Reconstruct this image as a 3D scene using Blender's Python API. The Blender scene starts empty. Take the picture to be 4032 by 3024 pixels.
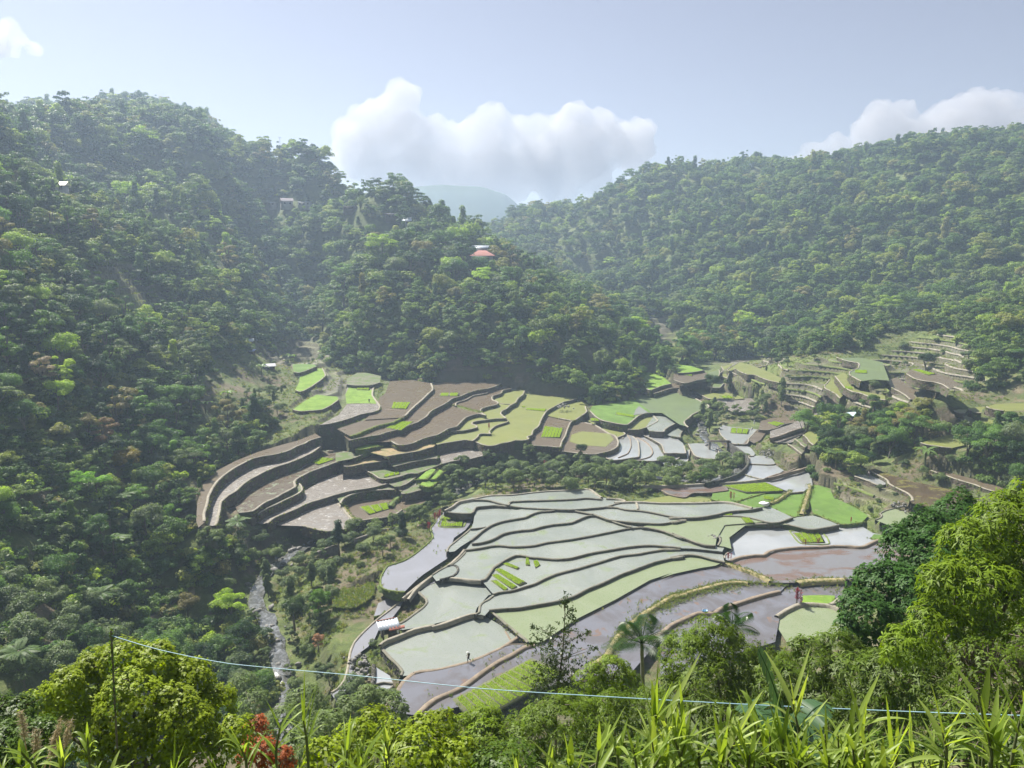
import bpy, math, random
import numpy as np
from math import radians, sin, cos, tan, pi

# ------------------------------------------------------------------ camera, light, exposure
sc = bpy.context.scene
PITCH = radians(9.7); FPX = 3000.0; CAMZ = 70.0
cam_d = bpy.data.cameras.new('camera'); cam = bpy.data.objects.new('camera', cam_d)
sc.collection.objects.link(cam); sc.camera = cam
cam.location = (0, 0, CAMZ); cam.rotation_euler = (pi/2 - PITCH, 0, 0)
cam_d.sensor_width = 36; cam_d.lens = 36*FPX/4032; cam_d.clip_start = 0.1; cam_d.clip_end = 60000

SUN_AZ = radians(-42)      # measured from the view direction, to the left
SUN_EL = radians(50)
world = bpy.data.worlds.new('World'); sc.world = world; world.use_nodes = True
wn = world.node_tree; bg = wn.nodes['Background']
sky = wn.nodes.new('ShaderNodeTexSky'); sky.sky_type = 'NISHITA'; sky.sun_disc = False
sky.sun_elevation = SUN_EL; sky.sun_rotation = SUN_AZ
sky.altitude = 900; sky.air_density = 1.0; sky.dust_density = 1.2; sky.ozone_density = 4.0
hs = wn.nodes.new('ShaderNodeHueSaturation'); hs.inputs['Saturation'].default_value = .50; hs.inputs['Hue'].default_value = .515
wn.links.new(sky.outputs[0], hs.inputs['Color']); wn.links.new(hs.outputs[0], bg.inputs[0]); bg.inputs[1].default_value = 0.053
sun_d = bpy.data.lights.new('sun', 'SUN'); sun_d.energy = 5.0; sun_d.angle = radians(0.5); sun_d.color = (1, .95, .86)
sun = bpy.data.objects.new('sun', sun_d); sc.collection.objects.link(sun)
from mathutils import Vector, Matrix
SUNDIR = Vector((sin(SUN_AZ)*cos(SUN_EL), cos(SUN_AZ)*cos(SUN_EL), sin(SUN_EL)))
sun.rotation_euler = SUNDIR.to_track_quat('Z', 'Y').to_euler()
sc.view_settings.view_transform = 'Standard'; sc.view_settings.look = 'None'
sc.view_settings.exposure = 1.1; sc.view_settings.gamma = 1
cy = sc.cycles
cy.use_denoising = True; cy.max_bounces = 8; cy.diffuse_bounces = 2; cy.glossy_bounces = 2
cy.transmission_bounces = 2; cy.volume_bounces = 3; cy.transparent_max_bounces = 6
cy.caustics_reflective = False; cy.caustics_refractive = False; cy.sample_clamp_indirect = 4
cy.use_adaptive_sampling = True; cy.adaptive_threshold = 0.02

# ------------------------------------------------------------------ pixel <-> place
CP, SP = cos(PITCH), sin(PITCH)
def ray(px, py):
    u = (px-2016)/FPX; v = (1512-py)/FPX
    return np.array((u, CP+v*SP, -SP+v*CP))
def atz(px, py, z):
    d = ray(px, py); t = (z-CAMZ)/d[2]; return np.array((d[0]*t, d[1]*t, z))
def aty(px, py, y):
    d = ray(px, py); t = y/d[1]; return np.array((d[0]*t, y, CAMZ+d[2]*t))
def proj(X, Y, Z):
    Z = Z-CAMZ; dep = Y*CP-Z*SP; up = Y*SP+Z*CP
    dep = np.where(dep > .1, dep, .1)
    return 2016+FPX*X/dep, 1512-FPX*up/dep, dep
def zone(ox, oy, s=2.212):
    def f(t):
        out = []
        for w in t.split():
            a, b = w.split(','); out.append((ox+float(a)/s, oy+float(b)/s))
        return out
    return f
R1 = zone(700, 1300); R2 = zone(1300, 1400); R3 = zone(2200, 1400); R4 = zone(3032, 1300)
R5 = zone(1200, 2050); R6 = zone(1700, 1900); R7 = zone(2600, 1850); RF = zone(0, 0, 1.0)
RA = zone(1000, 1650, 2.538); RB = zone(1400, 1700, 2.538); RC = zone(1500, 1450, 2.115)
RD = zone(2500, 1400, 2.115); RE = zone(3000, 1350, 2.115)

def inpoly(X, Y, poly):
    c = np.zeros(X.shape, bool); n = len(poly)
    for i in range(n):
        x1, y1 = poly[i][:2]; x2, y2 = poly[(i+1) % n][:2]
        if y1 == y2: continue
        m = ((y1 > Y) != (y2 > Y)) & (X < (x2-x1)*(Y-y1)/(y2-y1)+x1)
        c ^= m
    return c

# ------------------------------------------------------------------ smooth value noise
def _hash(ix, iy, iz, seed):
    h = (ix.astype(np.int64)*374761393 + iy.astype(np.int64)*668265263 + iz.astype(np.int64)*2147483647 + seed*974711) & 0xffffffff
    h = ((h ^ (h >> 13))*1274126177) & 0xffffffff
    return ((h ^ (h >> 16)) & 0xffff)/65535.0
def noise(X, Y, Z=None, s=1.0, seed=0):
    X = np.asarray(X, float)/s; Y = np.asarray(Y, float)/s
    Z = np.zeros_like(X) if Z is None else np.asarray(Z, float)/s
    ix, iy, iz = np.floor(X), np.floor(Y), np.floor(Z)
    fx, fy, fz = X-ix, Y-iy, Z-iz
    fx, fy, fz = [f*f*(3-2*f) for f in (fx, fy, fz)]
    r = 0
    for a in (0, 1):
        for b in (0, 1):
            for c in (0, 1):
                w = (fx if a else 1-fx)*(fy if b else 1-fy)*(fz if c else 1-fz)
                r = r+w*_hash(ix+a, iy+b, iz+c, seed)
    return r*2-1
def fbm(X, Y, Z=None, s=1.0, o=4, seed=0):
    r = 0; a = 1
    for k in range(o):
        r = r+a*noise(X, Y, Z, s/2**k, seed+k*17); a *= .5
    return r

# ------------------------------------------------------------------ mesh helpers
COL = sc.collection
def mesh(name, V, F, mats=(), midx=None, smooth=False):
    """V (n,3); F: array (m,3)/(m,4) or list of such arrays"""
    V = np.asarray(V, np.float32)
    Fs = F if (isinstance(F, list) and isinstance(F[0], np.ndarray)) else [np.asarray(F)]
    Fs = [np.asarray(f, np.int32) for f in Fs if len(f)]
    me = bpy.data.meshes.new(name)
    me.vertices.add(len(V)); me.vertices.foreach_set('co', V.ravel())
    nl = sum(f.size for f in Fs); nf = sum(len(f) for f in Fs)
    me.loops.add(nl); me.loops.foreach_set('vertex_index', np.concatenate([f.ravel() for f in Fs]))
    me.polygons.add(nf)
    tot = np.concatenate([np.full(len(f), f.shape[1], np.int32) for f in Fs])
    st = np.concatenate(([0], np.cumsum(tot)[:-1])).astype(np.int32)
    me.polygons.foreach_set('loop_start', st); me.polygons.foreach_set('loop_total', tot)
    if midx is not None: me.polygons.foreach_set('material_index', np.asarray(midx, np.int32))
    if smooth: me.polygons.foreach_set('use_smooth', np.ones(nf, bool))
    for m in (mats if isinstance(mats, (list, tuple)) else (mats,)): me.materials.append(m)
    me.update(calc_edges=True); me.validate()
    return me
def link(name, me, parent=None, loc=None, rot=None, scale=None):
    o = bpy.data.objects.new(name, me); COL.objects.link(o)
    if parent is not None: o.parent = parent
    if loc is not None: o.location = loc
    if rot is not None: o.rotation_euler = rot
    if scale is not None: o.scale = scale if hasattr(scale, '__len__') else (scale,)*3
    return o
def tag(o, label=None, cat=None, group=None, kind=None):
    if label: o['label'] = label
    if cat: o['category'] = cat
    if group: o['group'] = group
    if kind: o['kind'] = kind
    return o
def struct(o): o['kind'] = 'structure'; return o
def empty(name, loc=(0, 0, 0), rz=0, scale=1):
    o = bpy.data.objects.new(name, None); COL.objects.link(o)
    o.location = loc; o.rotation_euler = (0, 0, rz); o.scale = (scale,)*3; o.empty_display_size = .1
    return o
def copy_tree(o, parent=None):
    c = o.copy(); COL.objects.link(c)
    if parent is not None: c.parent = parent
    for ch in o.children: copy_tree(ch, c)
    return c
class MB:
    """collects pieces of one mesh"""
    def __init__(s): s.V = []; s.F3 = []; s.F4 = []; s.n = 0
    def add(s, V, F):
        V = np.asarray(V, float).reshape(-1, 3); F = np.asarray(F, int)
        s.V.append(V)
        if len(F): (s.F3 if F.shape[1] == 3 else s.F4).append(F+s.n)
        s.n += len(V)
    def box(s, c, size, rz=0, R=None):
        x, y, z = [a/2 for a in size]
        V = np.array([(-x,-y,-z),(x,-y,-z),(x,y,-z),(-x,y,-z),(-x,-y,z),(x,-y,z),(x,y,z),(-x,y,z)])
        M = R if R is not None else np.array(((cos(rz), -sin(rz), 0), (sin(rz), cos(rz), 0), (0, 0, 1)))
        s.add(V@M.T+np.array(c), [(0,3,2,1),(4,5,6,7),(0,1,5,4),(1,2,6,5),(2,3,7,6),(3,0,4,7)])
    def tube(s, pts, radii, k=6, cap=True):
        pts = np.asarray(pts, float); n = len(pts)
        radii = np.broadcast_to(np.asarray(radii, float), (n,))
        T = np.gradient(pts, axis=0); T /= np.linalg.norm(T, axis=1)[:, None]+1e-9
        ref = np.array((0, 0, 1.)) if abs(T[0][2]) < .9 else np.array((1., 0, 0))
        rings = []
        for i in range(n):
            a = np.cross(T[i], ref); a /= np.linalg.norm(a)+1e-9; b = np.cross(T[i], a)
            th = np.arange(k)*2*pi/k
            rings.append(pts[i]+radii[i]*(np.cos(th)[:, None]*a+np.sin(th)[:, None]*b))
        V = np.concatenate(rings); F = []
        for i in range(n-1):
            for j in range(k):
                F.append((i*k+j, i*k+(j+1) % k, (i+1)*k+(j+1) % k, (i+1)*k+j))
        s.add(V, F)
        if cap:
            s.add(np.vstack((rings[0], pts[:1])), [(k, (j+1) % k, j) for j in range(k)])
            s.add(np.vstack((rings[-1], pts[-1:])), [(k, j, (j+1) % k) for j in range(k)])
    def mesh(s, name, mat, smooth=False):
        fs = []
        if s.F3: fs.append(np.concatenate(s.F3))
        if s.F4: fs.append(np.concatenate(s.F4))
        return mesh(name, np.concatenate(s.V), fs, mat, smooth=smooth)
    def build(s, name, mat, parent=None, smooth=False, **k):
        return link(name, s.mesh(name, mat, smooth), parent, **k)
def ico(sub=2):
    import bmesh
    bm = bmesh.new(); bmesh.ops.create_icosphere(bm, subdivisions=sub, radius=1)
    V = np.array([v.co[:] for v in bm.verts]); F = np.array([[v.index for v in f.verts] for f in bm.faces]); bm.free()
    return V, F

# ------------------------------------------------------------------ material helpers
def newmat(name):
    m = bpy.data.materials.new(name); m.use_nodes = True
    nt = m.node_tree; nt.nodes.clear()
    out = nt.nodes.new('ShaderNodeOutputMaterial')
    return m, nt, out
def N(nt, typ, **kw):
    n = nt.nodes.new('ShaderNode'+typ)
    for k, v in kw.items():
        if k[0] == 'i' and k[1:].isdigit(): n.inputs[int(k[1:])].default_value = v
        elif k in n.inputs: n.inputs[k].default_value = v
        else: setattr(n, k, v)
    return n
def noise_n(nt, vec, scale, detail=4, rough=.55, dist=0):
    n = N(nt, 'TexNoise'); n.inputs['Scale'].default_value = scale; n.inputs['Detail'].default_value = detail
    n.inputs['Roughness'].default_value = rough; n.inputs['Distortion'].default_value = dist
    nt.links.new(vec, n.inputs['Vector']); return n.outputs['Fac']
def ramp(nt, fac, stops):
    r = N(nt, 'ValToRGB'); e = r.color_ramp.elements
    while len(e) < len(stops): e.new(.5)
    for el, (p, c) in zip(e, stops):
        el.position = p; el.color = (c, c, c, 1) if not hasattr(c, '__len__') else (*c, 1)
    nt.links.new(fac, r.inputs[0]); return r.outputs[0]
def mixc(nt, fac, a, b, mode='MIX'):
    m = N(nt, 'Mix', data_type='RGBA', blend_type=mode)
    for s, v in ((m.inputs[0], fac), (m.inputs[6], a), (m.inputs[7], b)):
        if hasattr(v, 'links') or isinstance(v, bpy.types.NodeSocket): nt.links.new(v, s)
        elif hasattr(v, '__len__'): s.default_value = (*v, 1) if len(v) == 3 else v
        else: s.default_value = v
    return m.outputs[2]
def mathn(nt, op, a, b=0.0):
    m = N(nt, 'Math', operation=op)
    for s, v in ((m.inputs[0], a), (m.inputs[1], b)):
        if isinstance(v, bpy.types.NodeSocket): nt.links.new(v, s)
        else: s.default_value = v
    return m.outputs[0]
def pos(nt): return N(nt, 'NewGeometry').outputs['Position']
def bump(nt, h, strength=.5, dist=.05):
    b = N(nt, 'Bump'); b.inputs['Strength'].default_value = strength; b.inputs['Distance'].default_value = dist
    nt.links.new(h, b.inputs['Height']); return b.outputs[0]
def principled(nt, out, color, rough=.8, normal=None, **kw):
    p = N(nt, 'BsdfPrincipled')
    for nm, v in (('Base Color', color), ('Roughness', rough), ('Normal', normal)):
        if v is None: continue
        s = p.inputs[nm]
        if isinstance(v, bpy.types.NodeSocket): nt.links.new(v, s)
        elif hasattr(v, '__len__'): s.default_value = (*v, 1)
        else: s.default_value = v
    for k, v in kw.items():
        s = p.inputs[k]
        if isinstance(v, bpy.types.NodeSocket): nt.links.new(v, s)
        else: s.default_value = v
    nt.links.new(p.outputs[0], out.inputs[0]); return p

def leaf_mat(name, stops, trans=.35, tint=(.9, 1.0, .35), rough=.5, spread=.35, vs=.6, objcol=False):
    """foliage: colour picked per plant, varied from clump to clump; thin leaves let light through"""
    m, nt, out = newmat(name)
    oi = N(nt, 'ObjectInfo')
    c = oi.outputs['Color'] if objcol else ramp(nt, oi.outputs['Random'], stops)
    tc = N(nt, 'TexCoord').outputs['Object']
    n1 = noise_n(nt, tc, vs, 3)
    geo = N(nt, 'NewGeometry')
    isl = mathn(nt, 'ADD', mathn(nt, 'MULTIPLY', n1, 1.0), mathn(nt, 'MULTIPLY', geo.outputs['Random Per Island'], .5))
    br = mathn(nt, 'ADD', mathn(nt, 'MULTIPLY', mathn(nt, 'SUBTRACT', isl, .75), spread*2.4), 1.0)
    hs = N(nt, 'HueSaturation'); nt.links.new(c, hs.inputs['Color']); nt.links.new(br, hs.inputs['Value'])
    c2 = hs.outputs[0]
    p = principled(nt, out, c2, rough); p.inputs['Specular IOR Level'].default_value = .15
    t = N(nt, 'BsdfTranslucent')
    ct = mixc(nt, 1.0, c2, tuple(tint), 'MULTIPLY')
    g = N(nt, 'HueSaturation'); g.inputs['Value'].default_value = 2.0; nt.links.new(ct, g.inputs['Color'])
    nt.links.new(g.outputs[0], t.inputs[0])
    mx = N(nt, 'MixShader'); mx.inputs[0].default_value = trans
    nt.links.new(p.outputs[0], mx.inputs[1]); nt.links.new(t.outputs[0], mx.inputs[2]); nt.links.new(mx.outputs[0], out.inputs[0])
    return m
def plain_mat(name, a, b=None, rough=.85, scale=1.0, bs=.4, bd=.03, metal=0):
    m, nt, out = newmat(name); v = pos(nt)
    b = b or tuple(x*.6 for x in a)
    n = noise_n(nt, v, scale, 6, .65)
    c = ramp(nt, n, ((.3, b), (.7, a)))
    principled(nt, out, c, rough, bump(nt, noise_n(nt, v, scale*4, 4), bs, bd), Metallic=metal)
    return m
def objmat(name, a, b=None, rough=.85, scale=1.0, bs=.4, bd=.03, metal=0):
    m, nt, out = newmat(name); v = N(nt, 'TexCoord').outputs['Object']
    b = b or tuple(x*.6 for x in a)
    n = noise_n(nt, v, scale, 6, .65)
    principled(nt, out, ramp(nt, n, ((.3, b), (.7, a))), rough, bump(nt, noise_n(nt, v, scale*4, 4), bs, bd), Metallic=metal)
    return m
# ------------------------------------------------------------------ the terraces
# (kind of surface, height, front rim, rest of the outline, drop of the wall, what it looks like)
PAD = []
def P(kind, z, rim, back, drop, desc, rimw=.55, wall='earth'): PAD.append((kind, z, rim, back, drop, desc, rimw, wall))
# middle group at the foot of the forested hill, from the top down
P('dgreen', 19, R1("1010,362 1060,370 1120,350 1180,325 1210,315"), R1("1190,300 1090,292 1000,300"), 1.5, "small grassy terrace above the sloping bright green meadow")
P('bgreen', 17.5, R1("1020,520 1070,535 1120,515 1180,480 1250,430 1290,390 1265,330"), R1("1180,335 1060,380 1060,450"), 2, "bright green sunlit meadow terrace left of the stony steps")
P('bgreen', 15.5, R1("1000,690 1060,705 1180,698 1260,690 1340,650 1400,605"), R1("1390,580 1280,570 1210,560 1100,620"), 2.5, "yellow-green terrace over a dark grassy bank, left of the grey wet field")
P('mid', 14.6, R1("1470,470 1560,480 1680,478 1760,455"), R1("1770,400 1640,370 1560,372 1480,420"), .8, "narrow grey-green strips against the foot of the dark hill")
P('wet', 13.4, R1("1230,825 1330,812 1420,790 1520,760 1600,730 1700,712 1755,690 1765,655 1725,600 1700,560 1710,500 1750,465"), R1("1480,475 1460,560 1470,650 1400,740"), 2.6, "grey wet field with a green upper half, under the small seedling square", .8)
P('bgreen', 13.44, R1("1470,640 1600,636 1730,640"), R1("1700,560 1710,520 1600,520 1500,480 1460,560"), .3, "grassy green upper half of the grey wet field", .3)
P('brown', 12.6, R2("885,240 898,275 895,300 860,330 815,375 780,405 740,440 700,480 655,525 640,520"), R2("640,540 300,560 440,430 425,370 480,330 520,225 700,210"), 2, "flat brown flooded paddy with the first big seedling rectangle at the hill foot", .9)
P('brown', 12.3, R2("655,525 600,555 550,580 480,595 400,615 340,640 240,680 180,700"), R2("60,640 300,560 420,500 490,475 640,478 700,470"), 1.5, "brown corner paddy under the first seedling rectangle", .9, 'hedge')
P('brown', 11.3, R2("1490,242 1440,265 1380,285 1280,300 1200,325 1130,355 1060,375 1030,400 980,430 920,460 870,490 840,530 790,560 760,580 700,600 640,625 560,650 500,665 420,690 330,705 240,722 165,738"), R2("120,700 400,600 640,520 860,300 880,238 1100,216"), 1.6, "long brown flooded paddy under the tree shadow, with a lime strip of seedlings")
P('brown', 9.9, R2("1372,324 1330,333 1250,347 1180,385 1115,402 1098,415 1100,436"), R2("1040,420 1060,360 1380,270 1500,230"), .9, "narrow brown sliver paddy ending in a bund point")
P('brown', 9.4, R2("1580,285 1510,300 1495,320 1480,332 1420,350 1412,368 1420,385 1450,395 1470,412 1440,428 1380,440 1320,462 1312,480 1330,500 1362,522 1300,505 1230,520 1180,540 1150,570 1125,595 1100,618 1030,635 990,660 930,690 850,710 790,730 720,762 650,778 590,775 530,745"), R2("300,760 560,640 860,480 1040,400 1200,300 1490,250"), 1.7, "large brown paddy scattered with floating weed patches")
P('ygreen', 8.2, R2("1695,305 1680,340 1640,370 1615,410 1570,432 1540,460 1500,482 1488,500 1500,515 1535,545 1450,548 1360,558 1300,566 1248,576 1238,592 1275,605 1280,625 1230,637 1160,652 1110,655 1050,660"), R2("1000,640 1250,500 1350,480 1400,350 1560,260"), 1.3, "olive green planted paddy split by a thin cross bund")
P('ygreen', 7.3, R2("1535,545 1556,572 1500,592 1440,612 1405,640 1388,665 1408,680 1350,678 1300,682 1290,705 1240,742 1180,732 1100,745 1000,760 930,775"), R2("900,740 1100,600 1300,540"), 3.2, "narrow olive paddy curling below the small twisted tree")
P('ygreen', 6.6, R2("2150,372 2085,392 2040,400 1995,422 1960,440 1890,480 1862,520 1835,570 1820,612 1770,652 1760,690 1715,708 1740,722 1690,738 1620,736 1560,752 1500,762 1430,782 1380,785 1320,772 1290,760 1250,745"), R2("1200,700 1400,560 1500,400 1690,290 1900,320"), 3.6, "widest pale olive paddy in the middle of the hillside group")
P('ygreen', 5.4, R3("235,440 248,480 240,495 190,530 135,565 90,560 0,543"), R3("-200,500 0,400 160,370 230,425"), 1.2, "mown-looking olive paddy under a stone heap beside the tall dark wall", .6)
P('brown', 5.1, R3("118,572 104,585 80,640 60,700 35,740 22,780 15,800 -60,790 -230,782"), R3("-260,600 -100,500 120,540"), 1.8, "brown paddy with a tall striped seedling rectangle", .6)
P('dgreen', 5.9, R3("270,480 320,530 370,560 440,577 520,592 600,600 650,562 700,522 750,502 800,498"), R3("790,480 650,380 450,420 290,440"), 2.3, "shaded dark green paddy tucked under the end of the forested hill", .6)
P('sky', 5.95, R3("650,515 700,510 780,492"), R3("700,440 670,470"), .2, "clear water corner of the shaded green paddy", .15)
P('ygreen', 4.4, R3("600,640 650,645 700,642 770,622 828,592 868,565 845,535 810,500"), R3("780,480 640,560 600,600"), 1.6, "small stepped paddy with pale water below the shaded green paddy", .6)
P('green', 5.6, R3("1112,300 1140,345 1180,365 1222,385 1270,410 1312,435 1300,455 1230,480 1168,512 1130,545 1098,572 1108,600 1135,620"), R3("1050,600 900,500 780,500 640,380 830,310 980,300"), 1.6, "big smooth green paddy round the corner of the forested hill", .6)
P('grey', 4.4, R3("1045,575 1000,600 960,620 925,645 918,662 860,662 790,655"), R3("760,620 830,520 950,540"), 2.0, "pale green-grey paddy below the big smooth green one", .6)
P('grey', 2.9, R3("1120,610 1095,640 1065,680 1060,712 985,700"), R3("940,690 1010,640 1040,610 1090,600"), 1.4, "small triangular pale paddy above the stream rocks", .6)
P('brown', 3.9, R3("232,580 320,602 400,648 450,680 490,690 512,715 526,750 515,790 480,815 440,832 380,845 320,858 270,858 200,852 100,840 20,832"), R3("-60,830 40,700 100,600 150,570"), 2.0, "paddy striped brown, olive and brown in front of the dark round tree", .65)
P('ygreen', 3.94, R3("95,745 200,775 350,785 410,790"), R3("480,730 440,680 200,660 110,690"), .1, "olive band across the striped paddy", .02)
P('ygreen', 3.0, R3("390,580 480,620 540,650 586,678 560,695 505,715"), R3("470,700 300,600 240,560 380,570"), .9, "thin olive strip above the bright white water steps", .5)
P('wet', 2.6, R3("640,650 610,640 570,690 560,720"), R3("480,720 400,600 460,580 560,600"), .4, "dull brown strip beside the white water", .3)
P('sky', 2.4, R3("650,700 690,735 700,770 706,830 700,882 640,888 560,902 470,910 408,888"), R3("440,820 520,720 600,680"), .8, "white reflecting pool with a thin seam, left of the white water steps", .45)
P('sky', 2.2, R3("1095,782 1108,850 1020,848 925,848 905,800 888,770 800,720 700,678 655,662"), R3("640,640 800,655 920,672 1010,708 1080,762"), .7, "uppermost wide white water field", .4)
P('sky', 1.8, R3("940,890 900,902 850,915 800,918 700,912 600,918 540,915"), R3("540,900 700,870 690,740 650,690 720,700 860,780 900,850"), 2.6, "middle white water field with a curved seam over a tall dark wall", .5)
P('sky', .9, R3("1105,850 1060,880 1000,930 995,962 930,958 "), R3("900,930 930,860 1080,855"), 1, "small white pool under the upper white field", .4)
P('wet', -.3, R3("1000,965 940,968 880,972 800,985 720,992 620,994"), R3("560,960 700,920 940,900"), 1.6, "muddy ledge strip at the foot of the tall dark wall", .4)
P('sky', .5, R3("1150,800 1130,900 1100,960 1020,1000 1010,960"), R3("1040,920 1100,840"), .6, "narrow mirror pool between the white fields and the orange-stemmed bank", .3)
P('sky', 1.2, R3("1385,800 1400,850 1370,900 1250,890 1180,865 1125,765"), R3("1330,768 1200,764"), .8, "square white water field left of the stream boulders", .4)
# second valley, behind
P('bgreen', 9.0, R3("985,245 930,255 880,270 800,300 760,285"), R3("720,150 800,148 900,180"), 1.6, "bright green planted wedge at the corner of the forested hill", .6)
P('brown', 7.6, R3("1125,285 1060,280 980,285 900,310 830,330"), R3("820,300 1000,240 1100,270"), 1.4, "thin brown strip with a tall wall above the big smooth green paddy", .5)
P('brown', 5.0, R3("1375,440 1310,440 1290,425 1160,355 1115,300"), R3("1180,310 1290,370"), .8, "brown tapering paddy beside the big smooth green one", .45)
P('brown', 5.4, R3("1465,450 1400,442 1330,385 1295,372 1150,292"), R3("1180,290 1300,360"), .7, "thin brown strip between two pale bunds", .45)
P('ygreen', 6.1, R3("1620,375 1500,382 1400,378 1300,372 1150,290"), R3("1250,290 1400,310 1560,345"), .4, "grey-olive paddy with a lozenge of seedlings", .45)
P('wet', 5.9, R3("1740,440 1600,490 1500,482 1420,420 1350,385"), R3("1500,378 1680,372"), .8, "dry grey mud field at the edge of the riverside trees", .4)
P('bgreen', 13, R3("1040,150 1100,150 1200,140 1270,125"), R3("1150,90 1000,75"), .6, "light green meadow far up the second valley", .4)
P('brown', 12, R3("1000,210 1100,240 1200,215 1290,200"), R3("1290,150 1150,145 1000,160"), .6, "brown field behind the thin riverside trees", .4)
P('green', 11.5, R3("1300,180 1380,185 1405,160 1400,120"), R3("1300,150"), .6, "small green terrace beside the lone valley tree", .4)
P('green', 8.5, R3("1290,270 1400,280 1440,240"), R3("1400,190 1310,195"), .6, "green pocket paddy behind the riverside trees", .4)
P('ygreen', 13.5, R3("1560,60 1500,95 1465,122 1500,140 1560,170 1630,190 1690,200"), R3("1840,200 1660,100 1600,60"), 1.8, "pale terrace with a bright curved rim on the far slope", .5)
P('ygreen', 15.5, R3("1530,110 1580,140 1650,165 1700,165 1760,190 1830,215 1920,235"), R3("1980,220 1850,150 1640,70"), 1.8, "upper pale terrace behind the bright curved rim", .5)
P('ygreen', 16, R3("1415,95 1432,125 1405,150"), R3("1540,60 1480,80"), 1, "small pale terrace at the forest edge of the far slope", .5)
P('ygreen', 9.5, R3("1385,175 1440,185 1490,205 1530,230 1570,245"), R3("1640,220 1500,160 1420,160"), 1.2, "low pale terrace beneath the bright curved rim", .5)
# right hillside terraces
P('green', 24, R4("580,235 640,258 700,272 760,282 775,295 762,330 720,345 688,362 690,385 740,415 790,442"), R4("900,430 1040,440 980,280 800,240"), 1.8, "large light green terrace with the longest winding pale rim on the right slope", .6)
P('ygreen', 20.5, R4("565,400 600,440 620,468 650,500 720,535 790,548 830,565 900,590 1005,608"), R4("1000,570 740,520 700,410 640,370"), 1.8, "yellow-green terrace curling under the largest terrace of the right slope", .6)
P('ygreen', 16.5, R4("515,430 490,460 468,480 480,505 530,530 570,555 608,592"), R4("640,560 600,480 560,430"), 1.8, "small terrace with a hooked pale rim left on the right slope", .6)
P('brown', 21.5, R4("1010,440 1060,500 1120,530 1170,560 1220,602"), R4("1330,590 1320,540 1100,410"), 1.8, "long brown terrace with a straight pale rim in the right slope", .6)
P('brown', 25, R4("1205,408 1300,440 1370,465 1410,490 1425,520 1445,550"), R4("1560,520 1400,430 1240,400"), 1.6, "upper brown terrace behind the straight pale rim", .6)
P('brown', 28.5, R4("1180,375 1260,420 1340,440 1430,450 1500,470 1560,510"), R4("1650,470 1560,410 1440,370 1240,335"), 1.8, "brown terrace with long seedling stripes high on the right slope", .6)
P('ygreen', 10, R4("285,910 320,940 345,975 378,998"), R4("420,960 450,880 340,880"), 1.2, "small olive terrace by the stone shelf above the inlet", .5)
P('mid', 8.2, R4("210,945 240,965 270,995 305,1018"), R4("330,1000 290,940"), 1.2, "tiny middle terrace on the stone shelf above the inlet", .5)
P('mid', 7, R4("150,988 190,1010 230,1040 275,1075"), R4("300,1050 240,1000"), 1.2, "lowest tiny terrace on the stone shelf above the inlet", .5)
P('wet', 7.4, R4("0,940 150,895 300,850 420,830 540,808 700,795"), R4("660,720 480,700 340,740 180,820 0,880"), .5, "dry grey mud terrace crossed by a brown bund on the right", .3)
P('wet', 6.2, R4("0,960 80,975 190,975 230,940 350,860 450,840"), R4("420,820 150,890 0,935"), .8, "lower dry mud terrace beside the inlet", .3)
P('ygreen', 20, R4("1600,695 1620,712 1660,720 1695,722"), R4("1730,690 1640,690"), 1, "smallest rounded pool terrace with a white rim, far right", .55)
P('ygreen', 20.6, R4("1725,682 1740,695 1765,705 1775,715 1840,718"), R4("1850,690 1880,668 1800,670"), 1.2, "second rounded pool terrace with a white rim, far right", .55)
P('ygreen', 21.6, R4("1882,662 1900,675 1960,690 2040,700"), R4("2212,700 2240,640 2100,636 1960,645"), 1.6, "long topmost pool terrace with a white rim, far right", .55)
P('green', 18.5, R4("1965,712 2000,728 2080,738 2130,755 2165,785 2172,808 2120,812 1985,822"), R4("1990,780"), 1.2, "half-round pool terrace with a thick white rim, far right", .55)
P('dgreen', 18, R4("1990,822 2100,860 2260,880"), R4("2260,740 2170,750 2175,812"), 1.2, "bright rice terrace right of the half-round pool", .4)
P('ygreen', 18.2, R4("1775,738 1800,760 1835,782 1798,815 1820,830 1850,852"), R4("1960,850 1990,800 1900,770"), 1.4, "ochre pool terrace with a kinked white rim, far right", .55)
P('ygreen', 17.2, R4("1600,762 1640,772 1690,778 1700,800 1800,850"), R4("1840,840 1790,760 1720,740"), 1.2, "ochre ledge below the kinked white rim", .5)
P('ygreen', 14.5, R4("1310,978 1360,995 1440,1005 1520,1018 1580,1022"), R4("1700,1000 1680,905 1590,905 1480,930"), 1.8, "isolated ochre terrace among the trees on the right", .5)
P('brown', 8.4, R4("1370,1208 1440,1235 1500,1252 1600,1288 1700,1320 1790,1345 1870,1380 1940,1400 2010,1420 2060,1460"), R4("2300,1560 2212,1440 1900,1330 1500,1225"), 2.6, "long brown canal terrace along the right edge, above the overgrown bank", .6)
P('wetsky', 6.2, R4("865,1215 900,1242 960,1270 1000,1292 1020,1310 1032,1335 1075,1360 1130,1385 1190,1415 1225,1445 1238,1478 1215,1482"), R4("1240,1510 1400,1545 1700,1620 1900,1600 1640,1400 1250,1320 1000,1240 910,1205"), 1.6, "brown mirror pond with a white rim on the right, half filled by weed", .7)
P('sky', 5.4, R4("735,1268 800,1290 880,1322 945,1350 1000,1345"), R4("1010,1330 960,1280 860,1218 800,1240"), .8, "small silver pool where the man stands by the mirror pond", .4)
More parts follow.
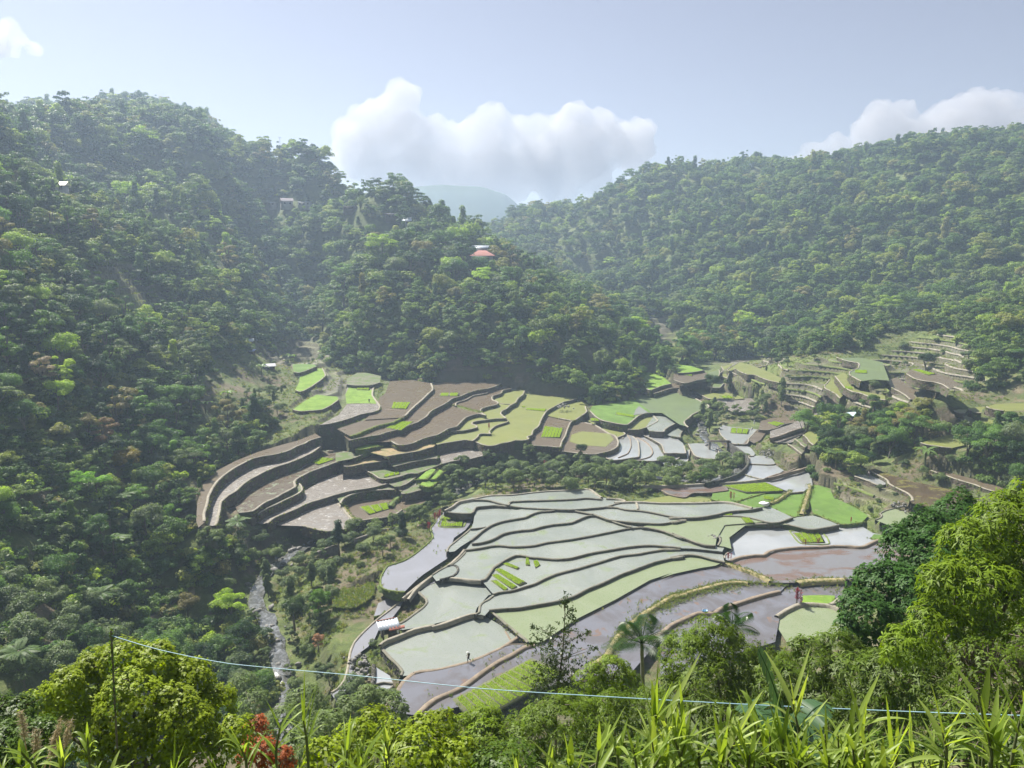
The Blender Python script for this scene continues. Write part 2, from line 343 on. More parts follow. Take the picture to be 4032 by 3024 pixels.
# channel paddies by the stream wall
P('sky', 3.5, R3("1395,625 1398,660 1412,690 1440,720 1490,755 1530,768 1640,768 1660,720 1690,690 1720,655 1740,640"), R3("1660,635 1500,622 1430,605"), 1.6, "curved mirror paddy with a square seedling bed, at the end of the foot bridge", .4)
P('brown', 3.6, R3("1660,735 1640,768 1600,770 "), R3("1700,765 1760,735 1820,650 1740,640 1690,685"), .6, "dark mud wedge right of the curved mirror paddy", .3)
P('brown', 4.6, R3("1740,640 1810,650 1900,630 1960,600 2000,590 2100,575 2160,565"), R3("2110,540 1870,540 1760,570"), .5, "grey-brown paddy with a rounded seedling bed on the right bank", .35)
P('sky', 3.0, R3("1500,770 1560,808 1620,858 1650,872 1700,872"), R3("1710,850 1670,800 1640,790 1660,760"), 1.5, "upper of the narrow mirror strips behind the curved wall", .35)
P('sky', 2.8, R3("1650,872 1662,905 1655,938 1760,945 1860,948 1890,940"), R3("1860,900 1780,870"), 1.2, "middle mirror strip behind the curved wall", .35)
P('sky', 2.6, R3("1655,938 1640,970 1600,1010 1578,1022 1680,1052 1760,1072 1800,1072"), R3("1900,1040 1960,1000 1880,948"), 1.2, "broad mirror field behind the curved wall", .35)
P('sky', 2.45, R3("1570,1025 1500,1060 1430,1090 1350,1112 1480,1108 1600,1100 1760,1074"), R3("1680,1050"), 1.2, "triangular mirror field where the curved wall ends", .35)
P('sky', 2.2, R3("1460,1135 1600,1150 1970,1188 2050,1188 2130,1180"), R3("2212,1130 2200,1060 2160,1000 2000,1040 1800,1078 1600,1102 1440,1115"), .4, "wide mirror field with clouds in it, below the bare bank", .3)
P('redsky', 2.3, R3("825,1142 900,1170 960,1205 1100,1232 1170,1192 1300,1190 1470,1172 1480,1160"), R3("1440,1125 1340,1118 1000,1138"), .5, "red-brown mud pool behind the bushy bund", .3)
P('ygreen', 2.0, R3("690,1270 800,1280 1000,1282 1200,1276 1330,1272"), R3("1330,1250 1250,1238 1100,1232 970,1218 800,1248"), .4, "thin olive strip with a green bund along the back of the silver paddies", .3, 'hedge')
P('dgreen', 2.1, R7("440,255 560,275 640,290 700,260 900,200"), R7("900,180 600,165 460,190"), .4, "green paddy around the red-leaved shrub", .3, 'hedge')
P('dgreen', 1.9, R7("640,285 720,310 810,335 890,325 960,290"), R7("1080,220 1160,175 900,190 720,240"), .5, "rough green paddy with lime patches beside the white-draped post", .3, 'hedge')
P('dgreen', 1.7, R7("960,325 1050,372 1110,395 1160,408 1230,395"), R7("1290,330 1310,200 1290,180 1150,178 1080,220 1000,280"), .6, "smooth green paddy left of the grassy track", .3, 'hedge')
P('dgreen', 1.6, R7("1330,375 1400,400 1480,435 1560,468 1620,470 1700,462 1760,450"), R7("1810,400 1700,330 1510,240 1480,165 1370,132 1310,140 1300,260"), .7, "largest smooth green paddy right of the grassy track", .3, 'hedge')
# the silver-grey paddies on the near valley floor
P('grey', 3.3, R6("230,165 300,152 400,148 500,152 560,170 620,186 668,195 690,190 672,176 700,163 850,157 1000,152 1130,148 1280,140 1340,132 1420,138 1480,142"), R6("1430,95 1390,65 1350,55 1280,62 1140,70 1000,75 850,90 700,108 520,112 440,125 300,155"), .5, "topmost silver paddy along the back of the near group")
P('grey', 3.0, R6("390,212 540,198 650,200 700,205 800,218 880,222 1000,228 1100,232 1230,235 1350,226 1490,214 1560,200 1600,186 1660,175 1720,172"), R6("1660,148 1480,130 1280,125 670,160 600,170 380,200"), .5, "second silver paddy from the back of the near group")
P('grey', 2.95, R6("108,248 180,262 260,266 350,268 375,238 392,212 540,200 660,205"), R6("600,150 350,130 230,170"), .7, "small silver corner paddy with a brown reflection")
P('grey', 2.9, R6("1500,214 1560,212 1620,216 1700,236 1800,240 1900,255 2000,275 2100,297 2212,303")+R7("60,412 240,416 370,408 500,386 560,370 660,355 800,345 890,325"), R7("800,330 720,310 640,290 560,280 250,290 0,290")+R6("1790,172 1720,170 1600,186"), .5, "long silver paddy with a cross bund, behind the white-draped post")
P('grey', 2.4, R6("340,402 400,398 470,388"), R6("500,340 560,300 700,245 900,228 1000,225 650,195 390,210 370,300 362,350"), .5, "silver paddy inside the bend of the pale bund, left")
P('grey', 2.75, R6("345,500 400,458 450,415 520,370 600,340 700,320 820,300 880,270 950,250 1050,245 1100,235 1160,230 1230,240 1300,255 1400,272"), R6("1230,225 1090,225 900,225 800,230 700,245 640,268 560,300 490,335 460,372 480,390 400,420"), .45, "slim silver paddy under the arch of two bunds")
P('grey', 2.1, R6("135,600 128,585 150,550 200,510 300,430 330,400"), R6("470,390 420,440 345,500 250,560 200,600"), .8, "silver paddy edge with a rusty corner, above the pond")
P('grey', 2.6, R6("1400,272 1480,300 1560,326 1700,340 1850,352 2000,358 2080,345 2212,320")+R7("100,460 200,430 300,415 370,410"), R7("240,412 0,395")+R6("2100,290 1900,245 1700,228 1560,205 1230,232 1300,250"), .5, "silver paddy with a muddy brown front edge")
P('grey', 2.4, R6("350,530 420,525 500,505 560,480 620,445 700,425 800,412 870,408 950,385 1050,365 1200,350 1250,335 1330,300 1380,285 1440,285 1490,300 1560,330 1640,360 1740,385"), R6("1560,320 1400,265 1160,225 900,250 700,310 520,360 345,495"), .5, "silver paddy dotted with a few green tufts, fifth from the back")
P('grey', 2.35, R7("300,416 370,411 500,400 640,400 750,410 880,440 960,460 1040,456 1100,435 1160,412"), R7("1060,370 960,325 890,322 660,350 500,382"), .45, "triangular silver paddy in front of the white-draped post")
P('pgreen', 2.25, R6("1830,388 1900,395 2000,415 2100,450 2212,490")+R7("100,550 200,590 320,635 400,655 480,658"), R7("490,600 560,480 900,455 750,405 500,395 200,425")+R6("2200,300 2000,350 1850,380"), .5, "greenish paddy with a dark tuft patch and lime patch")
P('grey', 2.0, R6("290,585 380,575 450,565 520,550 600,545 680,555 780,555 900,545 1000,520 1200,495 1400,460 1550,430 1700,400 1830,388 1900,395"), R6("1740,375 1490,290 1250,325 870,400 620,435 350,520"), .55, "wide silver paddy with dark pebbles, sixth from the back")
P('pgreen', 1.95, R7("495,655 520,605 505,575 488,545 500,520 540,485 620,472 700,465 900,465 1050,460"), R7("1150,480 900,475 740,485 600,590 620,690 560,670"), .6, "narrow greenish paddy beside a stone heap")
P('grey', 1.85, R7("1030,460 1150,482 1300,518 1450,500 1560,476"), R7("1480,448 1400,418 1330,398 1200,412 1100,435"), .4, "lens-shaped silver paddy in front of the big green paddy")
P('grey', 1.7, R6("0,800 60,760 120,730 200,690 275,620 290,590"), R6("400,640 700,600 540,740 430,850 250,838 140,830 40,860"), .8, "left end of the seventh silver paddy", .5)
P('grey', 1.7, R6("430,850 470,840 510,790 540,740 600,700 680,655 740,630 800,635 870,650 950,655 1070,665 1200,660 1300,635 1400,610 1550,585 1700,560 1850,545 1950,545 2050,555 2170,565"), R7("280,685 540,712 560,672 320,630 100,545")+R6("2000,410 1830,385 1550,425 1200,490 900,540 600,540 290,580 270,700 250,838"), .55, "seventh silver paddy with a grassy hedge along its curved front")
P('grey', 1.35, R6("540,970 600,950 700,940 800,910 900,880 1000,830 1100,790 1200,765 1300,740 1400,710 1500,680 1650,635 1800,620 1900,600 2050,580 2170,575")+R7("0,690 100,682 180,680 350,690 440,705 540,715"), R7("300,680 180,660")+R6("1950,540 1550,580 1200,655 870,645 740,625 600,700 510,790 430,850"), .5, "silver paddy holding the fan of curved lime seedling rows")
P('grey', 1.05, R6("370,1145 405,1128 412,1080 430,1042 480,1020 540,975"), R6("700,935 900,900 700,1000 600,1080 490,1110 460,1160 430,1150"), .7, "left tip of the eighth silver paddy", .5)
P('grey', 1.05, R6("500,1110 600,1100 760,1090 900,1065 1000,1050 1140,1020 1250,985 1350,930 1500,870 1650,800 1800,745 1950,690 2100,655 2212,640")+R7("80,765 150,750 250,735 340,745 430,770 560,800"), R7("540,720 340,692 100,682")+R6("2050,575 1650,630 1200,760 800,905 540,970 420,1060 410,1130 460,1160"), .6, "eighth silver paddy in front of the seedling fan")
P('pgreen', .6, R6("830,1390 820,1370 770,1335 720,1290 640,1230 560,1160 500,1112"), R6("600,1090 1000,1045 1350,925 1800,740 2212,635")+R7("150,745 340,740 560,800 480,835 350,855 120,905 0,945")+R6("2100,785 1900,850 1600,1020 1260,1190 960,1390"), 1.6, "broad grey-green paddy held by the dry stone wall", .55, 'stone')
P('grey', .5, R5("985,620 1050,680 1060,700 1040,735 1000,770 930,820 870,865 820,890"), R5("800,960 1000,930 1480,815 1500,760 1600,650 1640,640 1540,515 1270,500 1180,510 1080,560"), .9, "square silver paddy behind the tin-roofed hut", .55)
P('grey', -.2, R5("830,1345 848,1320 810,1265 760,1215 700,1150 655,1100 660,1080"), R5("720,1040 850,990 1050,925 1350,860 1540,825 1600,850 1870,1010 1850,1030 1700,1120 1550,1190 1420,1240 1280,1275 1100,1310 950,1330 900,1350"), 2.2, "nearest silver paddy, behind the walking man", .55, 'stone')
P('pondsky', .9, R5("1140,0 1090,70 1115,140 1060,200 950,290 850,350 720,390 660,480 655,560 700,600 860,620"), R5("960,530 1030,470 1240,330 1300,150 1400,80 1460,0")+R6("350,268 108,250"), .8, "long mirror pond with the framed seedling square, left of the silver paddies", .35, 'hedge')
P('pondsky', .6, R5("960,600 1080,500 1200,420 1280,370"), R5("1330,320 1390,260 1370,330 1340,400 1270,490 1080,560 985,620 900,690"), .4, "narrow canal strip between two long bunds", .3)
P('sky', .7, R7("560,765 550,740 590,715 625,690 615,655 580,612 600,588 660,560 720,510 760,485 900,480 1040,478 1150,485 1300,520 1450,500 1600,480 1700,475"), R7("1770,500 1850,550 2010,580 1960,610 1850,630 1780,665 1400,670 1050,690 900,745 700,760 600,800"), .35, "biggest clear mirror paddy with the framed seedling bed", .45)
P('redsky', .35, R7("600,795 640,780 700,760 800,745 900,745 950,710 1050,690 1200,675 1400,670 1650,665 1780,665 1850,630 1900,610"), R7("2100,640 2100,900 1600,960 1100,985 960,980 850,930 700,860 590,825"), .1, "pond streaked with red-brown mud", .5)
P('weed', .1, R7("960,975 850,925 700,860 600,825 560,822 480,835 350,855 200,880 120,905 0,945")+R6("2100,785 2000,810 1900,850 1800,900 1700,970 1600,1020 1500,1080 1400,1130 1260,1190 1200,1230 1060,1310 960,1390 900,1410 830,1400 700,1400 600,1430"), R6("530,1480 330,1555 150,1610 0,1640")+R5("950,1345 850,1420 780,1520 700,1659 1000,1700")+R6("900,1800 1300,1720 1440,1570 1600,1370 1900,1110 2100,990")+R7("100,1110 400,1020 640,985"), .1, "long weedy mirror pond at the near end of the floor", .2)
P('weed', -.2, R7("1100,1000 900,985 640,980 520,1000 400,1030 250,1070 100,1120 0,1190")+R6("2000,1050 1900,1110 1800,1180 1700,1270 1600,1370 1530,1500 1440,1560 1380,1600"), R6("1500,1800 1700,1700")+R7("100,1360 350,1255 650,1180 1040,1070"), .1, "violet weedy pond beyond the slim palm", .2)
P('weed', -.5, R7("1040,1060 950,1080 800,1120 650,1170 520,1210 470,1250 340,1245 250,1280 100,1350 0,1430"), R7("0,1800 1000,1500 1040,1280 1200,1180 1300,1165 1600,1100 1600,970 1200,985"), .1, "nearest violet pond with a blue basin on its bund", .2)
P('pgreen', -.7, R7("1010,1275 1100,1220 1210,1170 1300,1165 1400,1170 1480,1180 1560,1210"), R7("1700,1400 1100,1500 1000,1340"), .3, "grey-green paddy corner behind the near trees", .4)
P('bgreen', -.35, R7("1220,1160 1300,1160 1450,1170 1520,1130"), R7("1520,1095 1400,1090 1240,1095"), .2, "lush green rice patch beside the red-leaved bush", .25, 'hedge')
P('pgreen', 3.4, R7("1870,430 1920,410 1925,390 1910,375 1960,350 2035,330"), R7("2180,380 2350,430 2350,560 2150,545"), .3, "olive-grey pond above the stone wall on the right", .4)
P('dgreen', .75, R7("1830,590 1900,612 1990,620 2110,620"), R7("2110,590 2000,572 1860,560"), .2, "green wedge under the stone wall on the right", .2, 'hedge')
# long curved terraces on the left
P('brown', 10.4, R1("240,1659 236,1590 262,1510 275,1440 310,1370 345,1320 400,1268 480,1208 560,1163 640,1123 740,1097 850,1080 960,1050 1040,1010 1110,985 1150,960 1250,930"), R1("1200,900 1050,960 900,1000 700,1060 500,1140 330,1230 220,1340 170,1500 160,1659 180,1720"), 2.6, "narrow brown canal on the outside of the sweeping pale-rimmed wall", .7)
P('wet', 8.0, R1("330,1700 350,1659 372,1560 385,1490 440,1440 510,1400 560,1350 620,1305 690,1268 740,1240 830,1200 900,1175 980,1150 1080,1110 1180,1060 1245,1010"), R1("1240,990 1000,1030 700,1090 500,1180 350,1300 270,1450 230,1600 250,1700"), 3.1, "shining wet strip inside the sweeping pale-rimmed wall", .7)
P('wetg', 5.2, R1("530,1590 590,1585 650,1578 700,1545 760,1500 850,1460 920,1420 990,1385 1030,1360 1020,1320 1040,1295 1100,1260 1160,1230 1230,1205 1300,1180 1380,1150 1450,1125 1540,1100 1620,1075"), R1("1640,1040 1500,1060 1370,1040 1240,1050 1000,1130 700,1240 530,1370 480,1500"), 3.4, "brown strip with pale weed and a slanting seedling bed, between two tall walls", .7)
P('mid', 4.0, R1("700,1600 760,1560 850,1520 950,1470 1040,1430 1090,1390 1080,1350 1060,1330"), R1("1020,1350 900,1420 700,1540 560,1590 560,1640"), 1.6, "thin grassy step squeezed between the tall curved walls", .6)
P('wet', 2.0, R1("780,1680 850,1630 950,1590 1050,1545 1150,1500 1300,1455 1400,1425 1500,1400 1600,1385 1700,1370 1770,1350 1830,1335"), R1("1800,1300 1690,1230 1590,1200 1440,1230 1290,1290 1100,1400 950,1480 700,1620 650,1680"), 1.8, "pinkish cracked mud field with pale glints, left group", .7)
P('mid', 1.2, R1("1420,1508 1450,1462 1500,1435 1560,1420 1640,1403 1720,1393 1820,1387 1900,1385 1945,1400"), R1("1900,1360 1800,1350 1600,1390 1400,1430 1390,1470"), 2.4, "grassy ledge with a straw-coloured rim above the low seedling paddy", .7)
P('wet', .2, R1("1405,1505 1440,1540 1480,1590 1520,1640 1545,1670 1500,1720 1300,1750 1080,1700"), R1("850,1700 700,1680 900,1590 1150,1500 1400,1420"), 1.5, "lowest cracked mud field of the left group", .7)
P('brown', -1.2, R1("1545,1670 1640,1650 1700,1640 1800,1632 1900,1600 1960,1560"), R1("1860,1440 1800,1420 1600,1430 1470,1480 1430,1520 1500,1620"), 1.8, "dark paddy with the big slanting lime bed, lowest of the left group", .5, 'stone')
P('brown', -1.4, R2("560,1345 620,1375 690,1365 780,1300 850,1272"), R2("800,1240 620,1220 510,1290"), 1, "small brown paddy right of the big slanting lime bed", .4, 'hedge')
P('dry', 7.5, RB("320,245 400,228 480,216 560,203 640,190 700,170 770,152"), RB("800,130 600,130 420,140 250,170 150,210"), 2.3, "dry straw-coloured shelf under the large brown paddy", .5)
P('bgreen', 8.6, RB("0,172 60,176 120,165 180,150 245,142"), RB("220,128 120,130 30,150"), 1.6, "lime grass sliver under the straw shelf, left", .4, 'hedge')
P('mid', 7.0, RB("-20,262 30,245 90,215 150,190"), RB("90,200 0,200 -200,210 -200,300"), 2.0, "thin pale weed strip left of the straw shelf", .4)
P('dry', 5.4, RB("-120,340 -40,345 30,330 120,312 220,300 310,290"), RB("320,250 200,200 0,250 -140,310"), 1.6, "russet dry grass shelf with a white cloth on its corner", .4)
P('mid', 5.0, RB("380,348 450,328 540,305 640,286 740,268 815,264"), RB("820,240 700,210 560,240 400,300 330,310"), 2.0, "green strip between two dark walls", .4)
P('mid', 3.3, RB("90,380 180,425 230,460 290,470 340,470 460,440 540,412 610,418 700,385 800,345 860,322"), RB("860,310 700,320 500,360 380,370 300,330 200,320 90,370"), 1.2, "rough green step with lime seedlings, middle of the group", .4)
P('wet', 4.2, RB("865,318 940,300 1010,285 1080,276 1140,272 1220,250 1270,240"), RB("1290,190 1180,165 1060,168 920,200 840,250"), 2.6, "round cracked pale mud pond under the tallest dark wall", .5)
P('mid', 2.2, RB("395,548 440,545 500,525 545,495 610,450"), RB("600,430 520,440 400,470 330,520"), 1.2, "small grey step with a dark curved wall", .4)
P('mid', 1.2, RB("460,620 540,612 600,595 680,575 740,555 800,540"), RB("800,520 650,500 560,500 440,560"), 1.4, "low step in front of the grassy green knobs", .4)
P('bgreen', 3.4, RB("605,475 660,470 720,465 780,400"), RB("800,375 760,368 700,400"), .5, "left lime grass knob above the riverside shrubs", .2, 'hedge')
P('bgreen', 3.35, RB("745,472 800,470 850,420 880,390"), RB("840,378"), .5, "right lime grass knob above the riverside shrubs", .2, 'hedge')
P('bgreen', 2.7, RB("640,525 700,545 760,545 820,500"), RB("760,478 680,485"), .5, "low lime grass knob above the riverside shrubs", .2, 'hedge')
# low ground by the stream, left of the canal
P('pondsky', -1.6, R5("225,1490 290,1450 345,1370 372,1260 385,1160 420,1060 500,970 620,860 700,800 850,680"), R5("860,650 900,690 860,700 830,760 760,850 640,960 600,1050 550,1100 440,1180 415,1290 430,1370 400,1440 330,1500 320,1610 270,1570"), .8, "pale canal sweeping past the hut inside the long thin bund", .45)
P('sky', -1.4, R5("600,1420 690,1400 770,1410"), R5("740,1350 690,1320 600,1265 600,1350"), .3, "small mirror pool under the rocky bank", .25)
P('sky', -1.7, R5("600,1510 700,1495 770,1430"), R5("770,1410 690,1402 620,1410 590,1460"), .3, "second small mirror pool under the rocky bank", .25)
P('reeds', -2.0, R5("240,740 300,748 380,752 450,740 530,700 600,640"), R5("620,560 600,540 540,550 450,600 330,600 260,640"), .3, "shallow pool full of thin reeds", .2, 'hedge')
P('pondsky', -1.9, R5("600,830 640,830 700,790"), R5("830,690 740,670 640,720"), .2, "small weedy pool beside the long thin bund", .15, 'hedge')

# free-standing bunds: (outline, height or (start, end), width, height above, what)
BUND = [
 (R6("1380,1600 1440,1565 1530,1500 1600,1370 1700,1270 1800,1180 1900,1110 2000,1050 2100,990 2212,972")+R7("120,1110 250,1066 400,1028 520,996 640,978 760,985"), .1, .95, .32, "straw bund", "sandy bund with a grassy far side sweeping through the violet ponds"),
 (R7("-120,1480 0,1430 100,1350 250,1280 340,1245 470,1250 520,1210 650,1170 800,1120 950,1080 1040,1060"), -.2, .85, .32, "mud bund", "trodden bund carrying the blue basin"),
 (R7("1010,1278 1100,1222 1210,1172 1300,1166 1400,1172 1480,1182 1560,1212"), -.4, .8, .35, "grey bund", "pale bund below the tall red-leaved shrub"),
 (R5("1390,255 1350,305 1290,362 1200,425 1100,492 1030,545 970,600 935,640 900,690"), (1.9, .6), .6, .3, "grey bund", "inner one of the two long bunds left of the silver paddies"),
 (R5("1285,368 1200,430 1080,505 1000,560 960,592 900,640 850,682"), (1.3, .1), .5, .3, "grey bund", "outer one of the two long bunds left of the silver paddies"),
 (R5("950,1330 1020,1315 1100,1310 1200,1292 1280,1275 1350,1255 1420,1240 1480,1215 1550,1190 1620,1155 1700,1120 1780,1070 1860,1015"), -.1, .7, .3, "mud bund", "brown mud bund the man walks along"),
 (R5("700,1700 720,1620 760,1550 800,1500 850,1420 900,1370 950,1332"), -.1, .8, .25, "mud bund", "wide sandy bund running down to the near trees"),
 (R5("1000,1680 1060,1620 1140,1560 1230,1520 1330,1480 1400,1440 1480,1380 1560,1320 1680,1240 1800,1180 1880,1130 1930,1100 2000,1090"), .1, .9, .45, "mud bund", "thick brown bund behind the striped seedling field"),
 (R7("600,800 640,780 700,760 800,745 850,742 900,745 950,712 1050,690 1200,675 1400,670 1520,662 1650,665 1720,672 1780,665 1820,645 1850,632 1900,612"), .6, .8, .3, "mud bund", "crumbling brown bund in front of the biggest mirror paddy"),
 (R7("560,818 600,826 680,850 760,880 830,905 900,938 960,972"), .35, 1.0, .3, "straw bund", "straw-coloured bund slanting off the red-leaved plant"),
 (R7("1190,985 1260,972 1400,962 1600,958"), .3, 1.3, .35, "straw bund", "broad straw and grass bund behind the red-leaved bush"),
 (R6("0,1260 100,1230 200,1195 300,1160 380,1142 430,1152 460,1160"), .55, .6, .25, "grey bund", "grey bund curving from the hut to the stone wall corner"),
 (R5("655,1085 690,1055 720,1040 800,1010 850,990 950,950 1050,925 1130,910"), .5, .6, .25, "grey bund", "grey bund hooking round below the hut"),
 (R6("142,830 200,834 250,838 350,850 430,855"), 1.6, .6, .25, "grey bund", "short grey bund from the round well to the hedge corner"),
 (R5("1180,515 1240,500 1300,480 1335,440 1330,405 1290,385 1240,400"), 1.7, .5, .3, "stone bund", "round stone loop of the sunken well"),
 (R6("1780,172 1792,195 1797,232"), 3.0, .5, .25, "grey bund", "short pale cross bund behind the silver paddies"),
 (R6("110,245 180,210 230,170 300,155 360,145 440,125 520,112 700,108 850,90 1000,75 1140,70 1280,62 1350,55 1390,65 1430,95 1480,130"), 3.4, .6, .25, "grey bund", "back bund of the silver paddies against the shrubs"),
 (R6("1520,140 1600,142 1660,148 1690,165"), 3.2, .6, .3, "grey bund", "short bund in the grass behind the silver paddies"),
 (R7("-400,285 -200,280 0,290 250,290 400,286 560,280 640,290 720,310 800,332"), 3.1, .7, .3, "grey bund", "pale bund from the grass strip to the white-draped post"),
 (R3("730,1135 860,1137 1000,1135 1180,1125 1340,1115 1480,1108 1600,1102 1700,1090 1800,1076 1900,1050 2000,1022 2110,990 2212,965"), 2.7, .7, .35, "grey bund", "long straight brown bund crossing below the curved wall"),
 (R3("1800,1072 1850,1050 1900,1035 2000,1010 2060,985"), 3.0, .5, .3, "mud bund", "upper one of the two bunds reaching the bare bank"),
 (R2("490,472 560,474 640,477 700,468"), 12.5, .5, .2, "mud bund", "thin cross bund under the first seedling rectangle"),
 (R2("1040,425 1100,438 1180,460 1250,478 1320,492"), 9.6, .8, .15, "weedy bund", "thin weedy line across the large brown paddy"),
 (R2("1480,415 1520,420 1565,422"), 8.4, .4, .15, "grey bund", "thin cross bund of the olive paddy"),
 (R7("1300,135 1290,200 1270,260 1250,330 1230,390"), 1.9, 1.0, .35, "straw bund", "grassy track between the two smooth green paddies"),
 (R7("960,290 1020,265 1080,225 1140,180"), 2.0, .8, .3, "straw bund", "pale bund slanting up from the white-draped post"),
 (R7("1560,1130 1530,1155 1500,1175 1480,1180"), -.3, .9, .45, "grey bund", "pale bund end poking out of the near trees"),
 (R5("600,1265 605,1320 598,1400 575,1480 560,1530"), -1.2, .6, .5, "stone bund", "rough stone bund between two tiny pools"),
 (R3("640,700 700,715 760,750 800,790 820,840 790,880 700,905"), 2.0, .35, .12, "mud bund", "thin seam curving in the middle white water field"),
 (R3("600,690 625,730 630,790 600,850 520,885"), 2.6, .3, .12, "mud bund", "thin seam in the left white pool"),
 (R4("0,945 80,925 150,898 230,870 300,850 380,815 440,802 540,800 640,798"), 7.9, .6, .4, "mud bund", "dark brown bund across the dry mud terraces on the right"),
 (R4("-20,1290 60,1275 150,1245 240,1225 330,1195 370,1190"), 3.2, .6, .4, "mud bund", "brown bund pointing at the bare earth bank"),
 (R1("1850,1540 1880,1500 1940,1450 1950,1440"), -.8, 1.1, .6, "hedge bund", "leafy bund beside the big slanting lime bed"),
 (R2("80,1290 110,1320 150,1370 190,1420 220,1445"), -.2, .9, .4, "straw bund", "straw-coloured bund left of the big slanting lime bed"),
 (R6("640,1290 700,1390"), -.1, .3, .05, "mud bund", "faint mud line under the dry stone wall"),
]

# seedling beds: four corners, height, number of strips (across first edge), look
BEDS = [
 (R1("1562,482 1672,482 1668,518 1562,516"), 13.6, 4, "smallest lime seedling square at the top left of the hillside group"),
 (R1("1880,626 2028,626 1990,684 1862,680"), 12.7, 5, "lime seedling rectangle on the first brown paddy"),
 (R2("965,326 1125,324 1118,350 955,350"), 11.4, 2, "lime strip of seedlings near the tree shadow"),
 (R2("600,575 720,575 620,652 485,628"), 11.4, 4, "slanting lime seedling bed along the long brown paddy"),
 (R2("1710,458 1878,465 1870,482 1710,470"), 6.7, 1, "thin lime line of seedlings on the widest olive paddy"),
 (R2("1670,440 1698,442 1695,448 1668,446"), 6.7, 1, "tiny lime dash on the widest olive paddy"),
 (R2("1870,615 2028,632 2000,712 1838,708"), 5.2, 6, "striped lime rectangle beside the tall dark wall"),
 (R3("505,495 650,520 655,536 500,512"), 6.0, 1, "dark lime line of seedlings on the shaded paddy"),
 (R3("275,545 370,548 350,570 280,566"), 5.5, 2, "small lime bed behind the striped paddy"),
 (R3("1400,350 1490,347 1530,370 1440,372"), 6.2, 2, "lozenge of seedlings across the stream"),
 (R3("1505,628 1660,640 1645,680 1500,672"), 3.6, 3, "square lime bed at the end of the foot bridge"),
 (R3("1820,585 1880,573 1970,590 1900,614"), 4.7, 2, "rounded lime bed on the right bank"),
 (R3("1090,150 1165,153 1165,176 1092,170"), 12.1, 2, "distant lime bed behind the thin trees"),
 (R3("1442,1130 1800,1105 1970,1178 1640,1188"), 2.45, 8, "wide striped lime bed beside the wide mirror field"),
 (R4("745,345 840,348 842,374 740,370"), 24.1, 1, "lime bed on the largest terrace of the right slope"),
 (R4("650,490 710,492 718,512 660,508"), 20.6, 1, "small lime bed on the yellow-green terrace"),
 (R4("1240,343 1300,343 1442,378 1380,388"), 28.6, 3, "long striped lime bed high on the right slope"),
 (R7("1165,548 1385,545 1428,628 1245,632"), .8, 4, "framed lime bed of four slanting strips"),
 (R7("705,415 770,412 820,460 745,460"), 2.3, 2, "lime corner patch on the greenish paddy"),
 (R7("560,378 625,376 628,395 550,395"), 2.45, 1, "pale lime patch by the triangular silver paddy"),
 (R6("100,295 278,293 265,380 80,380"), 1.0, 9, "framed seedling square with a worn middle on the long mirror pond"),
 (R1("1590,1538 1830,1500 1850,1550 1670,1602"), -1.1, 3, "big slanting lime bed at the bottom of the left group"),
 (R1("1245,1105 1372,1122 1225,1170 1170,1150"), 5.3, 3, "slanting lime bed between the two tall curved walls"),
 (R1("1800,1258 1930,1222 1932,1252 1800,1280"), 3.4, 3, "ragged lime bed in the middle of the left group"),
 (R6("545,752 600,748 820,868 760,892"), 1.45, 1, "longest curved lime row of the fan"),
 (R6("520,800 570,795 738,900 700,925"), 1.45, 1, "second curved lime row of the fan"),
 (R6("518,852 560,848 660,920 640,942"), 1.45, 1, "third curved lime row of the fan"),
 (R6("610,705 660,698 760,738 745,752"), 1.45, 1, "short lime row above the fan"),
 (R6("820,655 842,655 855,718 820,715"), 1.45, 1, "narrow upright lime tuft row right of the fan"),
 (R6("885,680 915,672 945,715 905,740"), 1.45, 1, "round lime tuft right of the fan"),
 (R5("1320,1545 1960,1210 2260,1320 1500,1740"), .15, 11, "big near field of slanting lime seedling strips"),
 (R7("900,225 990,240 985,262 905,250"), 2.05, 1, "lime blotch on the rough green paddy"),
]
# ------------------------------------------------------------------ outlines of the terraces in the world
def _cross(a, b, c, d):
    def o(p, q, r): return (q[0]-p[0])*(r[1]-p[1])-(q[1]-p[1])*(r[0]-p[0])
    return o(a, b, c)*o(a, b, d) < 0 and o(c, d, a)*o(c, d, b) < 0
def ncross(P_):
    n = len(P_); k = 0
    for i in range(n):
        for j in range(i+2, n):
            if i == 0 and j == n-1: continue
            if _cross(P_[i], P_[(i+1) % n], P_[j], P_[(j+1) % n]): k += 1
    return k
def smooth_line(pts, step=1.2):
    """Catmull-Rom through the points, resampled evenly"""
    P_ = np.array(pts, float)
    if len(P_) < 3: q = P_
    else:
        E = np.vstack((2*P_[0]-P_[1], P_, 2*P_[-1]-P_[-2])); out = []
        for i in range(1, len(E)-2):
            n = max(2, int(np.linalg.norm(E[i+1]-E[i])/step))
            t = (np.arange(n)/n)[:, None]
            a, b, c, d = E[i-1], E[i], E[i+1], E[i+2]
            out.append(.5*((2*b)+(-a+c)*t+(2*a-5*b+4*c-d)*t*t+(-a+3*b-3*c+d)*t**3)*.6+(b+(c-b)*t)*.4)
        q = np.vstack(out+[P_[-1:]])
    L = np.concatenate(([0], np.cumsum(np.linalg.norm(np.diff(q, axis=0), axis=1))))
    m = max(3, int(L[-1]/step)+1); s = np.linspace(0, L[-1], m)
    return np.stack([np.interp(s, L, q[:, k]) for k in range(q.shape[1])], 1)
PADW = []
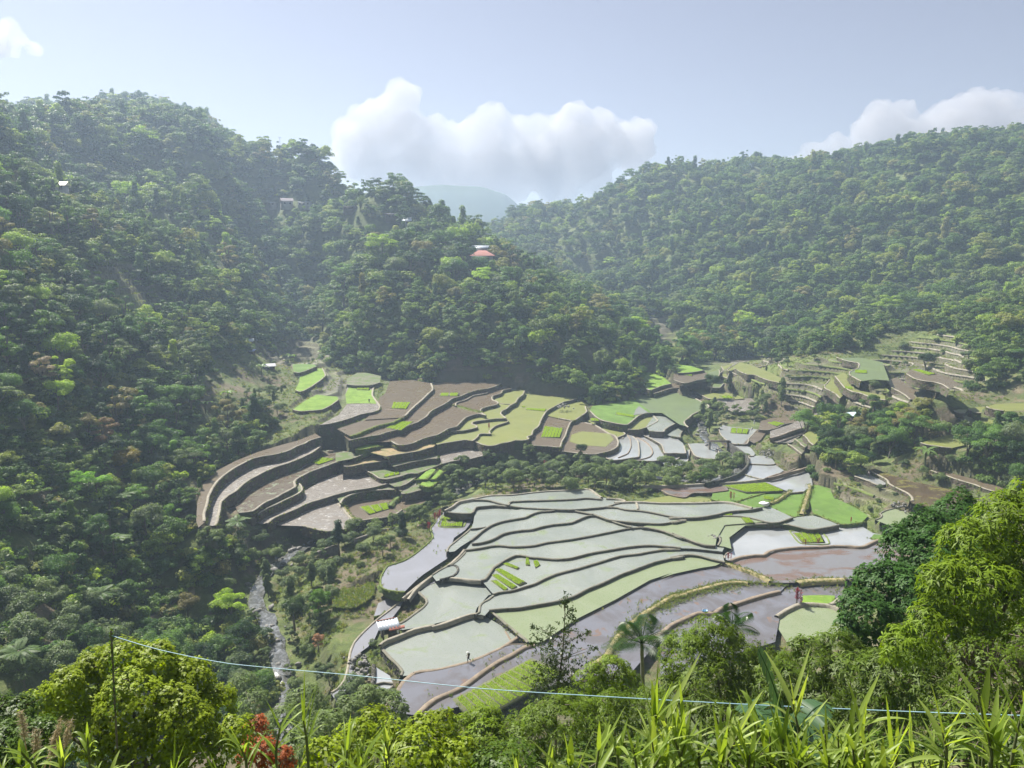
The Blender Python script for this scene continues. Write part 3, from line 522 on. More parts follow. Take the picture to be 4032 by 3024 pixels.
for k, (kind, z, rim, back, drop, desc, rw, wall) in enumerate(PAD):
    a = ncross(rim+back)
    if a:
        b = ncross(rim+back[::-1])
        if b < a: back = back[::-1]
        if min(a, b): print('outline crosses itself:', k, desc, a, b)
    rimw = smooth_line([atz(x, y, z+.2) for x, y in rim])
    rimw[:, 2] = z
    backw = np.array([atz(x, y, z) for x, y in back])
    PADW.append((kind, z, rimw, backw, drop, desc, rw, wall))

# ------------------------------------------------------------------ lie of the land: points read off the view, joined by a thin-plate surface
CTRL = []
def cd(t):          # px,py,distance
    for w in t.split():
        a, b, c = map(float, w.split(',')); CTRL.append(aty(a, b, c))
def cw(t):          # world x,y,z
    for w in t.split(): CTRL.append(np.array(list(map(float, w.split(',')))))
def cz(t):          # px,py,height
    for w in t.split():
        a, b, c = map(float, w.split(',')); CTRL.append(atz(a, b, c))
cd("0,2650,98 0,2300,121 0,2000,140 0,1700,161 0,1500,174 0,1300,192 0,1100,215 0,1000,235 0,850,262 0,700,300 0,560,350 0,470,420")
cd("300,2400,128 300,2100,147 300,1800,169 300,1500,203 300,1300,232 300,1100,270 300,950,300 300,820,335 300,620,480 300,480,520 300,500,560 0,590,520 300,580,640 150,540,560 -300,560,520 -300,470,420 600,480,680")
cd("600,2350,150 600,2100,170 600,1850,194 600,1600,224 600,1400,256 600,1200,304 600,1050,345 600,900,400 600,790,430 600,600,540 600,500,570 600,450,600")
cd("800,2150,178 830,1900,216 850,1700,241 850,1500,276 850,1300,322 850,1150,370 850,1000,420 850,860,480 850,650,560 850,570,610 850,600,700")
cd("1100,1550,300 1100,1400,377 1100,1280,455 1100,1130,520 1100,980,570 1100,870,600 1100,800,620 1100,630,650 1100,720,730")
cd("1000,1400,340 950,1550,270 1000,1700,247 1150,1330,440")
cd("1250,660,640 1330,770,640 1385,850,640 1350,790,620 1330,850,590 1250,920,560")
cd("1400,850,545 1640,940,505 1900,1050,462 2100,1110,445 2300,1220,430 2450,1390,390 2560,1540,345")
cd("1350,1420,402 1600,1500,352 1900,1512,346 2200,1560,330 2480,1605,316 1500,1150,425 1520,1000,470 1700,1200,395 1720,1020,445 2000,1250,378 2250,1370,355 1800,1350,366 1500,1330,380 1480,1050,438 1420,1180,408 1370,1320,386 1300,1000,545 1230,1130,530 1180,1250,495 1190,1370,425 1000,1150,430 960,1000,480 1000,1300,380 1480,1430,370 1980,1120,430")
cd("600,880,480 600,740,540 300,880,400 300,760,450 0,790,340 0,670,390 850,830,545 1000,900,600")
cd("2700,1420,438 2620,1330,524 2600,1250,620 2400,1130,740 2760,1500,385")
cd("2900,1430,419 3200,1400,430 3400,1360,420 3600,1270,455 3800,1220,480 4032,1150,480 4032,900,560 4032,615,680 3700,665,700 3700,900,610 3300,725,740 3300,900,640 3300,1150,540")
cd("2900,775,780 2900,950,670 2900,1200,560 2650,690,840 2650,900,740 2650,1100,660 2480,750,860 2350,815,880 2150,870,900 1900,900,920 2200,1000,800 2000,1000,820 2450,1000,760")
cd("4400,500,700 4400,1150,450 -500,500,430 -500,1000,215 -500,1500,160")
cw("-40,620,62 40,600,42 120,560,28 -150,700,105 0,760,60 80,700,40 -300,800,190 300,1000,150 -100,1000,60 -250,1000,110 600,1000,140 -600,900,210 700,600,170 -650,500,190 600,300,90 -450,250,110 -100,660,84")
cw("-70,0,70 -30,-10,71 0,-10,71 0,2,68.4 30,0,70 80,0,72 200,0,75 -200,0,80 0,15,56 -12,20,51 0,30,42 20,30,46 0,60,15 30,60,17 -20,60,12 0,78,2 20,80,0 -20,85,-3 40,85,4 60,90,10 100,100,28 60,60,30 150,100,45 -45,75,2 -80,60,14 -160,100,45 -120,60,30 -36,50,20 -50,60,8 -62,82,4 -40,35,33 -72,45,28 -250,120,80 220,160,60 60,110,2 80,130,4 110,160,12 300,220,62")
cz("3300,1700,5.5 3100,1640,4.2 3500,1600,11 3500,1450,18 3700,1500,20 3900,1600,17.5 4032,1500,25 4032,1350,36 3900,1700,13.5 4032,1800,15 3700,1800,8.5 3500,1850,6 3950,1950,10 3300,1900,4.5 3400,1330,29 3600,1300,33 4032,1900,14 3250,1780,5 3400,1760,8 3600,1720,12")
cz("1300,2450,-2.4 1250,2600,-3 1300,2700,-3 1350,2250,-2 1500,2130,-.5 1250,2330,-3.5 1450,2000,-1.5 1700,1990,0 1900,1900,.6 2200,1890,1.2 2500,1900,1.5 2900,1900,2 2700,1950,2 2600,1980,2 2400,1930,2.4 1400,2950,-3 1650,2900,-1.5 820,2120,3 900,2140,1 1000,2160,-2 1080,2190,-4 1180,2130,-3.4 760,2040,7")
RIVER = [(2745,1560,3.6),(2760,1625,3.0),(2765,1690,2.2),(2790,1740,1.6),(2880,1800,1.0),(2910,1850,.5),(2800,1890,0),(2600,1880,-.4),(2350,1860,-.8),(2100,1850,-1.2),(1900,1880,-1.8),(1750,1960,-2.4),(1560,2050,-3.2),(1350,2110,-4.0),(1190,2160,-4.6),(1060,2240,-5.2),(1005,2360,-5.8),(1060,2460,-6.2),(1095,2530,-6.5),(1100,2620,-6.9),(1140,2700,-7.3),(1130,2800,-7.7),(1120,2950,-8.2)]
RIVW = smooth_line([atz(*p) for p in RIVER], 2.0)
for p in RIVW[::6]: CTRL.append(p-np.array((0, 0, .8)))
for kind, z, rimw, backw, drop, desc, rw, wall in PADW:
    for p in rimw[::max(1, len(rimw)//4)]: CTRL.append(p-np.array((0, 0, .9)))
    c = (rimw.mean(0)+backw.mean(0))/2; CTRL.append(c-np.array((0, 0, .9)))
C_ = np.array(CTRL)
# thin out points that crowd each other
keep = []
for i in range(len(C_)):
    if all((C_[i, 0]-C_[j, 0])**2+(C_[i, 1]-C_[j, 1])**2 > 9 for j in keep): keep.append(i)
C_ = C_[keep]
S_ = 100.0
def _U(r2): return np.where(r2 > 1e-12, r2*np.log(r2+1e-12), 0)
_A = C_[:, :2]/S_; _n = len(C_)
_K = _U(((_A[:, None]-_A[None])**2).sum(2))+np.eye(_n)*.004
_Pm = np.hstack((np.ones((_n, 1)), _A))
_M = np.block([[_K, _Pm], [_Pm.T, np.zeros((3, 3))]])
_w = np.linalg.solve(_M, np.concatenate((C_[:, 2], np.zeros(3))))
def tps(X, Y):
    sh = X.shape; Q = np.stack((X.ravel(), Y.ravel()), 1)/S_; out = np.empty(len(Q))
    for i in range(0, len(Q), 20000):
        q = Q[i:i+20000]
        out[i:i+20000] = _U(((q[:, None]-_A[None])**2).sum(2))@_w[:_n]+_w[_n]+q@_w[_n+1:]
    return out.reshape(sh)
GX0, GY0, GS = -760., -40., 5.
gx = np.arange(GX0, 761, GS); gy = np.arange(GY0, 1101, GS)
GZ = tps(*np.meshgrid(gx, gy))
def bil(G, X, Y, x0, y0, s):
    fx = np.clip((X-x0)/s, 0, G.shape[1]-1.001); fy = np.clip((Y-y0)/s, 0, G.shape[0]-1.001)
    ix = fx.astype(int); iy = fy.astype(int); fx = fx-ix; fy = fy-iy
    return (G[iy, ix]*(1-fx)+G[iy, ix+1]*fx)*(1-fy)+(G[iy+1, ix]*(1-fx)+G[iy+1, ix+1]*fx)*fy
# height of the terraces on a fine plan of the valley floor
VX0, VY0, VS = -190., 80., 1.0
vx = np.arange(VX0, 260, VS); vy = np.arange(VY0, 480, VS); VXX, VYY = np.meshgrid(vx, vy)
TOP = np.full(VXX.shape, -99.)
for kind, z, rimw, backw, drop, desc, rw, wall in PADW:
    m = inpoly(VXX, VYY, np.vstack((rimw, backw)))
    TOP[m] = np.maximum(TOP[m], z)
COV = TOP > -50
def minf(A, r):
    B = A.copy()
    for dy in range(-r, r+1):
        for dx in range(-r, r+1):
            if dx*dx+dy*dy > r*r+.5: continue
            B = np.minimum(B, np.roll(np.roll(A, dy, 0), dx, 1))
    return B
LOW = minf(np.where(COV, TOP, 999.), 3)       # lowest terrace within three metres
# regions of small rough steps that follow the slope
STEPS = [(R4("560,250 980,230 1300,60 1700,40 1900,420 1700,520 1400,600 1250,620 900,680 700,760 300,760 0,470 0,230"), 1.9),
         (R1("1240,460 1270,330 1560,360 1500,560 1400,600 1200,560 1120,520"), 1.5),
         (R1("780,30 1180,40 1440,320 1200,330 760,280"), 2.0),
         (RF("2480,1240 2640,1230 2680,1380 2600,1420 2520,1330"), 3.0),
         (RF("330,1020 900,1060 900,1300 350,1260"), 2.6),
         (RD("880,20 1269,20 1269,290 980,300 700,120"), 1.7),
         (R2("-60,640 160,745 760,790 900,900 700,1260 560,1260 300,1050 -40,880"), 1.5),
         (RF("3340,1660 3700,1640 3700,1720 3360,1720"), 1.2),
         (R7("1480,100 1700,60 2120,220 1830,400 1740,440 1500,240"), 1.0)]
ATT = {}
def ground(X, Y, detail=True):
    Z = bil(GZ, X, Y, GX0, GY0, GS)
    if detail:
        far = np.clip((np.hypot(X, Y)-60)/300, .12, 1)
        Z = Z+fbm(X, Y, s=42, o=4, seed=3)*5.0*np.clip((Z-14)/30, 0, 1)*far+fbm(X, Y, s=7, o=3, seed=9)*.22
        Z = Z+noise(X*.9-Y*.28, (X*.3+Y*.9)*.30, s=46, seed=71)*8.5*np.clip((Z-26)/35, 0, 1)*np.clip((Y-300)/150, 0, 1)
        px, py, dep = proj(X, Y, Z)
        for poly, st in STEPS:
            m = inpoly(px, py, poly)
            if m.any():
                zz = Z[m]+fbm(X[m], Y[m], s=16, o=2, seed=5)*st*.5; q = zz/st; f = q-np.floor(q)
                f = np.clip((f-.72)/.2, 0, 1); Z[m] = (np.floor(q)+f)*st
                if 'edge' in ATT and ATT['edge'].shape == X.shape:
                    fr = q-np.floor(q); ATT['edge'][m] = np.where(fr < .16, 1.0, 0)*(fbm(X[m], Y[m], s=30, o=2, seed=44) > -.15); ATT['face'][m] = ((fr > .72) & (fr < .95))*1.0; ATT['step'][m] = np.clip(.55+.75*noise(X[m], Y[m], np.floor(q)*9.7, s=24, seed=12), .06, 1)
    lo = bil(LOW, X, Y, VX0, VY0, VS)
    inside = (X > VX0+4) & (X < 255) & (Y > VY0+4) & (Y < 475) & (lo < 900)
    lo = np.minimum(lo, 200); cut = np.minimum(Z, lo-.55); t = np.clip((Z-lo-3.0)/1.5, 0, 1)*((Y > 312) & (X < 62))      # where the hill stands well above a paddy it stays
    return np.where(inside, cut*(1-t)+Z*t, Z)
# river bed carved into the ground
def rivdist(X, Y):
    d = np.full(X.shape, 1e9); z = np.zeros(X.shape)
    for p in RIVW[::2]:
        q = (X-p[0])**2+(Y-p[1])**2; m = q < d; d[m] = q[m]; z[m] = p[2]
    return np.sqrt(d), z
def land(X, Y):
    Z = ground(X, Y)
    m = (Y > 70) & (Y < 330) & (X > -90) & (X < 120)
    if m.any():
        d, z = rivdist(X[m], Y[m]); w = 3.0
        t = np.clip((d-w)/7, 0, 1); t = t*t*(3-2*t)
        zm = Z[m]; Z[m] = np.where(d < w+7, np.minimum(zm, (z-.55)*(1-t)+zm*t), zm)
    return Z
# one sheet, finer towards the viewer
ys = [-30.]
while ys[-1] < 1080: ys.append(ys[-1]+max(.5, min(.0038*abs(ys[-1]), 3.2)) if ys[-1] > 20 else ys[-1]+2.5)
ys = np.array(ys); us = np.linspace(-1, 1, 760)
LY = np.repeat(ys[:, None], len(us), 1); wd = 60+.74*np.maximum(ys, 0)
LX = us[None, :]*wd[:, None]
ATT['edge'] = np.zeros(LX.shape); ATT['face'] = np.zeros(LX.shape); ATT['step'] = np.zeros(LX.shape)
LZ = land(LX, LY)
nr, nc = LX.shape
idx = np.arange(nr*nc).reshape(nr, nc)
LF = np.stack((idx[:-1, :-1], idx[:-1, 1:], idx[1:, 1:], idx[1:, :-1]), -1).reshape(-1, 4)

# ------------------------------------------------------------------ ground material: grass, weed and bare earth, steep faces barer
gm, nt, out = newmat('ground')
v = pos(nt)
big = noise_n(nt, v, .035, 5, .6, .6); mid = noise_n(nt, v, .28, 6, .7, .8); fine = noise_n(nt, v, 1.9, 4, .7)
c1 = ramp(nt, mid, ((.28, (.045, .060, .018)), (.5, (.10, .135, .032)), (.72, (.19, .22, .065))))
c2 = ramp(nt, mid, ((.25, (.060, .045, .030)), (.55, (.15, .115, .075)), (.8, (.26, .21, .15))))
dirt = ramp(nt, mathn(nt, 'ADD', mathn(nt, 'MULTIPLY', big, .75), mathn(nt, 'MULTIPLY', mid, .35)), ((.54, 0), (.63, 1)))
ps = N(nt, 'SeparateXYZ'); nt.links.new(v, ps.inputs[0])
lowm = ramp(nt, mathn(nt, 'MULTIPLY', ps.outputs['Z'], .01), ((.20, 1), (.34, .12)))
col = mixc(nt, mathn(nt, 'MULTIPLY', dirt, lowm), c1, c2)
sep = N(nt, 'SeparateXYZ'); nt.links.new(N(nt, 'NewGeometry').outputs['True Normal'], sep.inputs[0])
steep = ramp(nt, mathn(nt, 'ADD', sep.outputs['Z'], mathn(nt, 'MULTIPLY', fine, .25)), ((.70, 1), (.90, 0)))
col = mixc(nt, mathn(nt, 'MULTIPLY', mathn(nt, 'MULTIPLY', steep, .75), lowm), col, ramp(nt, fine, ((.3, (.05, .048, .03)), (.7, (.11, .10, .06)))))
at = N(nt, 'Attribute'); at.attribute_name = 'steps'; sx = N(nt, 'SeparateXYZ'); nt.links.new(at.outputs['Vector'], sx.inputs[0])
brown = ramp(nt, noise_n(nt, v, .11, 4, .6, .5), ((.42, 0), (.54, 1)))
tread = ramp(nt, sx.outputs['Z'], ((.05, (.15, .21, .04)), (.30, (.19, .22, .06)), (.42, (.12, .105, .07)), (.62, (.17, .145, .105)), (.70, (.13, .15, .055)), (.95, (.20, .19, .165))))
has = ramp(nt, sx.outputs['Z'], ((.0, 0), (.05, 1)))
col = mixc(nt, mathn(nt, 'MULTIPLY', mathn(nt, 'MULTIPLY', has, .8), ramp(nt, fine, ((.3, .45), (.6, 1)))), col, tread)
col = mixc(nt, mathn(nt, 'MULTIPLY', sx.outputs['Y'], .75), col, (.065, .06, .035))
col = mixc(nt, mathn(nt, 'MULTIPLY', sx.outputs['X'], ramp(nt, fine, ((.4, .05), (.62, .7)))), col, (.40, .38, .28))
col = mixc(nt, mathn(nt, 'MULTIPLY', fine, .35), col, (.03, .04, .012))
principled(nt, out, col, .95, bump(nt, mathn(nt, 'ADD', mid, fine), .9, .35))
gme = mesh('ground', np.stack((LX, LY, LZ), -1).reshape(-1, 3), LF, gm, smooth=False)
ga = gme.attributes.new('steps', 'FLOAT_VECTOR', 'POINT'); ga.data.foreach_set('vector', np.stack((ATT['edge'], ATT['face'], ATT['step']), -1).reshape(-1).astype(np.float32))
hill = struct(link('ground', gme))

def hit(px, py, y0=60, y1=1000):
    """the ground seen at a point of the view"""
    d = ray(px, py); y = y0*(y1/y0)**np.linspace(0, 1, 900); t = y/d[1]
    X_ = d[0]*t; Z_ = CAMZ+d[2]*t; G = land(X_, y); b = np.nonzero(Z_ < G)[0]
    i = b[0] if len(b) else len(y)-1
    return np.array((X_[i], y[i], G[i]))
# where houses stand: ground point, lift, half width in pixels
HS = {k: (hit(a, b), l, w, a) for k, a, b, l, w in (('red', 1899, 1075, 4, 60), ('white', 1890, 1050, 6, 45), ('tin', 1603, 930, 7, 25), ('ridge', 1550, 900, 6, 45), ('gap', 1380, 850, 3, 30), ('v1', 1130, 830, 3, 35), ('v2', 1202, 830, 3, 35), ('v3', 1078, 830, 3, 25), ('yel', 237, 790, 5, 60), ('hill', 2010, 1075, 4, 25), ('gap2', 1735, 985, 5, 25))}
def openhouse(X, Y):
    """plots and the line of sight in front of the houses"""
    m = np.zeros(X.shape, bool)
    for g, l, w, a in HS.values():
        u_ = g[0]/g[1]; dpx = np.abs(X/Y-u_)*FPX; m |= (dpx < w+22) & (Y < g[1]+4) & (Y > g[1]-11)
    return m
# ------------------------------------------------------------------ what covers the paddies
def field_mat(name, a, b, c=None, sc_=.25, lo=.42, hi=.6, rough=.35, rough2=None, speck=0, speckcol=(.1, .16, .04), bmp=.02, ior=1.33, aniso=(1, 1, 1), dist=.6, third=(.6, .7)):
    m, nt, out = newmat(name); v = pos(nt)
    mp = N(nt, 'Mapping'); nt.links.new(v, mp.inputs[0]); mp.inputs['Scale'].default_value = aniso; mp.inputs['Rotation'].default_value = (0, 0, .5)
    n1 = noise_n(nt, mp.outputs[0], sc_, 6, .62, dist)
    f = ramp(nt, n1, ((lo, 0), (hi, 1)))
    col = mixc(nt, f, a, b)
    rg = None
    if rough2 is not None:
        rg = mathn(nt, 'ADD', mathn(nt, 'MULTIPLY', f, rough2-rough), rough)
    if c is not None:
        n2 = noise_n(nt, mp.outputs[0], sc_*2.3, 5, .6, 1.0)
        f2 = ramp(nt, n2, ((third[0], 0), (third[1], 1))); col = mixc(nt, f2, col, c)
    if speck:
        n3 = N(nt, 'TexVoronoi'); n3.inputs['Scale'].default_value = 2.6; nt.links.new(v, n3.inputs['Vector'])
        s = ramp(nt, n3.outputs['Distance'], ((.10, speck), (.34, 0))); col = mixc(nt, s, col, speckcol)
        if rg is not None: rg = mathn(nt, 'ADD', rg, mathn(nt, 'MULTIPLY', s, .3))
    nb = bump(nt, noise_n(nt, v, 3.0, 3), .25, bmp)
    principled(nt, out, col, rg if rg is not None else rough, nb, IOR=ior)
    return m
FM = dict(
 brown=field_mat('muddy_water', (.150, .120, .084), (.112, .088, .062), (.19, .18, .13), .12, .35, .65, .22, .38, 0, third=(.66, .74)),
 grey=field_mat('silty_water', (.255, .27, .24), (.18, .20, .18), (.20, .235, .14), .07, .35, .65, .22, .38, .85, (.10, .15, .06), ior=1.5, dist=1.0, third=(.56, .66)),
 pgreen=field_mat('greenish_water', (.22, .25, .15), (.18, .215, .115), (.17, .16, .10), .13, .3, .7, .28, .4, .85, (.12, .20, .05), ior=1.45, third=(.66, .8)),
 ygreen=field_mat('planted_olive', (.185, .20, .055), (.15, .165, .055), (.20, .19, .08), .09, .3, .7, .45, .6, .7, (.15, .22, .035)),
 green=field_mat('planted_green', (.135, .175, .07), (.115, .145, .075), None, .07, .3, .7, .4, .5, .7, (.11, .18, .045)),
 dgreen=field_mat('rice_green', (.12, .21, .035), (.085, .15, .03), (.17, .20, .09), .16, .35, .65, .7, .9, .5, (.05, .12, .015), .3),
 bgreen=field_mat('grass_green', (.17, .28, .03), (.11, .19, .028), (.24, .27, .07), .3, .35, .65, .8, .95, .4, (.06, .12, .015), .3),
 mid=field_mat('weedy_mud', (.13, .125, .085), (.10, .145, .045), (.055, .065, .03), .3, .42, .58, .6, .9, 0, bmp=.2),
 dry=field_mat('dry_grass', (.30, .22, .12), (.17, .17, .07), (.10, .075, .05), .35, .4, .62, .9, .95, 0, bmp=.3),
 wet=field_mat('wet_mud', (.23, .21, .185), (.13, .11, .09), (.42, .41, .39), .28, .40, .56, .16, .55, 0, dist=1.4, aniso=(1, 1.6, 1), ior=1.45, third=(.58, .64)),  # pale third colour paints glints onto the mud
 wetg=field_mat('weedy_brown_water', (.115, .09, .065), (.10, .08, .055), (.22, .25, .17), .22, .4, .6, .25, .4, 0, dist=1.2, third=(.56, .62)),
 sky=field_mat('sky_glare_water', (.33, .34, .34), (.26, .27, .27), None, .08, .35, .65, .05, .10, 0, ior=2.1, bmp=.006),  # whitish base colour paints in the bright sky reflection
 wetsky=field_mat('brown_mirror', (.10, .075, .05), (.075, .055, .038), (.16, .15, .055), .10, .4, .6, .10, .2, 0, dist=1.0, ior=1.45, third=(.54, .6)),
 redsky=field_mat('red_mud_mirror', (.16, .155, .155), (.145, .095, .07), None, .10, .47, .55, .06, .3, 0, dist=1.1, aniso=(.55, 1.3, 1), ior=1.6),
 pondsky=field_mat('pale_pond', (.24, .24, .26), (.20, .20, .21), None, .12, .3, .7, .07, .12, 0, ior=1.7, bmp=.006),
 weed=field_mat('weedy_pond', (.15, .15, .168), (.115, .105, .105), (.17, .115, .085), .12, .42, .58, .06, .24, 0, dist=1.2, ior=1.65, third=(.60, .66)),
 reeds=field_mat('reed_pool', (.17, .18, .18), (.12, .14, .10), None, .3, .4, .6, .08, .2, 0, ior=1.55),
)
KNAME = dict(brown='paddy_mud', grey='paddy_water', pgreen='paddy_water', ygreen='paddy_field', green='paddy_field', dgreen='paddy_field',
             bgreen='grass_field', mid='paddy_mud', dry='dry_grass_field', wet='paddy_mud', wetg='paddy_mud', sky='paddy_water', wetsky='paddy_water',
             redsky='paddy_water', pondsky='paddy_water', weed='paddy_water', reeds='paddy_water')
# wall faces: mossy earth and stone; rims: trodden pale mud
def wall_mat(name, a, b, moss, stone=0.0, ms=(.5, .62)):
    m, nt, out = newmat(name); v = pos(nt)
    n1 = noise_n(nt, v, .9, 6, .7); n2 = noise_n(nt, v, .22, 4, .6); vo = N(nt, 'TexVoronoi'); vo.inputs['Scale'].default_value = 2.6 if stone else 1.3
    nt.links.new(v, vo.inputs['Vector'])
    col = ramp(nt, n1, ((.3, b), (.68, a)))
    if stone:
        vr = N(nt, 'HueSaturation'); nt.links.new(col, vr.inputs['Color'])
        sx = N(nt, 'SeparateColor'); nt.links.new(vo.outputs['Color'], sx.inputs[0])
        nt.links.new(mathn(nt, 'ADD', mathn(nt, 'MULTIPLY', sx.outputs[0], 1.1), .45), vr.inputs['Value'])
        col = mixc(nt, ramp(nt, vo.outputs['Distance'], ((.30, 0), (.52, 1))), vr.outputs[0], (.03, .028, .02))
    col = mixc(nt, ramp(nt, n2, ((ms[0], 0), (ms[1], 1))), col, moss)
    h = mathn(nt, 'SUBTRACT', n1, mathn(nt, 'MULTIPLY', vo.outputs['Distance'], .9))
    principled(nt, out, col, .95, bump(nt, h, 1.0, .25)); return m
WM = dict(earth=wall_mat('wall_earth', (.13, .105, .075), (.05, .042, .03), (.06, .085, .025)),
          hedge=wall_mat('wall_hedge', (.09, .12, .04), (.035, .05, .018), (.10, .15, .03), 0, (.4, .55)),
          stone=wall_mat('wall_stone', (.20, .19, .16), (.10, .095, .08), (.08, .09, .05), 1.0, (.6, .75)))
RM = dict(pale=plain_mat('rim_pale', (.33, .30, .24), (.17, .155, .115), .85, .8), grass=plain_mat('rim_grass', (.17, .22, .05), (.10, .13, .035), .95, .9),
          mud=plain_mat('rim_mud', (.26, .205, .15), (.14, .11, .08), .9, .8), dark=plain_mat('rim_dark', (.215, .20, .155), (.12, .115, .085), .9, .9), straw=plain_mat('rim_straw', (.36, .29, .16), (.18, .17, .07), .95, .9))

def ribbon(line, prof, closed=False, jit=.06, seed=0, base_jit=.25):
    """sweep a profile of (outward offset, height) along a line; outward is to the right of travel"""
    L = np.asarray(line, float); n = len(L)
    T = np.gradient(L[:, :2], axis=0); T /= np.linalg.norm(T, axis=1)[:, None]+1e-9
    O = np.stack((T[:, 1], -T[:, 0]), 1); k = len(prof); V = []
    for j, (o, h) in enumerate(prof):
        dj = jit if j < k-1 else base_jit
        w = fbm(L[:, 0]+j*3.1, L[:, 1], s=2.3, o=3, seed=seed+j)*dj*(1.0 if h > -.6 else 2.2)
        hh = fbm(L[:, 0], L[:, 1]+j*5.7, s=1.7, o=3, seed=seed+40)*dj*.8
        V.append(np.stack((L[:, 0]+O[:, 0]*(o+w), L[:, 1]+O[:, 1]*(o+w), L[:, 2]+h+hh), 1))
    V = np.stack(V, 1).reshape(-1, 3); F = []
    for i in range(n-1):
        for j in range(k-1):
            F.append((i*k+j, i*k+j+1, (i+1)*k+j+1, (i+1)*k+j))
    return V, F
import mathutils.geometry as mg
def polyfill(name, outline, z, mat):
    tri = mg.tessellate_polygon([[Vector((x, y, 0)) for x, y, *_ in outline]])
    V = np.array([(p[0], p[1], z) for p in outline])
    F = []
    for t in tri:
        a, b, c = [V[i] for i in t]
        if (b[0]-a[0])*(c[1]-a[1])-(b[1]-a[1])*(c[0]-a[0]) < 0: t = t[::-1]
        F.append(tuple(t))
    return mesh(name, V, np.array(F), mat)
zs_used = {}
for k, (kind, z, rimw, backw, drop, desc, rw, wall) in enumerate(PADW):
    poly = np.vstack((rimw, backw))
    zz = z+.004*(k % 7)
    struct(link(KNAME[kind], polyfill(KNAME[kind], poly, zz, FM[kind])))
    if rw <= .12: continue
    rw = rw*.72
    A = .5*np.sum(poly[:, 0]*np.roll(poly[:, 1], -1)-np.roll(poly[:, 0], -1)*poly[:, 1])
    line = rimw if A > 0 else rimw[::-1]          # counter-clockwise outline: outward is on the right
    rimk = 'grass' if wall == 'hedge' else ('mud' if kind in ('redsky', 'weed') else ('dark' if kind in ('grey', 'pgreen') and z < 3.6 else 'pale'))
    hz = .22 if rw > .25 else .12
    kx = .9+.25*(k % 3)*.3
    steps = max(2, int(drop/.8)); face = [(.02, hz-.12)]
    for s in range(1, steps+1): face.append((.02+.14*drop*s/steps, hz-.12-(drop+.9)*s/steps))
    V, F = ribbon(line, face, seed=k, jit=.10)
    nm = {'earth': 'terrace_wall', 'hedge': 'grassy_bank', 'stone': 'stone_wall'}[wall]
    cat = {'earth': 'terrace wall', 'hedge': 'grassy bank', 'stone': 'stone wall'}[wall]
    w = link(nm, mesh(nm, V, F, WM[wall], smooth=False))
    lead = {'earth': 'mossy wall fronting the ', 'hedge': 'bank edging the ', 'stone': 'stone wall holding the '}[wall]
    lab = lead+desc
    tag(w, ' '.join(lab.split()[:16]), cat, 'walls and banks of the rice terraces')
    V, F = ribbon(line, [(-rw-.12, -.10), (-rw, hz-.03), (-rw*.5, hz+.03), (0.0, hz), (.10, hz-.16)], seed=k, jit=.035, base_jit=.05)
    link('rim', mesh('rim', V, F, RM[rimk], smooth=True), w)
GB = 'free-standing bunds between the paddies'
for k, (pts, z, w, h, what, desc) in enumerate(BUND):
    z0, z1 = z if isinstance(z, tuple) else (z, z)
    n = len(pts); L = smooth_line([atz(x, y, z0+(z1-z0)*i/(n-1)+.1) for i, (x, y) in enumerate(pts)], 1.0); L[:, 2] -= .1
    V, F = ribbon(L, [(-w*.72, -.5), (-w*.5, h*.75), (-w*.2, h), (w*.2, h), (w*.5, h*.75), (w*.78, -.5)], seed=200+k, jit=.05, base_jit=.12)
    mt = {'grey bund': RM['pale'], 'mud bund': RM['mud'], 'straw bund': RM['straw'], 'stone bund': WM['stone'], 'weedy bund': RM['grass'], 'hedge bund': WM['hedge']}[what]
    o = link('bund', mesh('bund', V, F, mt, smooth=True)); tag(o, desc, 'bund', GB)

# ------------------------------------------------------------------ lime-green seedling beds: strips of packed blades on a low mud bed
blade_m, nt, out = newmat('seedling_blades')
v = pos(nt); n = noise_n(nt, v, 1.3, 4, .7); geo = N(nt, 'NewGeometry')
c = ramp(nt, mathn(nt, 'ADD', mathn(nt, 'MULTIPLY', n, .7), mathn(nt, 'MULTIPLY', geo.outputs['Random Per Island'], .3)), ((.3, (.34, .50, .03)), (.7, (.55, .72, .06))))
p = principled(nt, out, c, .6); t = N(nt, 'BsdfTranslucent'); nt.links.new(c, t.inputs[0]); mx = N(nt, 'MixShader'); mx.inputs[0].default_value = .45
nt.links.new(p.outputs[0], mx.inputs[1]); nt.links.new(t.outputs[0], mx.inputs[2]); nt.links.new(mx.outputs[0], out.inputs[0])
bed_mud = plain_mat('bed_mud', (.12, .13, .05), (.06, .07, .03), .8, 1.5)
rs = np.random.RandomState(4)
def blades(V, spread, h, w):
    """two-triangle upright blades at points V"""
    n = len(V); th = rs.rand(n)*2*pi; hh = h*(.6+.6*rs.rand(n)); ww = w*(.7+.6*rs.rand(n))
    d = np.stack((np.cos(th), np.sin(th), np.zeros(n)), 1); lean = rs.randn(n, 2)*.28*hh[:, None]
    a = V-d*ww[:, None]; b = V+d*ww[:, None]; tip = V+np.stack((lean[:, 0], lean[:, 1], hh), 1)
    P_ = np.stack((a, b, tip), 1).reshape(-1, 3); F = np.arange(3*n).reshape(n, 3)
    return P_, F
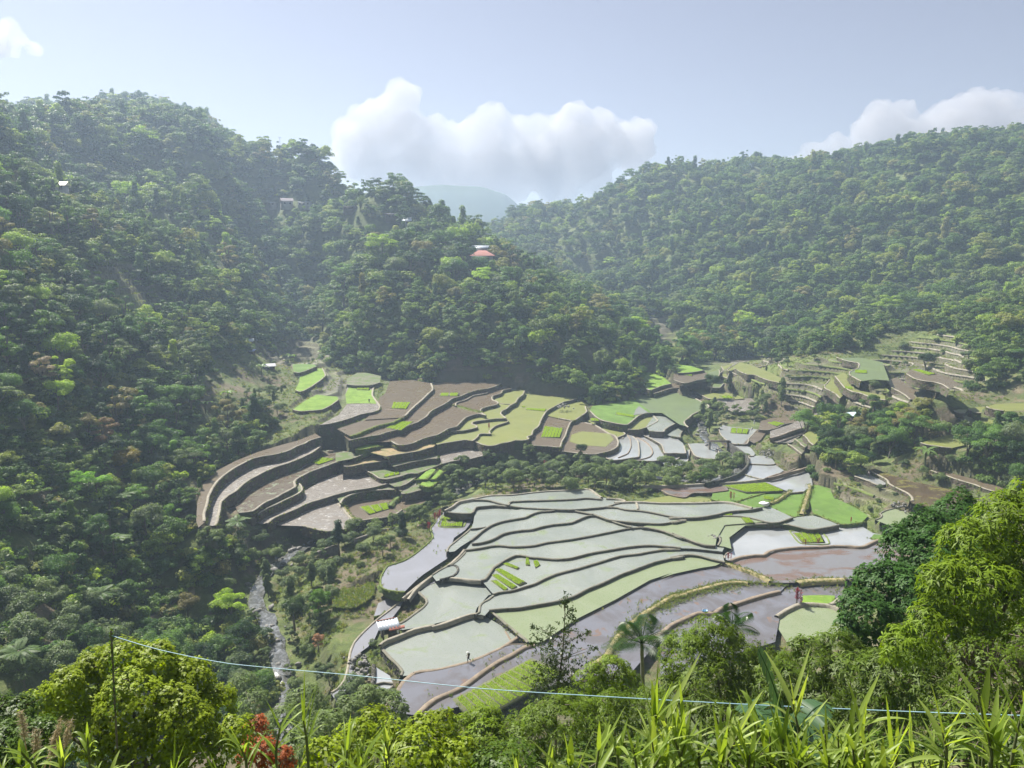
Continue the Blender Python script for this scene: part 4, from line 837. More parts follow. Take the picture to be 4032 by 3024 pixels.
for k, (c4, z, ns, desc) in enumerate(BEDS):
    C4 = np.array([atz(x, y, z+.1) for x, y in c4[:4]]); C4[:, 2] = z
    a, b, c_, d = C4
    root = empty('seedling_bed', tuple(C4.mean(0))); ctr = C4.mean(0)
    tag(root, desc, 'seedling bed', 'lime-green rice seedling beds')
    ex = .12
    base = [p+(p-ctr)*ex*.6 for p in C4]
    MBb = MB(); bot = [q-np.array((0, 0, .3)) for q in base]; top = [q+np.array((0, 0, .06)) for q in base]
    MBb.add([q-ctr for q in bot+top], [(0, 1, 5, 4), (1, 2, 6, 5), (2, 3, 7, 6), (3, 0, 4, 7), (4, 5, 6, 7)])
    MBb.build('mud_bed', bed_mud, root)
    dist = ctr[1]; wbl = max(.035, dist*.00033); dens = min(70, 1.1/(wbl*wbl*2.2))
    for s in range(ns):
        g = 0.10 if ns > 1 else 0
        s0 = (s+g/2)/ns; s1 = (s+1-g*1.6)/ns
        p00 = a+(b-a)*s0; p01 = a+(b-a)*s1; p10 = d+(c_-d)*s0; p11 = d+(c_-d)*s1
        area = .5*(np.linalg.norm(np.cross(p01-p00, p10-p00))+np.linalg.norm(np.cross(p11-p01, p11-p10)))
        nb = int(np.clip(area*dens*1.5, 80, 14000)); uu = rs.rand(nb, 1); vv = rs.rand(nb, 1)
        ends = (rs.rand(2)*.05); vv = ends[0]+vv*(1-ends.sum())
        Q = p00*(1-uu)*(1-vv)+p01*uu*(1-vv)+p10*(1-uu)*vv+p11*uu*vv
        hole = fbm(Q[:, 0], Q[:, 1], s=2.2, o=2, seed=60+k)
        if 'worn middle' in desc: Q = Q[np.hypot(*(Q-ctr)[:, :2].T) > 1.3+.8*rs.rand(len(Q))]
        if len(Q) < 3: continue
        V, F = blades(Q-ctr+np.array((0, 0, .04)), 0, .24, wbl*1.3)
        link('seedling_strip', mesh('seedling_strip', V, F, blade_m), root)

# ------------------------------------------------------------------ pale rims that follow the contours of the small hillside steps
def contours(poly, st, name_lab, seed):
    P_ = np.array(poly); w = []
    for a, b in P_: w.append(hit(a, min(b, 1900)))
    w = np.array(w); x0, y0 = w[:, :2].min(0)-8; x1, y1 = w[:, :2].max(0)+8; g = 1.5
    X_, Y_ = np.meshgrid(np.arange(x0, x1, g), np.arange(y0, y1, g)); Zb = bil(GZ, X_, Y_, GX0, GY0, GS)
    far = np.clip((np.hypot(X_, Y_)-60)/300, .12, 1); Zb = Zb+0*Zb+fbm(X_, Y_, s=42, o=4, seed=3)*5.0*np.clip((Zb-14)/30, 0, 1)*far+fbm(X_, Y_, s=7, o=3, seed=9)*.22
    Zb = Zb+noise(X_*.9-Y_*.28, (X_*.3+Y_*.9)*.30, s=46, seed=71)*8.5*np.clip((Zb-26)/35, 0, 1)*np.clip((Y_-300)/150, 0, 1)
    a, b, _ = proj(X_, Y_, Zb); ins = inpoly(a, b, poly) & (bil(BLK0, np.clip(X_, VX0, 258), np.clip(Y_, VY0, 478), VX0, VY0, VS) < .05)
    q = (Zb+fbm(X_, Y_, s=16, o=2, seed=5)*st*.5)/st; out = []
    for lev in range(int(np.floor(q[ins].min()))+1, int(q[ins].max())+1):
        f = q-(lev-.04); segs = {}
        ny, nx = f.shape; sg = f > 0
        cells = np.argwhere(ins[:-1, :-1] & ((sg[:-1, :-1] != sg[1:, :-1]) | (sg[:-1, :-1] != sg[:-1, 1:]) | (sg[:-1, :-1] != sg[1:, 1:])))
        adj = {}
        for i, j in cells:
            c = [((i, j), (i, j+1)), ((i, j+1), (i+1, j+1)), ((i+1, j+1), (i+1, j)), ((i+1, j), (i, j))]; e = []
            for p, r in c:
                if sg[p] != sg[r]: e.append(tuple(sorted((p, r))))
            if len(e) == 2: adj.setdefault(e[0], []).append(e[1]); adj.setdefault(e[1], []).append(e[0])
        def pt(e):
            p, r = e; t = f[p]/(f[p]-f[r]); return (X_[p]+(X_[r]-X_[p])*t, Y_[p]+(Y_[r]-Y_[p])*t)
        left = set(adj)
        while left:
            ends = [e for e in left if len([k for k in adj[e] if k in left]) <= 1]; cur = ends[0] if ends else next(iter(left)); line = []
            while cur is not None:
                left.discard(cur); line.append(pt(cur)); nx_ = [k for k in adj[cur] if k in left]; cur = nx_[0] if nx_ else None
            if len(line) > 9: out.append(np.column_stack((np.array(line), np.full(len(line), lev*st+.02))))
    return out
BLK0 = np.where(COV, 1., 0.); nrim = []
for (poly, st), place in zip([STEPS[0], STEPS[5], STEPS[8]], ('on the stony right-hand slope', 'on the far slope of the second valley', 'on the green terraced bank at right')):
    ls = sorted(contours(poly, st, place, 1), key=lambda l: -len(l))[:46]
    for k, l in enumerate(ls):
        L = smooth_line(l, 1.2)
        V, F = ribbon(L, [(-.42, -.35), (-.3, .14), (0, .2), (.3, .14), (.42, -.35)], seed=500+k, jit=.05, base_jit=.08)
        o = link('bund', mesh('bund', V, F, RM['grass'] if (k % 3 == 2 or 'green' in place) else RM['pale'], smooth=True)); nrim.append((place, float(proj(*[np.array([c]) for c in L[len(L)//2]])[0][0]), o))
# ------------------------------------------------------------------ foliage builders
def leaf_quads(C, Nn, L, W, rng, droop=0.0):
    """flat leaves: centre, facing, length, width -> verts, quads"""
    n = len(C); r = rng.randn(n, 3); Nn = Nn/(np.linalg.norm(Nn, axis=1)[:, None]+1e-9)
    T = r-(r*Nn).sum(1)[:, None]*Nn; T /= np.linalg.norm(T, axis=1)[:, None]+1e-9
    B = np.cross(Nn, T); L = np.broadcast_to(L, (n,))[:, None]; W = np.broadcast_to(W, (n,))[:, None]
    tip = T*L*.5; tip = tip-np.array((0, 0, 1))*droop*L
    V = np.stack((C-T*L*.5, C+B*W*.5, C+tip, C-B*W*.5), 1).reshape(-1, 3)
    return V, np.arange(4*n).reshape(n, 4)
def lobes_points(lobes, n, rng, low=-.35, thick=.28, lump=.35):
    """points and facings spread over the shells of many lobes"""
    A = np.array([l[1]*l[1]*l[2] for l in lobes]); k = rng.choice(len(lobes), n, p=A/A.sum())
    D = rng.randn(n, 3); D /= np.linalg.norm(D, axis=1)[:, None]; D[:, 2] = np.where(D[:, 2] < low, -D[:, 2]*.6, D[:, 2])
    C = np.array([l[0] for l in lobes])[k]; R = np.array([l[1] for l in lobes])[k][:, None]; Fz = np.array([l[2] for l in lobes])[k]
    rr = 1-thick*rng.rand(n, 1)**1.6
    bumps = 1+lump*noise(*(D*2.6+C*1.7).T, s=1.0, seed=7)[:, None]*.6
    P_ = D*R*rr*bumps; P_[:, 2] *= Fz
    return C+P_, D
def make_lobes(kind, rng, R, H):
    out = []
    if kind == 'round':
        for i in range(15):
            a = rng.rand()*2*pi; q = rng.rand()**.5*R*.68; z = H*(.52+.34*rng.rand()*(1-(q/R)**2)); out.append(((q*cos(a), q*sin(a), z), R*rng.uniform(.28, .46), .72))
    elif kind == 'tall':
        for i in range(14):
            t = i/13; a = rng.rand()*2*pi; q = rng.rand()*R*.45*(1.15-t); out.append(((q*cos(a), q*sin(a), H*(.32+.60*t)), R*rng.uniform(.28, .44)*(1.1-.45*t), .85))
    elif kind == 'flat':
        for i in range(18):
            a = rng.rand()*2*pi; q = rng.rand()**.5*R*.85; z = H*(.62+.3*rng.rand())-q*.12; out.append(((q*cos(a), q*sin(a), z), R*rng.uniform(.20, .36), .38))
    elif kind == 'loose':
        for i in range(16):
            a = rng.rand()*2*pi; q = rng.rand()**.6*R*.8; z = H*(.35+.6*rng.rand()*(1-.5*q/R)); out.append(((q*cos(a), q*sin(a), z), R*rng.uniform(.16, .34), .62))
    elif kind == 'bush':
        for i in range(12):
            a = rng.rand()*2*pi; q = rng.rand()**.5*R*.7; z = H*(.28+.42*rng.rand()); out.append(((q*cos(a), q*sin(a), z), R*rng.uniform(.28, .46), .8))
    return out
def crown_mesh(name, kind, R, H, n, leaf, mat, seed, wide=.62):
    rng = np.random.RandomState(seed); lobes = make_lobes(kind, rng, R, H)
    C, D = lobes_points(lobes, n, rng)
    Nn = D*1.0+np.array((0, 0, .55))+rng.randn(n, 3)*.34
    V, F = leaf_quads(C, Nn, leaf*rng.uniform(.6, 1.35, n), leaf*wide*rng.uniform(.7, 1.2, n), rng, .12)
    return mesh(name, V, F, mat), lobes
def trunk_mesh(name, lobes, R, H, mat, seed, thick=.028, nb=6):
    rng = np.random.RandomState(seed+5); m = MB(); top = H*.72
    t = np.linspace(0, 1, 7); bx, by = rng.randn(2)*R*.1
    tr = np.stack((bx*t**2*2, by*t**2*2, -1.0+t*(top+1.0)), 1); m.tube(tr, H*thick*(1.35-t*1.05), 7)
    for i in range(nb):
        l = lobes[(i*3) % len(lobes)]; s = tr[2+i % 4]; e = np.array(l[0]); mid_ = (s+e)/2+np.array((0, 0, -.05*H))
        m.tube([s, mid_, e], [H*thick*.55, H*thick*.38, H*thick*.12], 5, False)
    return m.mesh(name, mat, True)
bark = objmat('bark', (.20, .17, .13), (.07, .055, .04), .95, 2.5)
GREENS = ((0, (0.047, 0.088, 0.027)), (.22, (0.082, 0.142, 0.037)), (.42, (0.108, 0.177, 0.051)), (.58, (0.154, 0.222, 0.051)), (.70, (0.134, 0.169, 0.085)), (.82, (0.216, 0.291, 0.051)), (.93, (0.216, 0.195, 0.085)), (1, (0.288, 0.389, 0.051)))
far_leaf = leaf_mat('forest_leaves', GREENS, .38, vs=.35)
near_leaf = leaf_mat('slope_leaves', GREENS, .38, vs=.6, objcol=True)
river_leaf = leaf_mat('river_leaves', ((0, (.10, .14, .062)), (.5, (.125, .17, .07)), (1, (.15, .20, .06))), .3, vs=.9, spread=.45)
def rmat(name, c, trans=.35, **k): return leaf_mat(name, ((0, c), (1, tuple(x*1.15 for x in c))), trans, **k)

KINDS = [('round', 4.4, 9), ('tall', 4.2, 10), ('flat', 5.2, 9.5), ('loose', 4.3, 10.5), ('round', 3.6, 7.5), ('loose', 3.4, 8), ('loose', 4.8, 9), ('bush', 2.9, 4.2)]
tcol = bpy.data.collections.new('forest_templates')
TR = []
for i, (k, R, H) in enumerate(KINDS):
    me, lob = crown_mesh('forest_crown_%d' % i, k, R, H, 1500, .62, far_leaf, 30+i)
    o = bpy.data.objects.new('forest_tree_%d' % i, me); tcol.objects.link(o)
NEAR = []
for i, (k, R, H) in enumerate(KINDS):
    me, lob = crown_mesh('tree_crown', k, R, H, 5200, .34, near_leaf, 30+i)
    NEAR.append((me, trunk_mesh('tree_trunk', lob, R, H, bark, 30+i)))

# ------------------------------------------------------------------ where the forest stands
NOF = [RF("790,2100 760,1960 850,1850 990,1760 1080,1680 1080,1610 980,1650 800,1660 760,1520 860,1390 1080,1330 1230,1340 1300,1430 1480,1478 2000,1502 2350,1588 2585,1640 2570,1490 2640,1432 2750,1420 3000,1396 3340,1372 3480,1300 3600,1280 3800,1300 3840,1420 3860,1560 4100,1570 4500,1690 3790,1710 3760,1600 3560,1560 3400,1620 3150,1700 3120,1850 3250,1900 3500,1850 3620,1770 3800,1800 4000,1920 4500,2000 4500,3200 1120,3200 1060,2700 990,2500 990,2300 1030,2150"),
       RF("380,1060 520,1050 560,1140 640,1180 660,1260 520,1290 420,1180"), RF("2530,1240 2650,1225 2680,1380 2640,1410 2540,1340"),
       RF("3060,1620 3110,1500 3030,1460 2900,1480 2890,1560 2940,1620"), RF("430,2470 760,2330 790,2360 480,2500")]
rng = np.random.RandomState(11)
HGV = land(VXX, VYY)
na, nd = 500, 420
azs = np.linspace(-.95, .95, na); ds = 75*(1000/75)**np.linspace(0, 1, nd)
AX = azs[None, :]*ds[:, None]; AY = np.repeat(ds[:, None], na, 1); AZ = bil(GZ, AX, AY, GX0, GY0, GS)
RUN = np.maximum.accumulate((AZ-CAMZ)/AY, axis=0)
pts = []
for sp, lo, hi in ((4.3, 62, 200), (5.4, 200, 420), (7.8, 420, 980)):
    xs = np.arange(-720, 740, sp); ysr = np.arange(lo, hi, sp); X, Y = np.meshgrid(xs, ysr)
    X = (X+rng.uniform(-.42, .42, X.shape)*sp).ravel(); Y = (Y+rng.uniform(-.42, .42, Y.shape)*sp).ravel()
    k = (np.abs(X) < .86*Y+25); pts.append(np.stack((X[k], Y[k], np.full(k.sum(), sp)), 1))
pts = np.vstack(pts); X, Y, SPc = pts.T
Z = land(X, Y); px, py, dep = proj(X, Y, Z+2)
ia = np.clip(((X/Y+.95)/1.9*(na-1)).astype(int), 0, na-1); idd = np.clip(np.searchsorted(ds, Y)-2, 0, nd-1)
vis = (Z+16-CAMZ)/Y > RUN[idd, ia]
ok = vis.copy()
for poly in NOF: ok &= ~inpoly(px, py, poly)
# gaps and clearings in the wood
dens = fbm(X, Y, s=38, o=3, seed=21)
ok &= ~((dens < -.75) & (rng.rand(len(X)) < .6))
ok &= ~((Y < 118) & (X > -48)) & ~((Y < 84) & (X > -60))
rd, _ = rivdist(X, Y); ok &= rd > 5; ok &= ~openhouse(X, Y)
BLK = np.where(COV & (HGV < TOP+.5), 1., 0.)
cv = bil(BLK, np.clip(X, VX0, 258), np.clip(Y, VY0, 478), VX0, VY0, VS); ok &= ~((cv > .01) & (X > VX0) & (X < 258) & (Y < 478))
X, Y, Z, SPc, px, py = [a[ok] for a in (X, Y, Z, SPc, px, py)]
left = px < 1150
ki = rng.choice([0, 1, 2, 3, 4, 5, 6, 7], len(X), p=[.22, .06, .16, .18, .12, .10, .08, .08])
scl = SPc/5.4*(.62+.78*rng.rand(len(X))**1.4)
small = left & (Y < 190); scl = np.where(small, scl*rng.uniform(.6, 1.05, len(X)), scl)
low = (py > 2150); ki = np.where(low & (rng.rand(len(X)) < .5), 7, ki)
rot = rng.rand(len(X))*2*pi
inview = (px > -60) & (px < 4092) & (py > 250)
size = np.where(inview, scl*8/np.hypot(X, Y), 0)
order = np.argsort(-size); ind = order[:290]; rest = np.setdiff1d(np.arange(len(X)), ind)
print('forest', len(X), 'individual', len(ind))
# the 290 that show largest: trees of their own
LOOK = ['rounded leafy', 'tall narrow', 'flat-topped spreading', 'loose open-crowned', 'small rounded', 'small ragged', 'broad ragged', 'low bushy']
zones = [(RF("-100,1000 700,1000 700,1600 -100,1600"), 'high on the left hillside'), (RF("-100,1600 1200,1600 1200,1950 -100,1950"), 'halfway up the left slope'),
         (RF("-100,1950 1300,1950 1300,2300 -100,2300"), 'on the lower left slope'), (RF("-100,2300 1300,2300 1300,3100 -100,3100"), 'in the dark hollow at lower left'),
         (RF("1200,700 2700,700 2700,1700 1200,1700"), 'on the central forested hill'), (RF("3000,1200 4200,1200 4200,2200 3000,2200"), 'among the right-hand terraces')]
HUES = [('dark green', (0.043, 0.085, 0.029), .2), ('deep green', (0.072, 0.138, 0.037), .26), ('mid-green', (0.108, 0.186, 0.048), .22), ('grey-green', (0.148, 0.186, 0.101), .12), ('yellow-green', (0.270, 0.372, 0.048), .09), ('olive brown', (0.190, 0.169, 0.076), .07), ('bright green', (0.154, 0.283, 0.043), .04)]
hp = np.array([h[2] for h in HUES]); hp /= hp.sum()
made = {}
for i in ind:
    k = int(ki[i]); place = 'on the forested slope'
    for poly, w in zones:
        if inpoly(np.array([px[i]]), np.array([py[i]]), poly)[0]: place = w; break
    h = HUES[rng.choice(len(HUES), p=hp)]; f = rng.uniform(.85, 1.2)
    root = empty('forest_tree', (X[i], Y[i], Z[i]-.2), rot[i], float(scl[i])*1.0)
    root.rotation_euler[0] = rng.uniform(-.06, .06)
    made.setdefault((LOOK[k]+' '+h[0], place), []).append((px[i], root))
    c = link('crown', NEAR[k][0], root); c.color = (h[1][0]*f, h[1][1]*f, h[1][2]*f, 1)
    link('trunk', NEAR[k][1], root)
ORD = ['leftmost', 'second', 'third', 'fourth', 'fifth', 'sixth', 'seventh', 'eighth', 'ninth', 'tenth', 'eleventh', 'twelfth', 'thirteenth', 'fourteenth', 'fifteenth']
def NTH(n):
    o = {1: 'first', 2: 'second', 3: 'third', 4: 'fourth', 5: 'fifth', 6: 'sixth', 7: 'seventh', 8: 'eighth', 9: 'ninth', 10: 'tenth', 11: 'eleventh', 12: 'twelfth'}
    return o[n] if n in o else str(n)+('th' if n % 100 in (11, 12, 13) or n % 10 not in (1, 2, 3) else ('st', 'nd', 'rd')[n % 10-1])
def number(items, one, group, cat):
    """items: (px, object) that share a look and a place; the label says which one it is"""
    items.sort(key=lambda t: t[0]); n = len(items)
    for q, (p_, o) in enumerate(items):
        if n == 1: lab = one
        elif q == n-1: lab = one+', rightmost such'
        elif q == 0: lab = one+', leftmost such'
        else: lab = one+', %s from left' % NTH(q+1)
        tag(o, lab, cat, group)
for pl_ in sorted({t[0] for t in nrim}): number([(t[1], t[2]) for t in nrim if t[0] == pl_], 'low curved bund '+pl_, 'low bunds '+pl_, 'bund')
for (look, place), it in made.items(): number(it, look+' tree '+place, 'trees '+place, 'tree')
def gn_scatter(name, P_, idx, rz, sc__, coll, tilt=.07):
    n = len(P_); me = bpy.data.meshes.new(name); me.vertices.add(n); me.vertices.foreach_set('co', np.asarray(P_, np.float32).ravel())
    a = me.attributes.new('pick', 'INT', 'POINT'); a.data.foreach_set('value', np.asarray(idx, np.int32))
    a = me.attributes.new('turn', 'FLOAT_VECTOR', 'POINT'); a.data.foreach_set('vector', np.stack((rng.uniform(-tilt, tilt, n), rng.uniform(-tilt, tilt, n), rz), 1).astype(np.float32).ravel())
    a = me.attributes.new('size', 'FLOAT_VECTOR', 'POINT'); s3 = np.asarray(sc__) if np.ndim(sc__) == 2 else np.stack((sc__, sc__, sc__), 1)
    a.data.foreach_set('vector', s3.astype(np.float32).ravel())
    o = link(name, me); md = o.modifiers.new('scatter', 'NODES'); ng = bpy.data.node_groups.new(name+'_scatter', 'GeometryNodeTree'); md.node_group = ng
    ng.interface.new_socket('Geometry', in_out='INPUT', socket_type='NodeSocketGeometry'); ng.interface.new_socket('Geometry', in_out='OUTPUT', socket_type='NodeSocketGeometry')
    gi = ng.nodes.new('NodeGroupInput'); go = ng.nodes.new('NodeGroupOutput'); io = ng.nodes.new('GeometryNodeInstanceOnPoints'); ci = ng.nodes.new('GeometryNodeCollectionInfo')
    ci.inputs['Collection'].default_value = coll; ci.inputs['Separate Children'].default_value = True; ci.inputs['Reset Children'].default_value = True
    def attr(nm, t):
        q = ng.nodes.new('GeometryNodeInputNamedAttribute'); q.data_type = t; q.inputs['Name'].default_value = nm; return q.outputs['Attribute']
    L = ng.links.new; L(gi.outputs[0], io.inputs['Points']); L(ci.outputs[0], io.inputs['Instance']); io.inputs['Pick Instance'].default_value = True
    L(attr('pick', 'INT'), io.inputs['Instance Index']); L(attr('turn', 'FLOAT_VECTOR'), io.inputs['Rotation']); L(attr('size', 'FLOAT_VECTOR'), io.inputs['Scale']); L(io.outputs[0], go.inputs[0])
    return o
s3 = np.stack((scl[rest],)*3, 1)*np.stack((np.ones(len(rest)), np.ones(len(rest)), rng.uniform(.8, 1.25, len(rest))), 1)
fo = gn_scatter('forest', np.stack((X[rest], Y[rest], Z[rest]-.3), 1), ki[rest], rot[rest], s3, tcol)
tag(fo, 'dense broadleaf forest covering the valley sides and the far ridges', 'forest', kind='stuff')
# undergrowth so that no bare ground shows between the trees
ucol = bpy.data.collections.new('undergrowth_templates')
for i in range(3):
    me, _ = crown_mesh('undergrowth_%d' % i, 'bush', 1.5, 1.7, 420, .40, far_leaf, 80+i); ucol.objects.link(bpy.data.objects.new('undergrowth_%d' % i, me))
j = rng.randint(0, len(X), 34000); j = j[(Y[j] < 760)]
ux = X[j]+rng.uniform(-3.2, 3.2, len(j)); uy = Y[j]+rng.uniform(-3.2, 3.2, len(j)); uz = land(ux, uy)
c2_ = bil(BLK, np.clip(ux, VX0, 258), np.clip(uy, VY0, 478), VX0, VY0, VS); m = (c2_ < .01) & ~openhouse(ux, uy)
ug = gn_scatter('undergrowth', np.stack((ux, uy, uz-.1), 1)[m], rng.randint(0, 3, m.sum()), rng.rand(m.sum())*6.3, rng.uniform(.8, 1.9, m.sum())*np.clip(uy[m]/300, 1, 1.6), ucol, .15)
tag(ug, 'tangled undergrowth between the trees of the slopes', 'undergrowth', kind='stuff')

# ------------------------------------------------------------------ haze, far mountain, clouds
hm, nt, out = newmat('haze'); pv = N(nt, 'VolumePrincipled'); pv.inputs['Color'].default_value = (.60, .76, 1.0, 1)
pv.inputs['Density'].default_value = .00034; pv.inputs['Anisotropy'].default_value = .35; nt.links.new(pv.outputs[0], out.inputs[1])
hb = MB(); hb.box((0, 1750, 106), (5200, 3620, 240)); haze = hb.build('haze', hm); haze['kind'] = 'stuff'
# ------------------------------------------------------------------ finding the ground behind a point of the view
def gz(x, y): return float(land(np.array([x]), np.array([y]))[0])
# ------------------------------------------------------------------ plants with long leaves
def strip(m, base, az, L, W, rise, droop, n=8, fold=.25, prof=None, twist=0):
    """a blade that rises and arches over; two strips folded at the midrib"""
    t = np.linspace(0, 1, n+1); d = np.array((cos(az), sin(az), 0)); s = np.array((-sin(az), cos(az), 0))
    r = L*(cos(rise)*t); z = L*(sin(rise)*t)-droop*L*t*t
    c = np.array(base)+r[:, None]*d+z[:, None]*np.array((0, 0, 1))
    w = W*(prof(t) if prof else np.sin(pi*np.clip(t*.93+.05, 0, 1))**.6)
    tw = twist*t; sd = s[None]*np.cos(tw)[:, None]+np.array((0, 0, 1))[None]*np.sin(tw)[:, None]
    up = np.array((0, 0, fold))
    V = np.concatenate((c-sd*w[:, None]*.5+up*w[:, None], c, c+sd*w[:, None]*.5+up*w[:, None])); k = n+1; F = []
    for i in range(n): F += [(i, i+1, k+i+1, k+i), (k+i, k+i+1, 2*k+i+1, 2*k+i)]
    m.add(V, F)
def frond(m, base, az, L, rise, droop, nl=22, ll=.5, lw=.05, hang=.35, rib=.03):
    """feather leaf: a rib with leaflets on both sides"""
    t = np.linspace(0, 1, 9); d = np.array((cos(az), sin(az), 0)); s = np.array((-sin(az), cos(az), 0))
    c = np.array(base)+(L*cos(rise)*t)[:, None]*d+(L*sin(rise)*t-droop*L*t**2)[:, None]*np.array((0, 0, 1))
    m.tube(c, rib*(1.1-t), 4, False); q = np.linspace(.12, 1, nl)
    cx = np.stack([np.interp(q, t, c[:, k]) for k in range(3)], 1); tg = np.gradient(cx, axis=0); tg /= np.linalg.norm(tg, axis=1)[:, None]
    l = ll*np.sin(pi*np.clip(q*.85+.1, 0, 1))**.7
    for sg in (-1, 1):
        dr = s*sg*.85+tg*.5-np.array((0, 0, 1))*hang; dr /= np.linalg.norm(dr, axis=1)[:, None]
        e = cx+dr*l[:, None]; mid_ = (cx+e)/2+np.array((0, 0, .06))*l[:, None]; w = tg*lw
        V = np.stack((cx, mid_+w, e-np.array((0, 0, .1))*l[:, None], mid_-w), 1).reshape(-1, 3)
        m.add(V, np.arange(4*nl).reshape(nl, 4))
palm_leaf = rmat('palm_leaf', (.045, .085, .022), .3, rough=.35)
banana_leaf = rmat('banana_leaf', (.13, .20, .06), .4, rough=.35)
fern_leaf = rmat('fern_leaf', (.10, .155, .055), .35)
bamboo_leaf = rmat('bamboo_leaf', (.10, .135, .05), .35)
stem_m = objmat('stem_green', (.13, .15, .06), (.07, .08, .03), .8, 3)
grey_stem = objmat('stem_grey', (.26, .25, .21), (.15, .14, .11), .9, 3)
red_leaf = rmat('red_leaf', (.20, .018, .035), .3, tint=(1, .3, .3))
def banana(seed):
    r = np.random.RandomState(seed); root = empty('banana_plant'); m = MB()
    m.tube([(0, 0, -.5), (.05, 0, 1.2), (.1, 0, 2.3)], [.16, .13, .08], 8); m.build('stem', stem_m, root, True)
    for i in range(8):
        a = i*2.4+r.rand()*.6; l = MB(); strip(l, (.1, 0, 2.1), a, r.uniform(2.0, 2.8), .62, r.uniform(.6, 1.25), r.uniform(.35, .95), 7, .18)
        l.build('leaf', banana_leaf, root)
    return root
def fern(seed):
    r = np.random.RandomState(seed); root = empty('tree_fern'); m = MB()
    m.tube([(0, 0, -.6), (0, 0, 1.5), (.1, 0, 3.2)], [.16, .12, .12], 7); m.build('trunk', bark, root, True)
    for i in range(13):
        l = MB(); frond(l, (.1, 0, 3.1), i*2.4+r.rand()*.3, r.uniform(2.4, 3.1), r.uniform(.15, .7), r.uniform(.25, .5), 20, .75, .085, .1, .025); l.build('frond', fern_leaf, root)
    return root
def palm(H, L, nf, seed, name='areca_palm', lw=.05, ll=.7, nl=26, rises=(.1, 1.35), mat=palm_leaf):
    r = np.random.RandomState(seed); root = empty(name); m = MB()
    z = np.linspace(-1, H, 8); m.tube(np.stack((.12*np.sin(z*.4), 0*z, z), 1), np.linspace(.13, .075, 8), 8); m.build('trunk', grey_stem, root, True)
    for i in range(nf):
        l = MB(); ri = rises[0]+(rises[1]-rises[0])*(i+.5)/nf
        frond(l, (.12*sin(H*.4), 0, H), i*2.4+r.rand()*.4, L*r.uniform(.85, 1.1), ri, .38+.35*(1-ri/1.4), nl, ll, lw, .45, .028); l.build('frond', mat, root)
    return root
def bamboo(seed, H=14, n=22, spread=3.2):
    r = np.random.RandomState(seed); root = empty('bamboo_clump'); m = MB(); C = []; D = []
    for i in range(n):
        a = r.rand()*2*pi; h = H*r.uniform(.65, 1.05); s = spread*r.uniform(.3, 1.1); t = np.linspace(0, 1, 8)
        c = np.stack((cos(a)*(.5+s*t**2.2), sin(a)*(.5+s*t**2.2), -1+h*t-h*.16*t**4), 1); m.tube(c, .07*(1.1-t), 4, False)
        q = .3+.7*r.rand(150)**.7; P_ = np.stack([np.interp(q, t, c[:, k]) for k in range(3)], 1)+r.randn(150, 3)*np.array((.42, .42, .3))*(.4+q[:, None]); C.append(P_); D.append(r.randn(150, 3)*.6+np.array((0, 0, .6)))
    m.build('culms', stem_m, root, True)
    V, F = leaf_quads(np.concatenate(C), np.concatenate(D), .62, .2, r, .35); link('foliage', mesh('foliage', V, F, bamboo_leaf), root); return root
def bare_tree(seed, H=9):
    r = np.random.RandomState(seed); root = empty('bare_tree'); m = MB()
    def br(p, d, l, w, k):
        e = p+d*l; m.tube([p, (p+e)/2+r.randn(3)*l*.05, e], [w, w*.8, w*.6], 4, False)
        if k == 0: return
        for j in range(3):
            q = d+r.randn(3)*.55+np.array((0, 0, .15)); q /= np.linalg.norm(q); br(p+d*l*r.uniform(.6, 1), q, l*.62, w*.58, k-1)
    br(np.array((0., 0, -.5)), np.array((0, 0, 1.)), H*.42, .16, 4); m.build('branches', grey_stem, root, False); return root
def ti_plant(seed):
    r = np.random.RandomState(seed); root = empty('red_leaved_shrub'); s = MB(); l = MB()
    for k in range(4):
        b = np.array((r.randn()*.25, r.randn()*.25, 0)); h = r.uniform(1.0, 2.3); s.tube([b-np.array((0, 0, .3)), b+np.array((0, 0, h))], [.04, .02], 5)
        for i in range(26):
            z = h*(.25+.75*i/25); strip(l, b+np.array((0, 0, z)), i*2.4, .55, .13, r.uniform(.5, 1.2), .25, 3, .2)
    s.build('stem', bark, root); l.build('leaves', red_leaf, root); return root
def put(o, p, rz=0, s=1.0, label=None, cat=None, group=None):
    o.location = tuple(p); o.rotation_euler[2] = rz; o.scale = (s, s, s); tag(o, label, cat, group); return o
rng = np.random.RandomState(77)
BAN = banana(1); first = True
